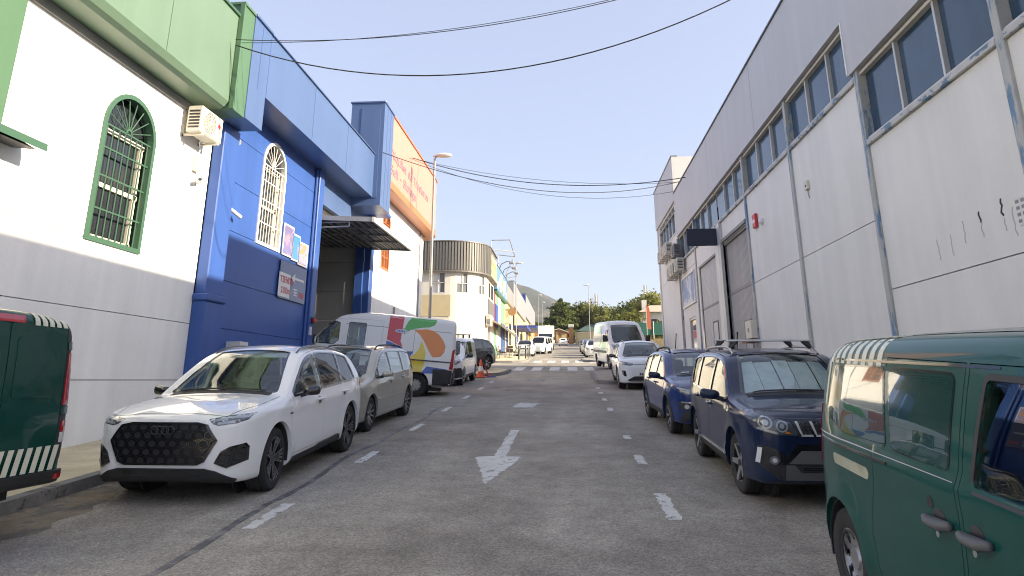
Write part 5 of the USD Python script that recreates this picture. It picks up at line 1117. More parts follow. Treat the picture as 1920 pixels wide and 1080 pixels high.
for x in (.40, .25, .10):
    sl = unary_union([Polygon([(x, .90), (x+.028, .90), (x-.02, .775), (x-.045, .755)]), sbox(x-.15, .745, x-.03, .765)])
    part(g_, 'chrome_slat', c.end(sl, .018, .014, step=.03), SLAT, smooth=30); part(g_, 'chrome_slat', c.end(mx(sl), .018, .014, step=.03), SLAT, smooth=30)
sS = unary_union([Polygon([(-.10, .83), (-.005, .885), (.095, .835), (.06, .82), (0, .845), (-.035, .825), (.10, .79), (.0, .735), (-.095, .785), (-.06, .80), (0, .775), (.035, .795)])]).buffer(0)
part(vit, 'emblem', c.end(sS, .026, .012, step=.02), SLAT)
part(vit, 'trapezoid_surround', c.end(Polygon([(-.70, .36), (-.42, .665), (.42, .665), (.70, .36), (.62, .30), (-.62, .30)]), .003, .012), GLOSSB, smooth=30)
part(vit, 'bumper_panel', c.end(Polygon([(-.52, .47), (-.38, .60), (.38, .60), (.52, .47)]), .012, .02), PLASTG, smooth=30)
part(vit, 'skid_plate', c.end(Polygon([(-.56, .30), (-.55, .455), (-.46, .455), (-.40, .38), (.40, .38), (.46, .455), (.55, .455), (.56, .30)]), .014, .02), PLASTG, smooth=30)
part(vit, 'lower_intake', c.end(Polygon([(-.44, .445), (.44, .445), (.38, .39), (-.38, .39)]), .009, .01), PLAST)
for z in (.405, .425): part(vit, 'intake_slat', c.end(sbox(-.38, z, .38, z+.008), .014, .01), GLOSSB)
fb = Polygon([(.52, .40), (.56, .58), (.70, .635), (.83, .645), (.80, .44), (.72, .38)])
for sg in (1, -1):
    q = (lambda p: p if sg > 0 else mx(p)); f_ = sub(vit, 'fog_lamp')
    part(f_, 'housing', c.end(q(fb), .004, .015), GLOSSB, smooth=30); part(f_, 'ring', c.end(q(Point(.66, .50).buffer(.058).difference(Point(.66, .50).buffer(.043))), .012, .01, step=.02), GLOSSB); part(f_, 'lamp', c.end(q(Point(.66, .50).buffer(.042)), .012, .01, step=.02), LAMPDK); part(f_, 'lamp_centre', c.end(q(Point(.66, .50).buffer(.022)), .016, .01, step=.02), LAMPIN)
    part(f_, 'chrome_bar', c.end(q(Polygon([(.765, .62), (.80, .62), (.82, .46), (.79, .46)])), .014, .01, step=.03), LENSW)
    part(vit, 'sill_trim', c.side(Polygon([(1.25, .22), (3.0, .22), (3.0, .34), (1.25, .34)]), .010, .02, sg), PLAST, smooth=30); part(vit, 'sill_chrome', c.side(sbox(1.3, .345, 2.95, .365), .014, .01, sg), CHROME, smooth=30)
    part(vit, 'tail_lamp', c.side(Polygon([(3.84, .94), (4.1, .92), (4.06, 1.06), (3.9, 1.12)]), .004, .01, sg), REDL, smooth=30)
    part(vit, 'fender_vent', c.side(Polygon([(.98, .93), (1.15, .96), (1.15, .90), (1.02, .89)]), .004, .01, sg, .03), GLOSSB, smooth=30)
    part(vit, 'bonnet_seam', c.topp(LineString([(sg*.72, .28), (sg*.74, 1.0)]).buffer(.004), .0015, .004, .03), GLOSSB)
part(vit, 'bonnet_seam', c.end(LineString([(-.82, .95), (-.5, .925), (.5, .925), (.82, .95)]).buffer(.0045), .002, .004, step=.03), GLOSSB)
handle(vit, c, 2.08, .90, .2, P_NAVY); handle(vit, c, 3.02, .93, .2, P_NAVY)
roof_rails(vit, c, 1.95, 3.75, RIMS, h=.055, r=.02, z_in=.06)
for y in (2.18, 3.0):
    b_ = sub(vit, 'roof_bar'); w_ = float(c.hw(y, c.ze(y)))-.06; z_ = float(c.topz(w_, y))
    part(b_, 'bar', hull([(-w_-.02, y-.03, z_+.155), (w_+.02, y-.03, z_+.155), (-w_-.02, y+.03, z_+.155), (w_+.02, y+.03, z_+.155)], .012), ALU, smooth=50)
    for sg in (1, -1): part(b_, 'foot', hull([(sg*(w_+.0), y-.035, z_+.05), (sg*(w_+.0), y+.035, z_+.05), (sg*(w_-.10), y-.03, z_+.14), (sg*(w_-.10), y+.03, z_+.14), (sg*(w_-.03), y, z_+.14)], .018), PLAST, smooth=40)
FOIL = mat('sunshade_foil', (0.62, 0.66, 0.66), .35, metal=.35, obj=True, var=.15, vscale=6, bump=.5, bscale=10)
ws_ = c.wscreen(1.20, 1.80, .13)
for i, (a, b, dz) in enumerate(((-.62, -.36, -.06), (-.36, -.12, -.075), (-.12, .08, -.06), (.08, .34, -.075), (.34, .62, -.06))):
    part(vit, 'sunshade_panel', c.topp(ws_.intersection(sbox(a+.006, 1.1, b-.006, 1.78)), dz, .006, .06), FOIL, smooth=30)
part(vit, 'windscreen_sticker', c.topp(sbox(-.56, 1.80, -.47, 1.83), -.012, .003, .03), mat('yellow_sticker', (.5, .5, .06), .5))

# ---------------------------------------------------------------- blue crossover hatchback behind it
c = Car(4.10, 1.80,
        top=[(0, .72), (.02, .82), (.06, .88), (.15, .93), (.4, .99), (.85, 1.04), (1.05, 1.07), (1.13, 1.10), (1.5, 1.30), (1.85, 1.46), (2.05, 1.505), (2.5, 1.53), (3.1, 1.50), (3.6, 1.42), (3.85, 1.25), (3.98, 1.05), (4.06, .95), (4.1, .8)],
        bot=[(0, .44), (.02, .34), (.06, .28), (.2, .24), (3.8, .26), (4.0, .34), (4.1, .45)],
        plan=[(0, .46), (.02, .57), (.06, .68), (.13, .77), (.25, .83), (.5, .885), (.9, .895), (3.4, .895), (3.8, .86), (4.0, .79), (4.1, .6)],
        belt=[(0, 1.1), (.9, .97), (1.4, .98), (3.0, 1.01), (4.1, 1.05)], tum=.30, tcv=.12, upin=.03, lowin=.05, cr=.045, rr=.09, crease=[(.80, .90, .016, .05)], R=.325, fwy=.84, rwy=3.44, tw=.205, flare=.016)
c.cav = (1.0, 3.8, .38)
dl = c.dlo(1.05, 3.6, .075, .02); wn = dl.difference(unary_union([slantpoly(2.12, 2.20, .9, 1.7, .02, .02), slantpoly(2.98, 3.05, .9, 1.7, .05, .05)]))
wins = [dict(poly=g.buffer(-.015).buffer(.015)) for g in wn.geoms if g.area > .01]
lim = Polygon([(1.0, .30)]+[(y, float(c.ze(y))-.02) for y in np.linspace(1.1, 3.6, 30)]+[(3.6, .30)])
san = build('car', 'bright blue crossover hatchback parked behind the navy car with roof bars', c, P_BLUE, (2.80, 12.87), head=.045, win=wins, doors=[('front_door', sbox(1.15, .30, 2.16, 1.8).intersection(lim)), ('rear_door', sbox(2.17, .30, 3.05, 1.8).intersection(lim))],
            ws=c.wscreen(1.07, 1.92, .07, mx1=.09), rw=Polygon([(-.5, 1.1), (.5, 1.1), (.42, 1.3), (-.42, 1.3)]), style='seven', rim=.215, seatrows=(1.7, 2.5), mirror_at=(1.38, 1.03, .22, .15), mir_m=P_NAVY)
hl = Polygon([(.46, .76), (.50, .85), (.70, .90), (.86, .93), (.84, .82), (.72, .76)]); lamp_unit(san, c, hl, [Polygon([(.50, .80), (.80, .85), (.82, .88), (.55, .84)]), Point(.64, .81).buffer(.04)])
part(san, 'grille', c.end(Polygon([(-.46, .74), (-.5, .85), (.5, .85), (.46, .74)]), .004, .02), PLAST, smooth=30)
for z in (.765, .80, .83): part(san, 'grille_bar', c.end(sbox(-.46, z, .46, z+.012), .012, .01), CHROME)
part(san, 'lower_bumper', c.end(Polygon([(-.80, .30), (-.74, .47), (.74, .47), (.80, .30), (.6, .26), (-.6, .26)]), .005, .02), PLAST, smooth=30)
fb = Polygon([(.58, .50), (.60, .60), (.80, .64), (.80, .50)])
for sg in (1, -1):
    q = (lambda p: p if sg > 0 else mx(p)); f_ = sub(san, 'fog_lamp'); part(f_, 'housing', c.end(q(fb), .005, .015), PLAST, smooth=30); part(f_, 'lamp', c.end(q(Point(.68, .55).buffer(.038)), .012, .01, step=.02), LAMPIN); part(f_, 'chrome_bar', c.end(q(sbox(.60, .61, .80, .635)), .012, .01, step=.03), CHROME)
    for wy in (c.fwy, c.rwy): part(san, 'arch_cladding', c.side(Point(wy, c.R).buffer(c.R+.115).difference(Point(wy, c.R).buffer(c.R+.05)).intersection(sbox(wy-.6, .28, wy+.6, 2)), .010, .02, sg, .05), PLAST, smooth=30)
    part(san, 'sill_trim', c.side(sbox(1.3, .26, 2.98, .37), .010, .02, sg), PLAST, smooth=30); part(san, 'tail_lamp', c.side(Polygon([(3.7, .92), (3.98, .90), (3.9, 1.05), (3.75, 1.07)]), .004, .01, sg), REDL, smooth=30)
handle(san, c, 2.0, .87, .2, P_BLUE); handle(san, c, 2.9, .90, .2, P_BLUE); roof_rails(san, c, 1.95, 3.5, PLAST, h=.06, r=.022, z_in=.06); plate(san, c, .56)
part(san, 'windscreen_sticker', c.topp(sbox(-.52, 1.16, -.36, 1.20), -.014, .003, .03), LENSW)

# ---------------------------------------------------------------- white electric crossover
c = Car(4.584, 1.852,
        top=[(0, .74), (.02, .84), (.06, .92), (.15, .98), (.4, 1.04), (.8, 1.09), (1.0, 1.12), (1.08, 1.15), (1.5, 1.37), (1.95, 1.56), (2.2, 1.605), (2.7, 1.63), (3.3, 1.60), (3.9, 1.50), (4.2, 1.30), (4.4, 1.10), (4.52, 1.0), (4.584, .8)],
        bot=[(0, .42), (.02, .32), (.06, .26), (.2, .22), (4.2, .24), (4.5, .34), (4.584, .45)],
        plan=[(0, .48), (.02, .60), (.06, .71), (.13, .80), (.25, .86), (.5, .91), (.9, .922), (3.8, .92), (4.2, .89), (4.45, .81), (4.584, .6)],
        belt=[(0, 1.2), (.9, 1.02), (1.4, 1.03), (3.0, 1.06), (4.584, 1.10)], tum=.32, tcv=.12, upin=.03, lowin=.05, cr=.05, rr=.10, crease=[(.86, .95, .018, .06)], R=.36, fwy=.87, rwy=3.64, tw=.235, flare=.016)
c.cav = (1.0, 4.2, .40)
dl = c.dlo(1.05, 4.1, .075, .02); wn = dl.difference(unary_union([slantpoly(2.35, 2.43, .9, 1.7, .02, .02), slantpoly(3.25, 3.32, .9, 1.7, .05, .05)])); wins = [dict(poly=g.buffer(-.015).buffer(.015)) for g in wn.geoms if g.area > .01]
id4 = build('car', 'white electric crossover with slim black nose bar parked before the white van', c, P_WHITE, (2.66, 23.95), win=wins, ws=c.wscreen(1.03, 2.02, .07, mx1=.1), style='five', rim=.255, mirror_at=(1.5, 1.1, .23, .15), mir_m=GLOSSB, seatrows=(1.8, 2.7))
hl = Polygon([(.42, .84), (.46, .895), (.70, .93), (.86, .97), (.86, .87), (.70, .82), (.52, .81)]); lamp_unit(id4, c, hl, [Point(.75, .885).buffer(.045), Polygon([(.46, .85), (.62, .87), (.62, .90), (.47, .885)])])
part(id4, 'nose_bar', c.end(sbox(-.42, .845, .42, .862), .006, .008), GLOSSB, smooth=30)
ev = unary_union([Point(0, .85).buffer(.075).difference(Point(0, .85).buffer(.062)), Polygon([(-.045, .905), (-.028, .905), (0, .865), (.028, .905), (.045, .905), (.006, .85), (-.006, .85)]), Polygon([(-.062, .88), (-.05, .885), (-.028, .815), (0, .853), (.028, .815), (.05, .885), (.062, .88), (.034, .79), (.022, .79), (0, .83), (-.022, .79), (-.034, .79)])])
part(id4, 'emblem_backing', c.end(Point(0, .85).buffer(.078), .008, .01, step=.02), GLOSSB); part(id4, 'emblem', c.end(ev, .016, .01, step=.015), CHROME)
part(id4, 'lower_intake', c.end(Polygon([(-.66, .33), (-.40, .46), (.40, .46), (.66, .33), (.5, .28), (-.5, .28)]), .005, .02), PLAST, smooth=30); part(id4, 'spoiler_lip', c.end(sbox(-.52, .285, .52, .315), .014, .015), RIMS)
ai = Polygon([(.66, .46), (.70, .64), (.82, .645), (.80, .54), (.74, .46)])
for p in (ai, mx(ai)): part(id4, 'air_curtain', c.end(p, .005, .02), GLOSSB, smooth=30)
plate(id4, c, .53); roof_rails(id4, c, 2.0, 4.0, RIMS, h=.035, r=.014)
for sg in (1, -1):
    for wy in (c.fwy, c.rwy): part(id4, 'arch_cladding', c.side(Point(wy, c.R).buffer(c.R+.105).difference(Point(wy, c.R).buffer(c.R+.05)).intersection(sbox(wy-.6, .28, wy+.6, 2)), .008, .02, sg, .05), PLAST, smooth=30)
    part(id4, 'sill_trim', c.side(sbox(1.3, .24, 3.2, .35), .008, .02, sg), PLAST, smooth=30)
# ---------------------------------------------------------------- vans
P = lambda *a: Polygon(a)
# panel van with coloured swirl, nose inside the blue garage
L, W, H = 5.36, 2.08, 2.48
c = Car(L, W,
        top=[(0, .86), (.02, .98), (.06, 1.05), (.2, 1.13), (.5, 1.24), (.72, 1.33), (.80, 1.40), (1.2, 1.86), (1.5, 2.17), (1.7, 2.32), (2.0, 2.40), (2.6, H), (4.8, H-.02), (5.2, H-.04), (5.31, H-.10), (5.35, H-.4), (L, H-.8)],
        bot=[(0, .50), (.03, .38), (.1, .30), (.4, .28), (4.6, .36), (5.2, .38), (L, .45)],
        plan=[(0, .55), (.03, .70), (.1, .84), (.22, .93), (.45, 1.0), (.9, 1.035), (1.5, 1.05), (5.0, 1.05), (5.25, 1.04), (5.32, 1.0), (L, .92)],
        belt=[(0, 1.4), (1.0, 1.36), (L, 1.30)], tum=.075, tcv=.03, upin=.01, lowin=.02, cr=.06, rr=.13, crease=[(1.13, 1.13, .012, .05), (.80, .80, .010, .04)], R=.355, fwy=1.0, rwy=4.24, tw=.225, flare=.02)
c.cav = (.74, 5.1, .55); c.zm = .8
cabw = P((.98, 1.38), (1.58, 1.38), (1.70, 1.5), (1.68, 2.02), (1.5, 2.06), (1.36, 1.98)).buffer(-.02).buffer(.02); qw = P((1.99, 1.40), (2.50, 1.40), (2.50, 2.06), (1.99, 2.06)).buffer(-.03).buffer(.03)
duc = build('van', 'white panel van with coloured swirl on its side, nose inside the blue garage', c, P_WHITE2, (-9.07, 21.6), head=-1.42, pitch=-.08, zoff=.333, cat='van', win=[dict(poly=cabw), dict(poly=qw)],
            doors=[('front_door', P((.86, .5), (1.84, .5), (1.84, 2.16), (1.5, 2.16), (1.2, 1.86), (.86, 1.45))), ('side_panel', P((1.9, .5), (3.05, .5), (3.05, 2.2), (1.9, 2.2)))], ws=c.wscreen(.79, 1.62, .08), style='steel', rim=.20, seatrows=(1.35,), seatz=.35, mirror_at=(1.0, 1.45, .26, .36), mir_m=PLAST)
def swp(pts): return Polygon(pts).buffer(0).buffer(.03).buffer(-.03).intersection(sbox(0, 0, 9, 2.37))
D_RED = mat('decal_red', (.50, .03, .05), .3, coat=.6, obj=True); D_GRN = mat('decal_green', (.07, .36, .06), .3, coat=.6, obj=True); D_ORG = mat('decal_orange', (.66, .20, .02), .3, coat=.6, obj=True); D_YEL = mat('decal_yellow', (.68, .52, .03), .3, coat=.6, obj=True); D_BLU = mat('decal_blue', (.02, .07, .36), .3, coat=.6, obj=True)
sw = sub(duc, 'swirl_graphic')
for pts, mm in (([(3.216, 2.52), (3.67, 2.534), (3.634, 1.742), (3.633, 1.611), (3.721, 1.438), (3.197, 1.64)], D_RED),
                ([(3.706, 1.831), (3.715, 2.03), (3.791, 2.235), (3.921, 2.413), (4.094, 2.512), (4.688, 2.505), (4.698, 2.33), (4.638, 2.191), (4.477, 2.12), (4.229, 2.082), (3.935, 2.015)], D_GRN),
                ([(4.022, 1.99), (4.401, 2.055), (4.606, 2.023), (4.784, 1.938), (4.955, 1.755), (5.051, 1.566), (5.028, 1.384), (4.927, 1.245), (4.698, 1.202), (4.624, 1.269), (4.505, 1.438), (4.361, 1.672), (4.203, 1.873)], D_ORG),
                ([(4.274, 1.698), (4.4, 1.479), (4.455, 1.288), (4.448, 1.06), (4.387, 0.733), (3.927, 0.712), (3.896, 1.096), (4.095, 1.242), (4.224, 1.415)], D_YEL),
                ([(3.703, 1.323), (4.067, 1.337), (3.935, 1.05), (3.788, 1.168)], D_BLU),
                ([(4.358, 0.699), (4.53, 0.922), (5.166, 0.877), (5.171, 0.749)], D_BLU),
                ([(3.187, 1.59), (3.287, 1.582), (3.723, 1.422), (3.682, 1.354), (3.201, 1.477)], D_BLU)):
    part(sw, 'swirl_piece', c.side(swp(pts), .003, .004, 1, .06), mm, smooth=30)
el = affinity.scale(Point(0, 0).buffer(1), .20, .06); part(sw, 'oval_badge', c.side(affinity.translate(el, 3.62, 1.93), .008, .004, 1, .05), mat('badge_white', (.5, .5, .55), .4, obj=True))
part(sw, 'oval_text', c.side(unary_union([affinity.translate(sbox(-.13+i*.05, -.025, -.10+i*.05, .025), 3.62, 1.93) for i in range(5)]), .012, .004, 1, .05), D_BLU)
for sg in (1, -1):
    part(duc, 'rub_strip', c.side(sbox(4.75, 1.09, 5.28, 1.14) if False else sbox(1.9, 1.07, 5.26, 1.11), .012, .012, sg, .08), PLASTG, smooth=30)
    part(duc, 'rear_lower_trim', c.side(P((4.75, .38), (5.34, .38), (5.34, .86), (4.72, .86)), .008, .02, sg), PLAST, smooth=30); part(duc, 'sill_trim', c.side(P((1.4, .30), (3.8, .34), (3.8, .62), (1.4, .62)), .008, .02, sg), PLAST, smooth=30)
    part(duc, 'panel_line', c.side(LineString([(1.88, 2.02), (5.2, 2.0)]).buffer(.006), .002, .004, sg, .08), GLOSSB); part(duc, 'panel_line', c.side(LineString([(4.05, 2.0), (4.05, 1.1)]).buffer(.005), .002, .004, sg, .08), GLOSSB)
    part(duc, 'tail_lamp', c.side(P((5.22, .88), (5.34, .88), (5.355, 1.5), (5.28, 1.46), (5.26, 1.2)), .006, .012, sg, .03), REDL, smooth=30)
    part(duc, 'tail_lamp', c.end(P((.80, .88), (.92, .88), (.93, 1.5), (.82, 1.5)) if sg > 0 else mx(P((.80, .88), (.92, .88), (.93, 1.5), (.82, 1.5))), .006, .01, True), REDL, smooth=30)
part(duc, 'rear_bumper', c.end(sbox(-.98, .42, .98, .80), .03, .05, True), PLAST, smooth=30); handle(duc, c, 1.72, 1.22, .2, PLAST); handle(duc, c, 2.98, 1.22, .06, PLAST, h=.14)

# green van backed to the kerb at the far left, rear towards the street
L, W, H = 4.99, 1.956, 1.95
c = Car(L, W, top=[(0, .80), (.03, .98), (.2, 1.08), (.7, 1.22), (.85, 1.30), (1.3, 1.66), (1.7, 1.88), (2.2, H), (4.5, H), (4.85, H-.03), (4.94, H-.09), (4.975, H-.4), (L, H-.9)],
        bot=[(0, .45), (.05, .34), (.3, .25), (4.6, .30), (4.95, .34), (L, .42)], plan=[(0, .5), (.04, .7), (.15, .85), (.4, .95), (1, .978), (4.5, .978), (4.8, .965), (4.92, .925), (4.97, .85), (L, .80)],
        belt=[(0, 1.3), (1, 1.15), (L, 1.12)], tum=.10, tcv=.04, upin=.012, lowin=.025, cr=.05, rr=.12, crease=[(.95, .95, .01, .05)], R=.335, fwy=.93, rwy=4.03, tw=.215, flare=.02)
c.cav = (.8, 4.8, .5); c.zm = .75
cabw = P((1.0, 1.2), (1.75, 1.2), (1.80, 1.72), (1.5, 1.72))
tra = build('van', 'dark green van at the left edge showing its rear corner with cream stripes', c, P_GREEN, (-4.98-4.99, 5.82), head=-PI/2+.0, pitch=.02, zoff=.06, cat='van', win=[dict(poly=cabw)], ws=c.wscreen(.84, 1.75, .08), style='steel', rim=.20, seatrows=(1.4,), seatz=.3, mirror_at=(1.05, 1.25, .24, .3), mir_m=PLAST)
for x0, x1 in ((-.73, -.006), (.006, .73)):
    dd = sbox(x0, .62, x1, 1.80).buffer(-.05).buffer(.05); part(tra, 'rear_door', c.end(dd, .010, .02, True), P_GREEN, smooth=30)
    part(tra, 'door_pressing', c.end(sbox(x0+.09, 1.12, x1-.09, 1.68).buffer(-.05).buffer(.05), .016, .012, True), P_GREEN, smooth=30)
for i, x in enumerate((-.70, -.605, -.51, -.415, -.32, .32, .415, .51, .605, .70)):
    part(tra, 'stripe', c.end(sbox(x-.03, 1.79, x+.03, 1.91), .014, .006, True, step=.03), STRIPE)
for x in (-.70, -.59, -.48, -.37, -.26, -.15, -.04): part(tra, 'stripe', c.end(P((x-.03, .46), (x+.03, .46), (x-.02, .68), (x-.08, .68)), .022, .006, True, step=.04), STRIPE)
part(tra, 'high_brake_lamp', c.end(sbox(-.40, 1.80, .40, 1.86) if False else sbox(-.16, 1.80, .16, 1.87), .02, .01, True), REDL)
for sg in (1, -1):
    q = (lambda p: p if sg < 0 else mx(p))
    lu = sub(tra, 'tail_lamp')
    part(lu, 'red_lens', c.end(q(P((-.935, 1.06), (-.76, 1.05), (-.77, 1.55), (-.925, 1.55))), .014, .02, True, step=.03), REDL, smooth=40); part(lu, 'clear_lens', c.end(q(sbox(-.93, 1.28, -.84, 1.40)), .020, .01, True, step=.03), LENSW, smooth=40)
    part(lu, 'housing', c.end(q(P((-.96, .55), (-.74, .55), (-.745, 1.80), (-.80, 1.90), (-.92, 1.90))), .006, .02, True, step=.03), PLAST, smooth=40)
    part(lu, 'low_lamp', c.end(q(sbox(-.94, .80, -.78, .90)), .016, .01, True, step=.03), REDL, smooth=40); part(lu, 'low_lamp_clear', c.end(q(sbox(-.94, .70, -.78, .795)), .016, .01, True, step=.03), LENSW, smooth=40)
    part(tra, 'corner_panel', c.end(q(sbox(-.95, .96, -.75, 1.04)), .016, .01, True, step=.03), P_GREEN); part(tra, 'corner_panel', c.end(q(sbox(-.94, 1.58, -.75, 1.66)), .016, .01, True, step=.03), P_GREEN)
part(tra, 'rear_bumper', c.end(sbox(-.97, .32, .97, .45), .05, .07, True), PLAST, smooth=30)
for x in (-.80, .80): part(tra, 'reflector', c.end(sbox(x-.06, .37, x+.06, .42), .056, .01, True), REDL)

# green van filling the right foreground, side to the street
L, W, H = 4.85, 1.83, 1.85
c = Car(L, W, top=[(0, .80), (.03, .95), (.15, 1.03), (.6, 1.14), (.95, 1.20), (1.1, 1.30), (1.6, 1.66), (1.9, 1.79), (2.4, H), (3.6, H-.02), (4.35, H-.06), (4.62, H-.12), (4.74, H-.25), (4.80, H-.5), (L, .95)],
        bot=[(0, .45), (.05, .34), (.2, .25), (4.5, .28), (4.74, .34), (L, .45)], plan=[(0, .5), (.04, .65), (.12, .78), (.3, .87), (.6, .905), (1, .915), (4.1, .912), (4.45, .89), (4.66, .845), (4.78, .78), (L, .66)],
        belt=[(0, 1.25), (.9, 1.08), (1.7, 1.06), (L, 1.12)], tum=.15, tcv=.10, upin=.02, lowin=.035, cr=.045, rr=.12, crease=[(1.04, 1.08, .02, .05), (.45, .47, .012, .05)], R=.318, fwy=.92, rwy=4.20, tw=.205, flare=.022, dense=.04)
c.cav = (1.05, 4.6, .42)
cabw = P((1.52, 1.09), (2.56, 1.10), (2.50, 1.585), (1.86, 1.585)).buffer(-.03).buffer(.03)
kan = build('van', 'dark green small van in the right foreground with cream roof stripes', c, P_GREEN, (2.77, 1.07), cat='van', win=[dict(poly=cabw)], doors=[('front_door', P((1.15, .32), (2.66, .32), (2.66, 1.66), (1.7, 1.66), (1.15, 1.2))), ('sliding_door', P((2.69, .32), (3.62, .32), (3.70, .60), (3.60, 1.05), (3.54, 1.66), (2.69, 1.66)))],
            ws=c.wscreen(1.03, 1.75, .08), style='steel', rim=.195, seatrows=(1.65,), seatz=.15, mirror_at=(1.62, 1.10, .22, .2), mir_m=PLAST)
sw1 = P((2.78, 1.125), (3.38, 1.145), (3.50, 1.595), (2.78, 1.595)).buffer(-.05).buffer(.05); sw2 = P((3.46, 1.135), (4.0, 1.13), (4.42, 1.24), (4.36, 1.575), (3.58, 1.595)).buffer(-.04).buffer(.04)
for sg in (1, -1):
    for p in (sw1, sw2): part(kan, 'blank_window_panel', c.side(p, .004, .010, sg, .05), P_GREENG, smooth=40); part(kan, 'panel_seal', c.side(p.buffer(.012).difference(p.buffer(.001)), .003, .008, sg, .05), GLOSSB)
    part(kan, 'slide_rail', c.side(sbox(3.40, 1.050, 4.62, 1.066), .006, .012, sg, .05), GLOSSB); part(kan, 'rail_trim', c.side(LineString([(2.72, 1.090), (4.6, 1.100)]).buffer(.003), .008, .006, sg, .05), RIMS)
    for i in range(8):
        y = 4.45-i*.115; part(kan, 'stripe', c.side(sbox(y-.032, 1.60, y+.032, float(c.ze(y))-.012), .003, .004, sg, .03), STRIPE)
        xx = float(c.hw(y, float(c.ze(y))-.02)); part(kan, 'stripe', c.topp(sbox(xx-.20, y-.032, xx-.03, y+.032) if sg > 0 else sbox(-xx+.03, y-.032, -xx+.20, y+.032), .003, .004, .03), STRIPE)
    part(kan, 'rear_pillar_stripe', c.side(P((4.46, 1.30), (4.50, 1.30), (4.50, 1.60), (4.46, 1.60)), .004, .004, sg, .03), STRIPE)
    part(kan, 'side_vent', c.side(LineString([(3.72, .945), (4.22, .955)]).buffer(.036), .004, .008, sg, .03), mat_once('vent_cream', (.36, .36, .27), .5, var=.2, vscale=12)); part(kan, 'tail_lamp', c.side(P((4.66, .86), (4.82, .86), (4.79, 1.28), (4.69, 1.28)), .006, .012, sg, .03), REDL, smooth=30)
    part(kan, 'roof_seam', c.topp(LineString([(sg*.56, 2.0), (sg*.56, 4.5)]).buffer(.008), .003, .008, .05), GLOSSB); part(kan, 'roof_door_seam', c.side(LineString([(2.42, 1.645), (4.4, 1.625)]).buffer(.007), .003, .006, sg, .05), GLOSSB)
    part(kan, 'fuel_flap', c.side(Point(2.95, .95).buffer(.03), .003, .004, sg, .02), PLAST); part(kan, 'sill_trim', c.side(P((1.4, .26), (3.7, .28), (3.7, .35), (1.4, .34)), .008, .015, sg), PLAST)
    part(kan, 'window_rubber', c.side(cabw.buffer(.03).difference(cabw.buffer(.002)), .005, .012, sg, .03), PLAST, smooth=30)
    for y in (2.54, 2.86):
        hd = sub(kan, 'door_handle'); z = .865; x = float(c.hw(y, z))
        part(hd, 'grip', hull([(sg*(x+.018), y-.10, z+.012), (sg*(x+.045), y-.05, z+.0), (sg*(x+.045), y+.05, z-.0), (sg*(x+.018), y+.12, z-.0)], .022), PLASTG, smooth=60)
        part(hd, 'recess', c.side(affinity.scale(Point(y+.01, z+.022).buffer(.060), 1.0, .8), .002, .004, sg, .02), GLOSSB); part(hd, 'lock', c.side(Point(y+.035, z-.055).buffer(.017), .006, .006, sg, .01), CHROME)
part(kan, 'rear_door', c.end(sbox(-.62, .62, .62, 1.58).buffer(-.06).buffer(.06), .008, .02, True), P_GREEN, smooth=30); part(kan, 'rear_bumper', c.end(sbox(-.72, .36, .72, .58), .03, .05, True), PLAST, smooth=30)

# tall white van facing the camera at the crossing
L, W, H = 5.53, 2.06, 2.50
c = Car(L, W, top=[(0, .95), (.03, 1.08), (.15, 1.17), (.55, 1.30), (.78, 1.40), (1.25, 1.86), (1.6, 2.17), (1.8, 2.33), (2.1, 2.45), (2.7, H), (5.0, H-.01), (5.4, H-.06), (5.5, H-.3), (L, H-.8)],
        bot=[(0, .50), (.05, .36), (.3, .27), (5.1, .36), (5.45, .40), (L, .5)], plan=[(0, .6), (.04, .74), (.14, .88), (.35, .96), (.8, 1.01), (1.4, 1.03), (5.1, 1.03), (5.4, 1.01), (L, .92)], belt=[(0, 1.5), (.9, 1.36), (L, 1.32)],
        tum=.085, tcv=.03, upin=.012, lowin=.025, cr=.05, rr=.15, crease=[(1.1, 1.1, .012, .05)], R=.35, fwy=1.02, rwy=4.32, tw=.225, flare=.02, dense=.07)
c.cav = (.78, 5.3, .55); c.zm = .8
cabw = P((1.05, 1.42), (1.75, 1.40), (1.80, 1.95), (1.48, 1.98))
trn = build('van', 'tall white van facing the camera on the right kerb before the crossing', c, P_WHITE2, (3.25, 35.35), head=.14, zoff=.13, cat='van', win=[dict(poly=cabw)], ws=c.wscreen(.80, 1.72, .08), style='steel', rim=.20, seatrows=(1.4,), seatz=.35, mirror_at=(1.05, 1.55, .26, .42), mir_m=PLAST)
hl = P((.62, .98), (.66, 1.14), (.80, 1.24), (.92, 1.26), (.92, 1.08), (.80, .98)); lamp_unit(trn, c, hl, [Point(.77, 1.1).buffer(.06)])
part(trn, 'grille', c.end(P((-.52, .80), (-.58, 1.10), (.58, 1.10), (.52, .80)), .005, .02), PLAST, smooth=30); part(trn, 'bumper', c.end(sbox(-.9, .38, .9, .66), .01, .02), PLAST, smooth=30)
cres = Point(3.3, 1.65).buffer(.55).difference(Point(3.55, 1.68).buffer(.50)); [part(trn, 'leaf_graphic', c.side(cres, .003, .004, sg, .08), D_GRN) for sg in (1, -1)]
for sg in (1, -1): part(trn, 'rub_strip', c.side(sbox(1.5, .80, 5.3, .92), .01, .012, sg, .1), PLASTG)

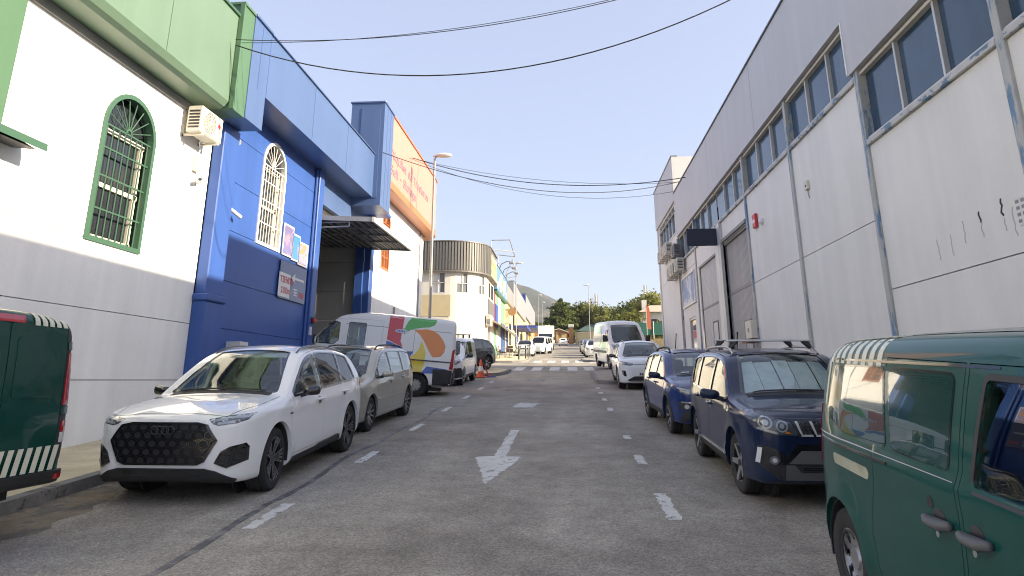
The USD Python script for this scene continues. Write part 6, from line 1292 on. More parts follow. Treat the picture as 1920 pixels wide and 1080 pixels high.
# small white van with roof bars and dark bumper behind the swirl van
L, W, H = 4.363, 1.751, 1.80
c = Car(L, W, top=[(0, .76), (.02, .88), (.08, .95), (.3, 1.02), (.85, 1.11), (.98, 1.16), (1.4, 1.48), (1.7, 1.66), (1.95, 1.75), (2.4, H), (3.9, H-.02), (4.2, H-.1), (4.32, H-.5), (L, .95)],
        bot=[(0, .44), (.04, .32), (.2, .24), (4.1, .28), (4.3, .34), (L, .45)], plan=[(0, .48), (.03, .62), (.1, .75), (.25, .83), (.5, .87), (.9, .875), (3.9, .87), (4.2, .83), (L, .7)], belt=[(0, 1.2), (.9, 1.06), (L, 1.10)],
        tum=.14, tcv=.08, upin=.02, lowin=.035, cr=.05, rr=.12, crease=[(.95, .98, .012, .05)], R=.32, fwy=.83, rwy=3.64, tw=.2, flare=.016, dense=.07)
c.cav = (.96, 4.15, .42)
wins = [dict(poly=P((1.18, 1.1), (2.0, 1.12), (2.0, 1.60), (1.62, 1.60)).buffer(-.03).buffer(.03)), dict(poly=P((2.12, 1.13), (3.05, 1.14), (3.05, 1.60), (2.12, 1.60)).buffer(-.03).buffer(.03), m=TINTGL)]
dac = build('van', 'small white van with roof bars and dark front bumper behind the swirl van', c, P_WHITE, (-4.86, 25.6), head=-.02, cat='van', win=wins, doors=[('front_door', P((1.05, .32), (2.06, .32), (2.06, 1.66), (1.5, 1.66), (1.05, 1.2)))], ws=c.wscreen(.99, 1.72, .075), style='five', rim=.205, seatrows=(1.6, 2.5), seatz=.1, mirror_at=(1.35, 1.08, .22, .2), mir_m=GLOSSB)
part(dac, 'front_bumper', c.end(P((-.86, .30), (-.84, .62), (-.5, .70), (.5, .70), (.84, .62), (.86, .30)), .006, .02), PLAST, smooth=30); part(dac, 'grille', c.end(sbox(-.42, .74, .42, .84), .006, .01), PLAST); part(dac, 'grille_bar', c.end(sbox(-.40, .785, .40, .81), .014, .01), CHROME)
hl = P((.48, .80), (.52, .90), (.72, .98), (.84, .99), (.83, .86), (.7, .78)); lamp_unit(dac, c, hl, [Point(.66, .88).buffer(.06)])
for sg in (1, -1):
    part(dac, 'bumper_side', c.side(P((.08, .32), (.50, .32), (.48, .55), (.3, .66), (.08, .66)), .006, .015, sg, .04), PLAST, smooth=30); part(dac, 'sill_trim', c.side(sbox(1.25, .28, 3.2, .36), .006, .015, sg), PLAST)
for y in (1.9, 3.4):
    b_ = sub(dac, 'roof_bar'); part(b_, 'bar', box(-.72, .72, y-.03, y+.03, H+.07, H+.11), GALV); [part(b_, 'foot', box(sg*.64-.03, sg*.64+.03, y-.04, y+.04, H-.05, H+.07), PLAST) for sg in (1, -1)]
part(dac, 'dash_notice', c.topp(sbox(-.35, 1.1, .05, 1.25), -.03, .004, .06), SIGN_W)

# dark grey sports utility car on the pavement corner
L, W, H = 4.48, 1.85, 1.65
c = Car(L, W, top=[(0, .76), (.02, .88), (.08, .96), (.4, 1.04), (1.1, 1.12), (1.25, 1.17), (1.7, 1.42), (2.05, 1.58), (2.4, 1.64), (3.1, H-.01), (3.7, 1.57), (4.0, 1.45), (4.25, 1.15), (4.4, 1.0), (L, .8)],
        bot=[(0, .44), (.04, .32), (.2, .24), (4.1, .28), (4.4, .36), (L, .48)], plan=[(0, .5), (.03, .65), (.1, .78), (.3, .88), (.6, .92), (3.8, .925), (4.2, .88), (4.4, .80), (L, .62)], belt=[(0, 1.2), (1, 1.02), (3, 1.09), (L, 1.15)],
        tum=.30, tcv=.12, upin=.03, lowin=.05, cr=.05, rr=.1, crease=[(.88, .98, .018, .06)], R=.36, fwy=.9, rwy=3.57, tw=.235, flare=.02, dense=.07)
c.cav = (1.1, 4.1, .42)
dl = c.dlo(1.2, 4.0, .075, .02); wins = [dict(poly=g.buffer(-.015).buffer(.015)) for g in dl.difference(unary_union([slantpoly(2.35, 2.43, .9, 1.7), slantpoly(3.2, 3.28, .9, 1.7)])).geoms if g.area > .01]
tuc = build('car', 'dark grey sports utility car parked askew on the pavement corner by the crossing', c, P_BLACK, (-6.7, 33.2), head=-.52, zoff=.13, win=wins, ws=c.wscreen(1.22, 2.1, .07, mx1=.1), style='five', rim=.24, mirror_at=(1.6, 1.1, .22, .15), mir_m=GLOSSB, seatrows=(1.9, 2.7), doors=[('front_door', sbox(1.3, .34, 2.38, 1.3)), ('rear_door', sbox(2.39, .34, 3.1, 1.3))])
handle(tuc, c, 2.25, .93, .2, P_BLACK); handle(tuc, c, 3.1, .95, .2, P_BLACK)
for sg in (1, -1): part(tuc, 'sill_trim', c.side(sbox(1.3, .28, 3.15, .38), .008, .015, sg), PLAST); part(tuc, 'tail_lamp', c.side(P((4.1, .98), (4.42, .95), (4.4, 1.06), (4.15, 1.10)), .004, .01, sg), REDL)

# ---------------------------------------------------------------- distant vehicles
def hatch(name, label, pm, x, y, head=0.0, group=None, H=1.48, far=True):
    L, W = 4.1, 1.75
    c = Car(L, W, top=[(0, .70), (.03, .84), (.1, .92), (.5, 1.0), (.95, 1.06), (1.1, 1.12), (1.5, H-.16), (1.95, H-.02), (2.5, H), (3.2, H-.04), (3.6, H-.15), (3.9, 1.05), (4.05, .92), (L, .7)], bot=[(0, .42), (.05, .28), (.3, .22), (3.9, .26), (L, .42)],
            plan=[(0, .5), (.04, .66), (.15, .78), (.4, .86), (.8, .875), (3.5, .87), (3.9, .80), (L, .58)], belt=[(0, 1.1), (.9, .96), (L, 1.02)], tum=.30, tcv=.1, upin=.03, lowin=.05, cr=.05, rr=.1, R=.32, fwy=.83, rwy=3.4, tw=.2, flare=.012, dense=.1)
    c.cav = (1.0, 3.8, .4)
    dl = c.dlo(1.1, 3.6, .07, .02); wins = [dict(poly=g.buffer(-.015).buffer(.015), m=TINTGL) for g in dl.difference(slantpoly(2.2, 2.3, .9, 1.7)).geoms if g.area > .01]
    t = build(name, label, c, pm, (x, y), head=head, win=wins, ws=c.wscreen(1.12, 1.9, .07, mx1=.1), rw=Polygon([(-.52, 1.08), (.52, 1.08), (.44, H-.2), (-.44, H-.2)]), style='five', rim=.21, mirror_at=(1.45, 1.04, .2, .14), mir_m=pm, seatrows=(1.7,), group=group, gl=TINTGL)
    hl = P((.5, .72), (.55, .82), (.8, .90), (.82, .76)); lamp_unit(t, c, hl, [Point(.66, .79).buffer(.05)]); part(t, 'grille', c.end(sbox(-.4, .66, .4, .78), .005, .01), PLAST); plate(t, c, .52); plate(t, c, .72, rear=True)
    for sg in (1, -1): part(t, 'tail_lamp', c.end(P((.55, .92), (.76, .90), (.74, 1.06), (.58, 1.06)) if sg > 0 else mx(P((.55, .92), (.76, .90), (.74, 1.06), (.58, 1.06))), .008, .01, True), REDL)
    return t
hatch('car', 'small white hatchback facing the camera beside the cafe chairs past the crossing', P_WHITE, -3.95, 62.5)
hatch('car', 'white hatchback driving away far up the street', P_WHITE, -.85, 138, head=PI, H=1.5)
hatch('car', 'white hatchback nearest in the parked row beyond the crossing on the right', P_WHITE2, 2.35, 57.5)
hatch('car', 'dark hatchback second in the parked row beyond the crossing on the right', P_BLACK, 2.35, 64); hatch('car', 'silver hatchback third in the parked row beyond the crossing on the right', P_SILVER, 2.3, 71); hatch('car', 'navy hatchback farthest in the parked row beyond the crossing on the right', P_NAVY, 2.3, 79)
# white boxy window van and truck
L, W, H = 4.4, 1.78, 1.82
c = Car(L, W, top=[(0, .76), (.03, .92), (.3, 1.04), (.9, 1.14), (1.4, 1.52), (1.75, 1.74), (2.3, H), (4.1, H-.04), (4.3, H-.3), (L, .95)], bot=[(0, .42), (.05, .3), (.3, .24), (4.2, .28), (L, .45)], plan=[(0, .5), (.04, .66), (.2, .82), (.5, .88), (4.0, .885), (4.25, .84), (L, .7)], belt=[(0, 1.2), (.9, 1.08), (L, 1.1)], tum=.13, tcv=.06, cr=.05, rr=.12, R=.325, fwy=.85, rwy=3.6, dense=.1)
c.cav = (1.0, 4.2, .42)
par_ = build('van', 'white window van behind the small white hatchback past the crossing', c, P_WHITE, (-3.35, 71.5), head=-.22, cat='van', win=[dict(poly=P((1.2, 1.12), (2.05, 1.13), (2.05, 1.6), (1.6, 1.6)), m=TINTGL), dict(poly=P((2.25, 1.13), (3.05, 1.14), (3.05, 1.6), (2.25, 1.6)), m=TINTGL), dict(poly=P((3.2, 1.14), (3.95, 1.15), (3.9, 1.58), (3.2, 1.6)), m=TINTGL)], ws=c.wscreen(1.0, 1.7, .08), gl=TINTGL, style='steel', rim=.2, mirror_at=(1.35, 1.1, .2, .2), mir_m=PLAST, seatrows=(1.6,))
tk = thing('truck', 'white box truck facing the camera beyond the white window van', 'truck', (-2.9, 92, SL*92), np.stack([[1, 0, 0], [0, 1, SL], [0, -SL, 1]], 1))
cabp = Polygon([(0, .5), (0, 1.2), (.15, 1.35), (.75, 2.25), (1.9, 2.35), (1.9, .5)])
part(tk, 'cab', ext(cabp, 'x', -1.0, 1.0), P_WHITE); part(tk, 'cargo_box', box(-1.1, 1.1, 2.05, 6.6, .85, 3.25, .02), P_WHITE2); part(tk, 'chassis', box(-.5, .5, .4, 6.5, .55, .8), PLAST)
part(tk, 'windscreen', hull([(sx*.9, y, z) for sx in (-1, 1) for y, z in ((.16, 1.42), (.70, 2.16), (.17, 1.41), (.72, 2.15))]+[(sx*.9, y-.02, z+.01) for sx in (-1, 1) for y, z in ((.16, 1.42), (.70, 2.16))]), WIND)
part(tk, 'grille', box(-.7, .7, -.02, .0, .7, .95), PLAST); part(tk, 'bumper', box(-1.0, 1.0, -.06, .1, .4, .62, .02), PLASTG)
for sg in (1, -1):
    part(tk, 'headlight', box(sg*.62, sg*.92, -.03, .02, .75, .95, .02), LENSW); part(tk, 'door_mirror', box(sg*1.05, sg*1.22, .5, .56, 1.3, 1.75, .02), PLAST); part(tk, 'side_window', box(sg*1.0, sg*1.008, .75, 1.5, 1.4, 2.05), WIND)
    for wy in (1.0, 5.2): add_wheel(tk, sg*.88, wy, .37, .24, .22, 'steel', sg)
# ---------------------------------------------------------------- cables
cable('upper dark cable sweeping from the green post to the right roof', (-7.1, 12.75, 8.86), (5.38, 12.2, 10.25), 1.62, .014)
cable('thin pale cable above the dark sweeping one, leaving the green post', (-7.1, 12.72, 8.98), (5.38, 12.3, 10.6), .75, .009); cable('second thin cable close to the pale one high over the street', (-7.1, 13.0, 9.05), (5.38, 12.5, 10.65), .62, .007)
cable('dark cable from the blue end post to the right roof over mid street', (-6.85, 23.55, 10.1), (5.38, 30.5, 10.7), 1.0, .016)
cable('thick paired cable from the orange fascia to the right roof', (-7.25, 30.2, 12.1), (5.38, 29.0, 10.45), .8, .02); cable('thin cable just above the thick paired one at mid street', (-7.25, 31.0, 12.3), (5.38, 30.6, 10.7), .5, .010)
cable('thin cable drooping lowest from the orange fascia to the grey end block', (-7.25, 29.6, 11.9), (5.38, 31.8, 10.6), 1.0, .010)
# ---------------------------------------------------------------- cone, bollards, cafe furniture
cn = thing('traffic_cone', 'orange traffic cone with white band and tape on the left kerb corner', 'traffic cone', (-3.95, 31.3, SL*31.3+.0))
CONE = mat('cone_orange', (.62, .10, .03), .5, obj=True); TAPE = mat('barrier_tape_red', (.55, .06, .07), .5)
part(cn, 'base', box(-.24, .24, -.24, .24, 0, .05, .02), CONE); part(cn, 'body', lathe([(.18, .05), (.03, .80), (.0, .80), (0, .05), (.18, .05)], 24, 'z'), CONE, smooth=40); part(cn, 'white_band', lathe([(.138, .27), (.094, .49), (.09, .49), (.13, .27), (.138, .27)], 24, 'z'), SIGN_W, smooth=40)
tpv = np.array([(.12, -.05, .62), (.16, -.14, .60), (.42, -.2, .12), (.36, -.28, .06), (.62, -.3, .03), (.60, -.4, .02)]); part(cn, 'tape', (tpv, [[0, 2, 3], [0, 3, 1], [2, 4, 5], [2, 5, 3], [0, 3, 2], [0, 1, 3], [2, 5, 4], [2, 3, 5]]), TAPE); part(cn, 'tape_end', box(.35, .75, -.42, -.25, .01, .05, .01), D_BLU)
for i, (x, y) in enumerate(((-3.62, 51.2), (-3.25, 53.5), (-3.2, 56.0), (-3.2, 58.6))):
    b = thing('bollard', ('black steel bollard at the left corner of the crossing, nearest of four', 'black steel bollard second along the left corner past the crossing', 'black steel bollard third along the left corner past the crossing', 'black steel bollard farthest along the left corner past the crossing')[i], 'bollard', (x, y, SL*y+.12), group='bollards past the crossing')
    part(b, 'post', cyl((0, 0, 0), (0, 0, .95), .055, 12), DARKM, smooth=40); part(b, 'cap', moved((np.array(trimesh.creation.icosphere(2, .062).vertices), trimesh.creation.icosphere(2, 1).faces), (0, 0, .95)), DARKM, smooth=60); part(b, 'ring', cyl((0, 0, .78), (0, 0, .82), .060, 12), GALV)
WICK = mat('wicker_brown', (.05, .03, .02), .8)
def chair(label, x, y, a):
    t = thing('cafe_chair', label, 'chair', (x, y, SL*y+.13), Rz(a), 'cafe chairs on the pavement past the crossing')
    part(t, 'seat', box(-.24, .24, -.24, .24, .42, .47, .02), WICK); part(t, 'backrest', hull([(-.24, .24, .47), (.24, .24, .47), (-.22, .32, .92), (.22, .32, .92)], .02), WICK)
    for sx in (-1, 1):
        for sy in (-1, 1): part(t, 'leg', cyl((sx*.2, sy*.2, .42), (sx*.23, sy*.23, 0), .018, 6), GALV)
def cafe_table(label, x, y):
    t = thing('cafe_table', label, 'table', (x, y, SL*y+.13), group='cafe tables on the pavement past the crossing')
    part(t, 'table_top', cyl((0, 0, .70), (0, 0, .73), .38, 20), GALV); part(t, 'stem', cyl((0, 0, .03), (0, 0, .70), .03, 8), GALV); part(t, 'foot', cyl((0, 0, 0), (0, 0, .03), .22, 14), DARKM)
for i, (x, y) in enumerate(((-5.6, 54.4), (-4.7, 55.6), (-5.3, 59.5))): cafe_table(('cafe table nearest the mint green shop corner', 'cafe table standing beside the bollards', 'cafe table farthest back on the cafe pavement')[i], x, y)
for i, (x, y, a) in enumerate(((-6.2, 54.2, 1.4), (-5.1, 54.2, -1.5), (-5.3, 55.9, 1.6), (-4.1, 55.4, -1.6), (-4.7, 56.3, .1), (-5.9, 59.6, 1.5), (-4.7, 59.3, -1.5))):
    chair(('brown wicker cafe chair nearest the shop wall', 'brown wicker cafe chair right of the nearest table', 'brown wicker cafe chair left of the table by the bollards', 'brown wicker cafe chair closest to the bollards', 'brown wicker cafe chair behind the table by the bollards', 'brown wicker cafe chair left of the rearmost table', 'brown wicker cafe chair right of the rearmost table')[i], x, y, a)
# ---------------------------------------------------------------- end of the street: walls, gate pillars, huts
BRICK = mat('brick_orange', (.42, .20, .09), .85, var=.25, vscale=6); YWALL = mat('yellow_boundary_wall', (.55, .42, .19), .85, var=.1); GROOF = mat('green_roof', (.055, .10, .08), .6, var=.15); ROOFT = mat('roof_tile', (.30, .17, .11), .85, var=.2)
def G0(x, y): return float(gz(y))
for i, (x, y) in enumerate(((-5.0, 176), (.95, 165))):
    t = thing('gate_pillar', ('brick gate pillar with white cap left of the road end', 'brick gate pillar with white cap right of the road end')[i], 'pillar', (x, y, G0(x, y)))
    part(t, 'shaft', box(-.55, .55, -.55, .55, -.3, 3.9), BRICK); part(t, 'cap', box(-.7, .7, -.7, .7, 3.9, 4.6, .1), WHITE_F)
hut = thing('hut', 'small orange brick hut with pale pitched roof at the end of the street', 'building', (-4.0, 186, G0(0, 186)))
part(hut, 'wall', ext(P((-.5, -.5), (4.0, -.5), (4.0, 2.9), (1.8, 3.7), (-.5, 3.3)), 'y', 0, 6), BRICK); part(hut, 'roof', [hull([(-.8, y, z) for y in (-.5, 6.5) for z in (3.2, 3.4)]+[(1.8, y, z) for y in (-.5, 6.5) for z in (3.7, 3.9)]), hull([(4.4, y, z) for y in (-.5, 6.5) for z in (2.8, 3.0)]+[(1.8, y, z) for y in (-.5, 6.5) for z in (3.7, 3.9)])], CREAM)
part(hut, 'doorway', box(2.4, 3.6, -.05, 0, 0, 2.6), YWALL); part(hut, 'column', box(1.0, 1.6, -.1, 0, -.3, 3.0), YWALL)
gw = thing('boundary_wall', 'low yellow boundary wall running along the right at the street end', 'wall', (0, 0, 0)); part(gw, 'wall_face', [hull([(2.0+.2*s_, 168, G0(0, 168)+z) for s_ in (0, 1) for z in (-1, 2.6)]+[(7+.2*s_, 120, G0(0, 120)+z) for s_ in (0, 1) for z in (-1, 2.6)])], YWALL); part(gw, 'coping', [hull([(1.9+.4*s_, 168, G0(0, 168)+z) for s_ in (0, 1) for z in (2.6, 2.75)]+[(6.9+.4*s_, 120, G0(0, 120)+z) for s_ in (0, 1) for z in (2.6, 2.75)])], CREAM)
gh = thing('shed', 'green roofed shed beyond the right gate pillar', 'building', (9.5, 178, G0(0, 178))); part(gh, 'wall', box(-6, 6, 0, 6, -.5, 3.2), YWALL); part(gh, 'roof', hull([(-7, -1, 3.1), (7, -1, 3.1), (-7, 7, 3.1), (7, 7, 3.1), (-4, 3, 5.0), (4, 3, 5.0)]), GROOF)
gh = thing('shed', 'green roofed shed between the two gate pillars', 'building', (-.4, 196, G0(0, 196))); part(gh, 'wall', box(-2.6, 2.6, 0, 6, -.5, 3.0), DARKM); part(gh, 'roof', hull([(-3.2, -1, 3), (3.2, -1, 3), (-3.2, 7, 3), (3.2, 7, 3), (-1, 3, 4.8), (1, 3, 4.8)]), GROOF)
wl_ = thing('boundary_wall', 'brick boundary wall left of the road end under the hill', 'wall'); part(wl_, 'wall_face', box(-40, -6, 178, 178.4, G0(0, 178)-1, G0(0, 178)+3.4), BRICK); part(wl_, 'coping', box(-40, -6, 177.9, 178.5, G0(0, 178)+3.4, G0(0, 178)+3.6), CREAM)
# right of the cross street: green mesh fence, dry bank, white house
fe = thing('fence', 'green mesh fence behind the tall white van right of the crossing', 'fence'); y = 74
for i in range(9): part(fe, 'fence_post', cyl((7.2+i*2.0, y, G0(0, y)+.4), (7.2+i*2.0, y, G0(0, y)+3.35), .05, 6), GALV)
part(fe, 'mesh_screen', box(7.2, 23.2, y+.02, y+.05, G0(0, y)+1.9, G0(0, y)+3.2), mat('green_screen', (.025, .12, .085), .8, var=.15, vscale=1.2))
part(fe, 'low_wall', box(7, 23.3, y, y+.25, G0(0, y)-.5, G0(0, y)+1.5), PAVER)
bk = thing('earth_bank', 'dry grassy earth bank below the green mesh fence', 'bank', kind='structure'); xs = np.linspace(6.6, 24, 40); ysb = np.linspace(62, 74, 14); X, Y = np.meshgrid(xs, ysb); Z = gz(Y)-.1+np.clip((Y-63)/8, 0, 1)*1.2+.25*meshkit.fbm(np.stack([X*.9, Y*.9, 0*X], -1), 3)
v = np.stack([X, Y, Z], -1).reshape(-1, 3); n = 40; part(bk, 'slope', (v, np.array([[j*n+i, j*n+i+1, (j+1)*n+i+1, (j+1)*n+i] for j in range(13) for i in range(39)])), EARTH, smooth=True)
GRASS = mat('dry_grass', (.34, .25, .10), .9, var=.4, vscale=2); rng = np.random.default_rng(4); gb = []
gx, gy = rng.uniform(6.6, 20, 2600), rng.uniform(63, 73, 2600); gv, gf = [], []
for i in range(2600):
    b0 = np.array([gx[i], gy[i], gz(gy[i])-.1+np.clip((gy[i]-63)/8, 0, 1)*1.2]); h_ = rng.uniform(.25, .8); d_ = rng.normal(0, .15, 2); w_ = .03; gv += [b0-[w_, 0, 0], b0+[w_, 0, 0], b0+[d_[0], d_[1], h_]]; gf.append([3*i, 3*i+1, 3*i+2])
solo('dry_grass', (np.array(gv), np.array(gf)), GRASS, 'dry yellow grass growing on the bank', 'grass', kind='stuff')
hs = thing('house', 'white house with pale tiled roof on the rise above the green fence', 'building', (11.0, 100, G0(0, 100)+2.6)); part(hs, 'wall', box(0, 6.5, 0, 6, -3, 2.6), WHITE_F); part(hs, 'roof', hull([(-.6, -.6, 2.6), (7.1, -.6, 2.6), (-.6, 6.6, 2.6), (7.1, 6.6, 2.6), (1.5, 3, 3.9), (5, 3, 3.9)]), mat('pale_roof', (.45, .36, .28), .9, var=.15)); part(hs, 'window', box(1.2, 2.0, -.03, 0, .5, 1.6), WIND); part(hs, 'window', box(4.4, 5.2, -.03, 0, .5, 1.6), WIND); part(hs, 'chimney', box(.2, .9, 2, 2.7, 2.6, 4.6), WHITE_F); part(hs, 'porch', box(-1.2, 0, .5, 5, -3, 1.2), WHITE_F)
bn = thing('banner', 'tall orange feather banner on a pole beside the green fence', 'banner', (7.6, 66, G0(0, 66)+.5)); part(bn, 'pole', cyl((0, 0, 0), (0, 0, 4.4), .03, 8), GALV); part(bn, 'flag', ext(P((.03, 2.0), (.42, 1.9), (.40, 3.4), (.28, 4.0), (.03, 4.3)), 'y', -.01, .01), mat('banner_orange', (.42, .12, .06), .8))
# ---------------------------------------------------------------- trees, masts, hill
BARK = mat('bark', (.13, .10, .075), .95, var=.3, vscale=4)
def leafmat(nm, c):
    n = {'oi': ('geometry', {}), 'nz': ('noise_texture', {'scale': .55, 'detail': 3.0}), 'r': ('rgb_ramp', {'ramp': [(.3, tuple(np.array(c)*.55)), (.5, c), (.7, tuple(np.array(c)*1.5))]}), 'd': ('diffuse_bsdf', {}), 't': ('translucent_bsdf', {}), 'm': ('mix_closure', {'fac': .3})}
    return usdkit.material(stage, '/World/Looks/'+nm, n, [('oi.position', 'nz.vector'), ('nz.fac', 'r.fac'), ('r.color', 'd.color'), ('r.color', 't.color'), ('d.BSDF', 'm.closure1'), ('t.BSDF', 'm.closure2')], surface='m.closure')
LF1, LF2, LF3 = leafmat('leaf_dark', (.10, .125, .04)), leafmat('leaf_olive', (.16, .17, .055)), leafmat('leaf_yellow_green', (.24, .24, .075))
def tree(label, x, y, h, w, leaf, seed, kind='broad', group=None, z0=None, n=5200, leafs=.34, trunk=.28):
    if y > 105: h, w = h*.74, w*.9
    rng = np.random.default_rng(seed); t = thing('tree', label, 'tree', (x, y, (G0(x, y) if z0 is None else z0)-.1), group=group)
    th = h*(trunk+.12); tr = [tube([(0, 0, 0), (rng.normal(0, .1), 0, th*.5), (rng.normal(0, .2), rng.normal(0, .2), th), (0, 0, h*.8)], [h*.028, h*.024, h*.018, h*.006], 8)]
    cl = []
    if kind == 'broad':
        m_ = int(16+w*2.2)
        for i in range(m_):
            u = rng.normal(size=3); u /= np.linalg.norm(u); r = rng.uniform(.35, 1)**.5; p = np.array([u[0]*w*.5*r, u[1]*w*.5*r, h*(trunk+(1-trunk)*.5)+u[2]*h*(1-trunk)*.46*r]); s_ = rng.uniform(.13, .24)*w; cl.append((p, np.array([s_, s_, s_*.72])))
    elif kind == 'layered':
        for k in range(11):
            z = h*(.12+.80*k/10); rr = w*.5*(1-.80*(k/10)**1.3)*rng.uniform(.85, 1.1); m_ = max(4, int(10-k*.5))
            for i in range(m_):
                a = rng.uniform(0, 2*PI); r = rr*rng.uniform(.3, 1); cl.append((np.array([r*math.cos(a), r*math.sin(a), z-.05*r+rng.normal(0, .15)]), np.array([w*.13, w*.13, h*.038])))
        for i in range(5): cl.append((np.array([rng.normal(0, .3), rng.normal(0, .3), h*(.9+.03*i)]), np.array([w*.05, w*.05, h*.03])))
    elif kind == 'column':
        for i in range(14): z = h*(.08+.9*i/13); s_ = w*.5*math.sin(PI*min(.95, .12+.85*i/13))**.7; cl.append((np.array([rng.normal(0, w*.08), rng.normal(0, w*.08), z]), np.array([s_, s_, h*.07])))
    for p, s_ in cl[::2]: tr.append(tube([(0, 0, min(th*.9, p[2]*.8)), p*np.array([.5, .5, .5])+np.array([0, 0, th*.42]), p], [h*.010, h*.006, h*.003], 5))
    part(t, 'trunk', join(tr), BARK, smooth=60)
    vol = np.array([s_.prod() for _, s_ in cl])**.67; cnt = rng.multinomial(n, vol/vol.sum()); V = []
    for (p, s_), k in zip(cl, cnt):
        u = rng.normal(size=(k, 3)); u /= np.linalg.norm(u, axis=1, keepdims=True); c_ = p+u*s_*(rng.uniform(.25, 1, (k, 1))**.4)*(1+.25*rng.normal(size=(k, 1)))
        nn = u*.7+rng.normal(size=(k, 3))*.6+np.array([0, 0, .4]); nn /= np.linalg.norm(nn, axis=1, keepdims=True); a = np.cross(nn, rng.normal(size=(k, 3))); a /= np.linalg.norm(a, axis=1, keepdims=True); b = np.cross(nn, a); L_ = leafs*rng.uniform(.6, 1.3, (k, 1))
        V.append(np.stack([c_-a*L_, c_+b*L_*.45, c_+a*L_, c_-b*L_*.45], 1))
    V = np.concatenate(V).reshape(-1, 3); F = np.arange(len(V)).reshape(-1, 4); part(t, 'crown', (V, F), leaf)
g = 'trees beyond the end of the street'
tree('dark layered conifer left of centre at the end of the street', -1.8, 196, 16.5, 15.5, LF1, 1, 'layered', g, n=9000, leafs=.42)
tree('tall olive tree right behind the layered conifer', 4.0, 205, 16.5, 13, LF2, 2, 'broad', g, n=6500, leafs=.42); tree('broad olive tree above the right gate pillar', 11.5, 200, 14.5, 12, LF2, 3, 'broad', g, n=6000, leafs=.42); tree('bright green low tree over the yellow wall', 10.2, 182, 9.0, 7, LF3, 4, 'broad', g, n=4500)
tree('olive tree in the gap behind the tall masts', 19, 215, 12, 11, LF2, 5, 'broad', g, n=4500, leafs=.42); tree('round dark tree left of the tall eucalyptus', 16.2, 160, 13.2, 11, LF1, 6, 'broad', g, n=6000, leafs=.38)
tree('tall yellow green eucalyptus above the white house', 17.0, 128, 12.4, 9.5, LF3, 7, 'broad', g, n=7500, leafs=.32); tree('second yellow green eucalyptus right of the white house', 22.0, 132, 12.0, 8.5, LF3, 8, 'broad', g, n=6500, leafs=.32); tree('slim pale tree at the edge of the right warehouse', 13.3, 108, 8.2, 3.2, LF3, 9, 'column', g, n=2500, leafs=.25)
tree('dark bush against the end of the right warehouse', 11.4, 78, 3.3, 3.4, LF1, 10, 'broad', g, n=2500, leafs=.16, trunk=.1, z0=G0(0, 78)+.6); tree('low leafy tree behind the tall white van roof', 9.0, 98, 5.4, 6, LF2, 11, 'broad', g, n=3500, leafs=.22, trunk=.15)
tree('green shrub left of the brick wall under the hill', -8.5, 190, 7.5, 6, LF1, 12, 'broad', g, n=3000)
for i, (x, w_) in enumerate(((6.5, 3), (9.5, 4), (13, 4), (17, 5))): tree(('clipped hedge clump nearest the tall white van', 'clipped hedge clump below the white house porch', 'clipped hedge clump below the white house', 'clipped hedge clump right of the white house')[i], x, 92, 3.4, w_+1, LF1, 20+i, 'broad', 'hedge clumps below the white house', n=2200, leafs=.2, trunk=.05)
for i in range(5):
    x, yy = 4.6+.8*i, 160-9*i; tree(('low shrub along the yellow wall, farthest', 'low shrub along the yellow wall, fourth from the near end', 'low shrub along the yellow wall, middle', 'low shrub along the yellow wall, second from the near end', 'low shrub along the yellow wall, nearest')[i], x-.4, yy, 2.4, 2.6, LF1, 40+i, 'broad', 'shrubs along the yellow wall', n=900, leafs=.2, trunk=.05)
MAST = mat('mast_grey', (.42, .41, .40), .6)
def mast(label, x, y, h, kind):
    t = thing('telecom_mast', label, 'mast', (x, y, G0(x, y))); part(t, 'pole', cyl((0, 0, 0), (0, 0, h), .55 if kind else .35, 10, .3), MAST, smooth=40)
    for z in np.linspace(h*.82, h*.98, 3):
        for a in (0, 2.1, 4.2): part(t, 'antenna', box(-.22+.8*math.cos(a), .22+.8*math.cos(a), -.15+.8*math.sin(a), .15+.8*math.sin(a), z-1.1, z+.9), MAST)
    part(t, 'platform', cyl((0, 0, h*.86), (0, 0, h*.86+.12), 1.2, 12), GREYM)
mast('grey telecom mast left of the right street lamp', 12.0, 330, 24, 0); mast('slim telecom mast right of the right street lamp', 14.2, 330, 26, 1); mast('pale telecom mast above the eucalyptus trees', 38, 330, 30, 1)
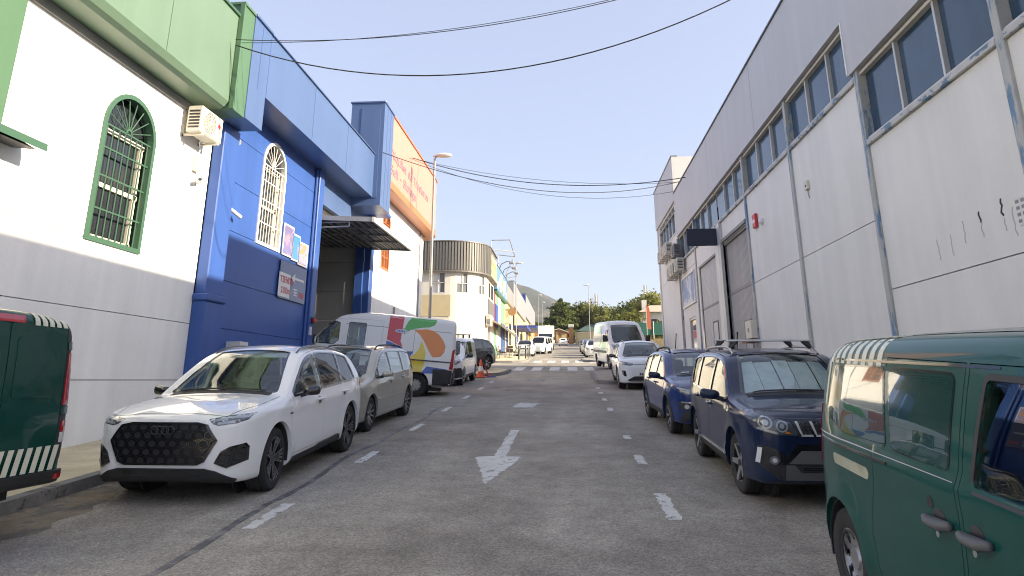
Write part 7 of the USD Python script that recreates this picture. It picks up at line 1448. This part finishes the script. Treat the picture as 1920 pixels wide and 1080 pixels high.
# hill with a hazy ridge and white houses at its foot
xs = np.linspace(-900, 700, 110); ys = np.linspace(900, 1900, 50); X, Y = np.meshgrid(xs, ys)
rid = np.interp(X, [-900, -330, -160, -75, -20, 60, 160, 300, 700], [230, 215, 196, 172, 146, 108, 66, 44, 30])
Z = 15+rid*np.exp(-((Y-1400)/260)**2)*(1+.05*(meshkit.fbm(np.stack([X/60, Y/60, 0*X], -1), 4)-.5))+22*(meshkit.fbm(np.stack([X/70, Y/70, 0*X+3], -1), 5)-.5)
HILL = mat('hill_scrub', (.055, .065, .06), .95, var=.4, vscale=.012, dirt=((.12, .11, .09), .56, .02, (1, 1, 1)))
n = len(xs); solo('hill', (np.stack([X, Y, Z], -1).reshape(-1, 3), np.array([[j*n+i, j*n+i+1, (j+1)*n+i+1, (j+1)*n+i] for j in range(len(ys)-1) for i in range(n-1)])), HILL, kind='structure', smooth=True)
rng = np.random.default_rng(9)
hx = [(-62, 620, 34), (-50, 640, 40), (-40, 600, 31), (-70, 700, 52), (-34, 680, 42), (-56, 560, 29), (-46, 720, 48), (-28, 590, 30)]
for i, (x, y, z) in enumerate(hx):
    w_, h_ = rng.uniform(9, 15), rng.uniform(7, 12); t = thing('house', 'pale distant house at the foot of the hill', 'building', (x, y, z), group='distant houses at the foot of the hill')
    part(t, 'wall', box(0, w_, 0, 9, -22, h_), WHITE_F); part(t, 'roof', hull([(-.6, -.6, h_), (w_+.6, -.6, h_), (-.6, 9.6, h_), (w_+.6, 9.6, h_), (1, 4.5, h_+2), (w_-1, 4.5, h_+2)]), ROOFT)
    for k in range(3): part(t, 'window', box(1+k*w_/3.2, 2.4+k*w_/3.2, -.05, 0, h_*.45, h_*.75), WIND)
# ---------------------------------------------------------------- haze
usdkit.material(stage, '/World/Looks/haze', {'v': ('principled_volume', {'color': (0.80, 0.86, 0.98), 'density': 0.00009, 'anisotropy': 0.2})}, volume='v.volume')
hz_ = trimesh.creation.box([3600, 2600, 260]); hz_.apply_translation([0, 900, 105])
solo('haze', hz_, '/World/Looks/haze', 'thin pale haze over the street and hill', 'haze', kind='stuff')
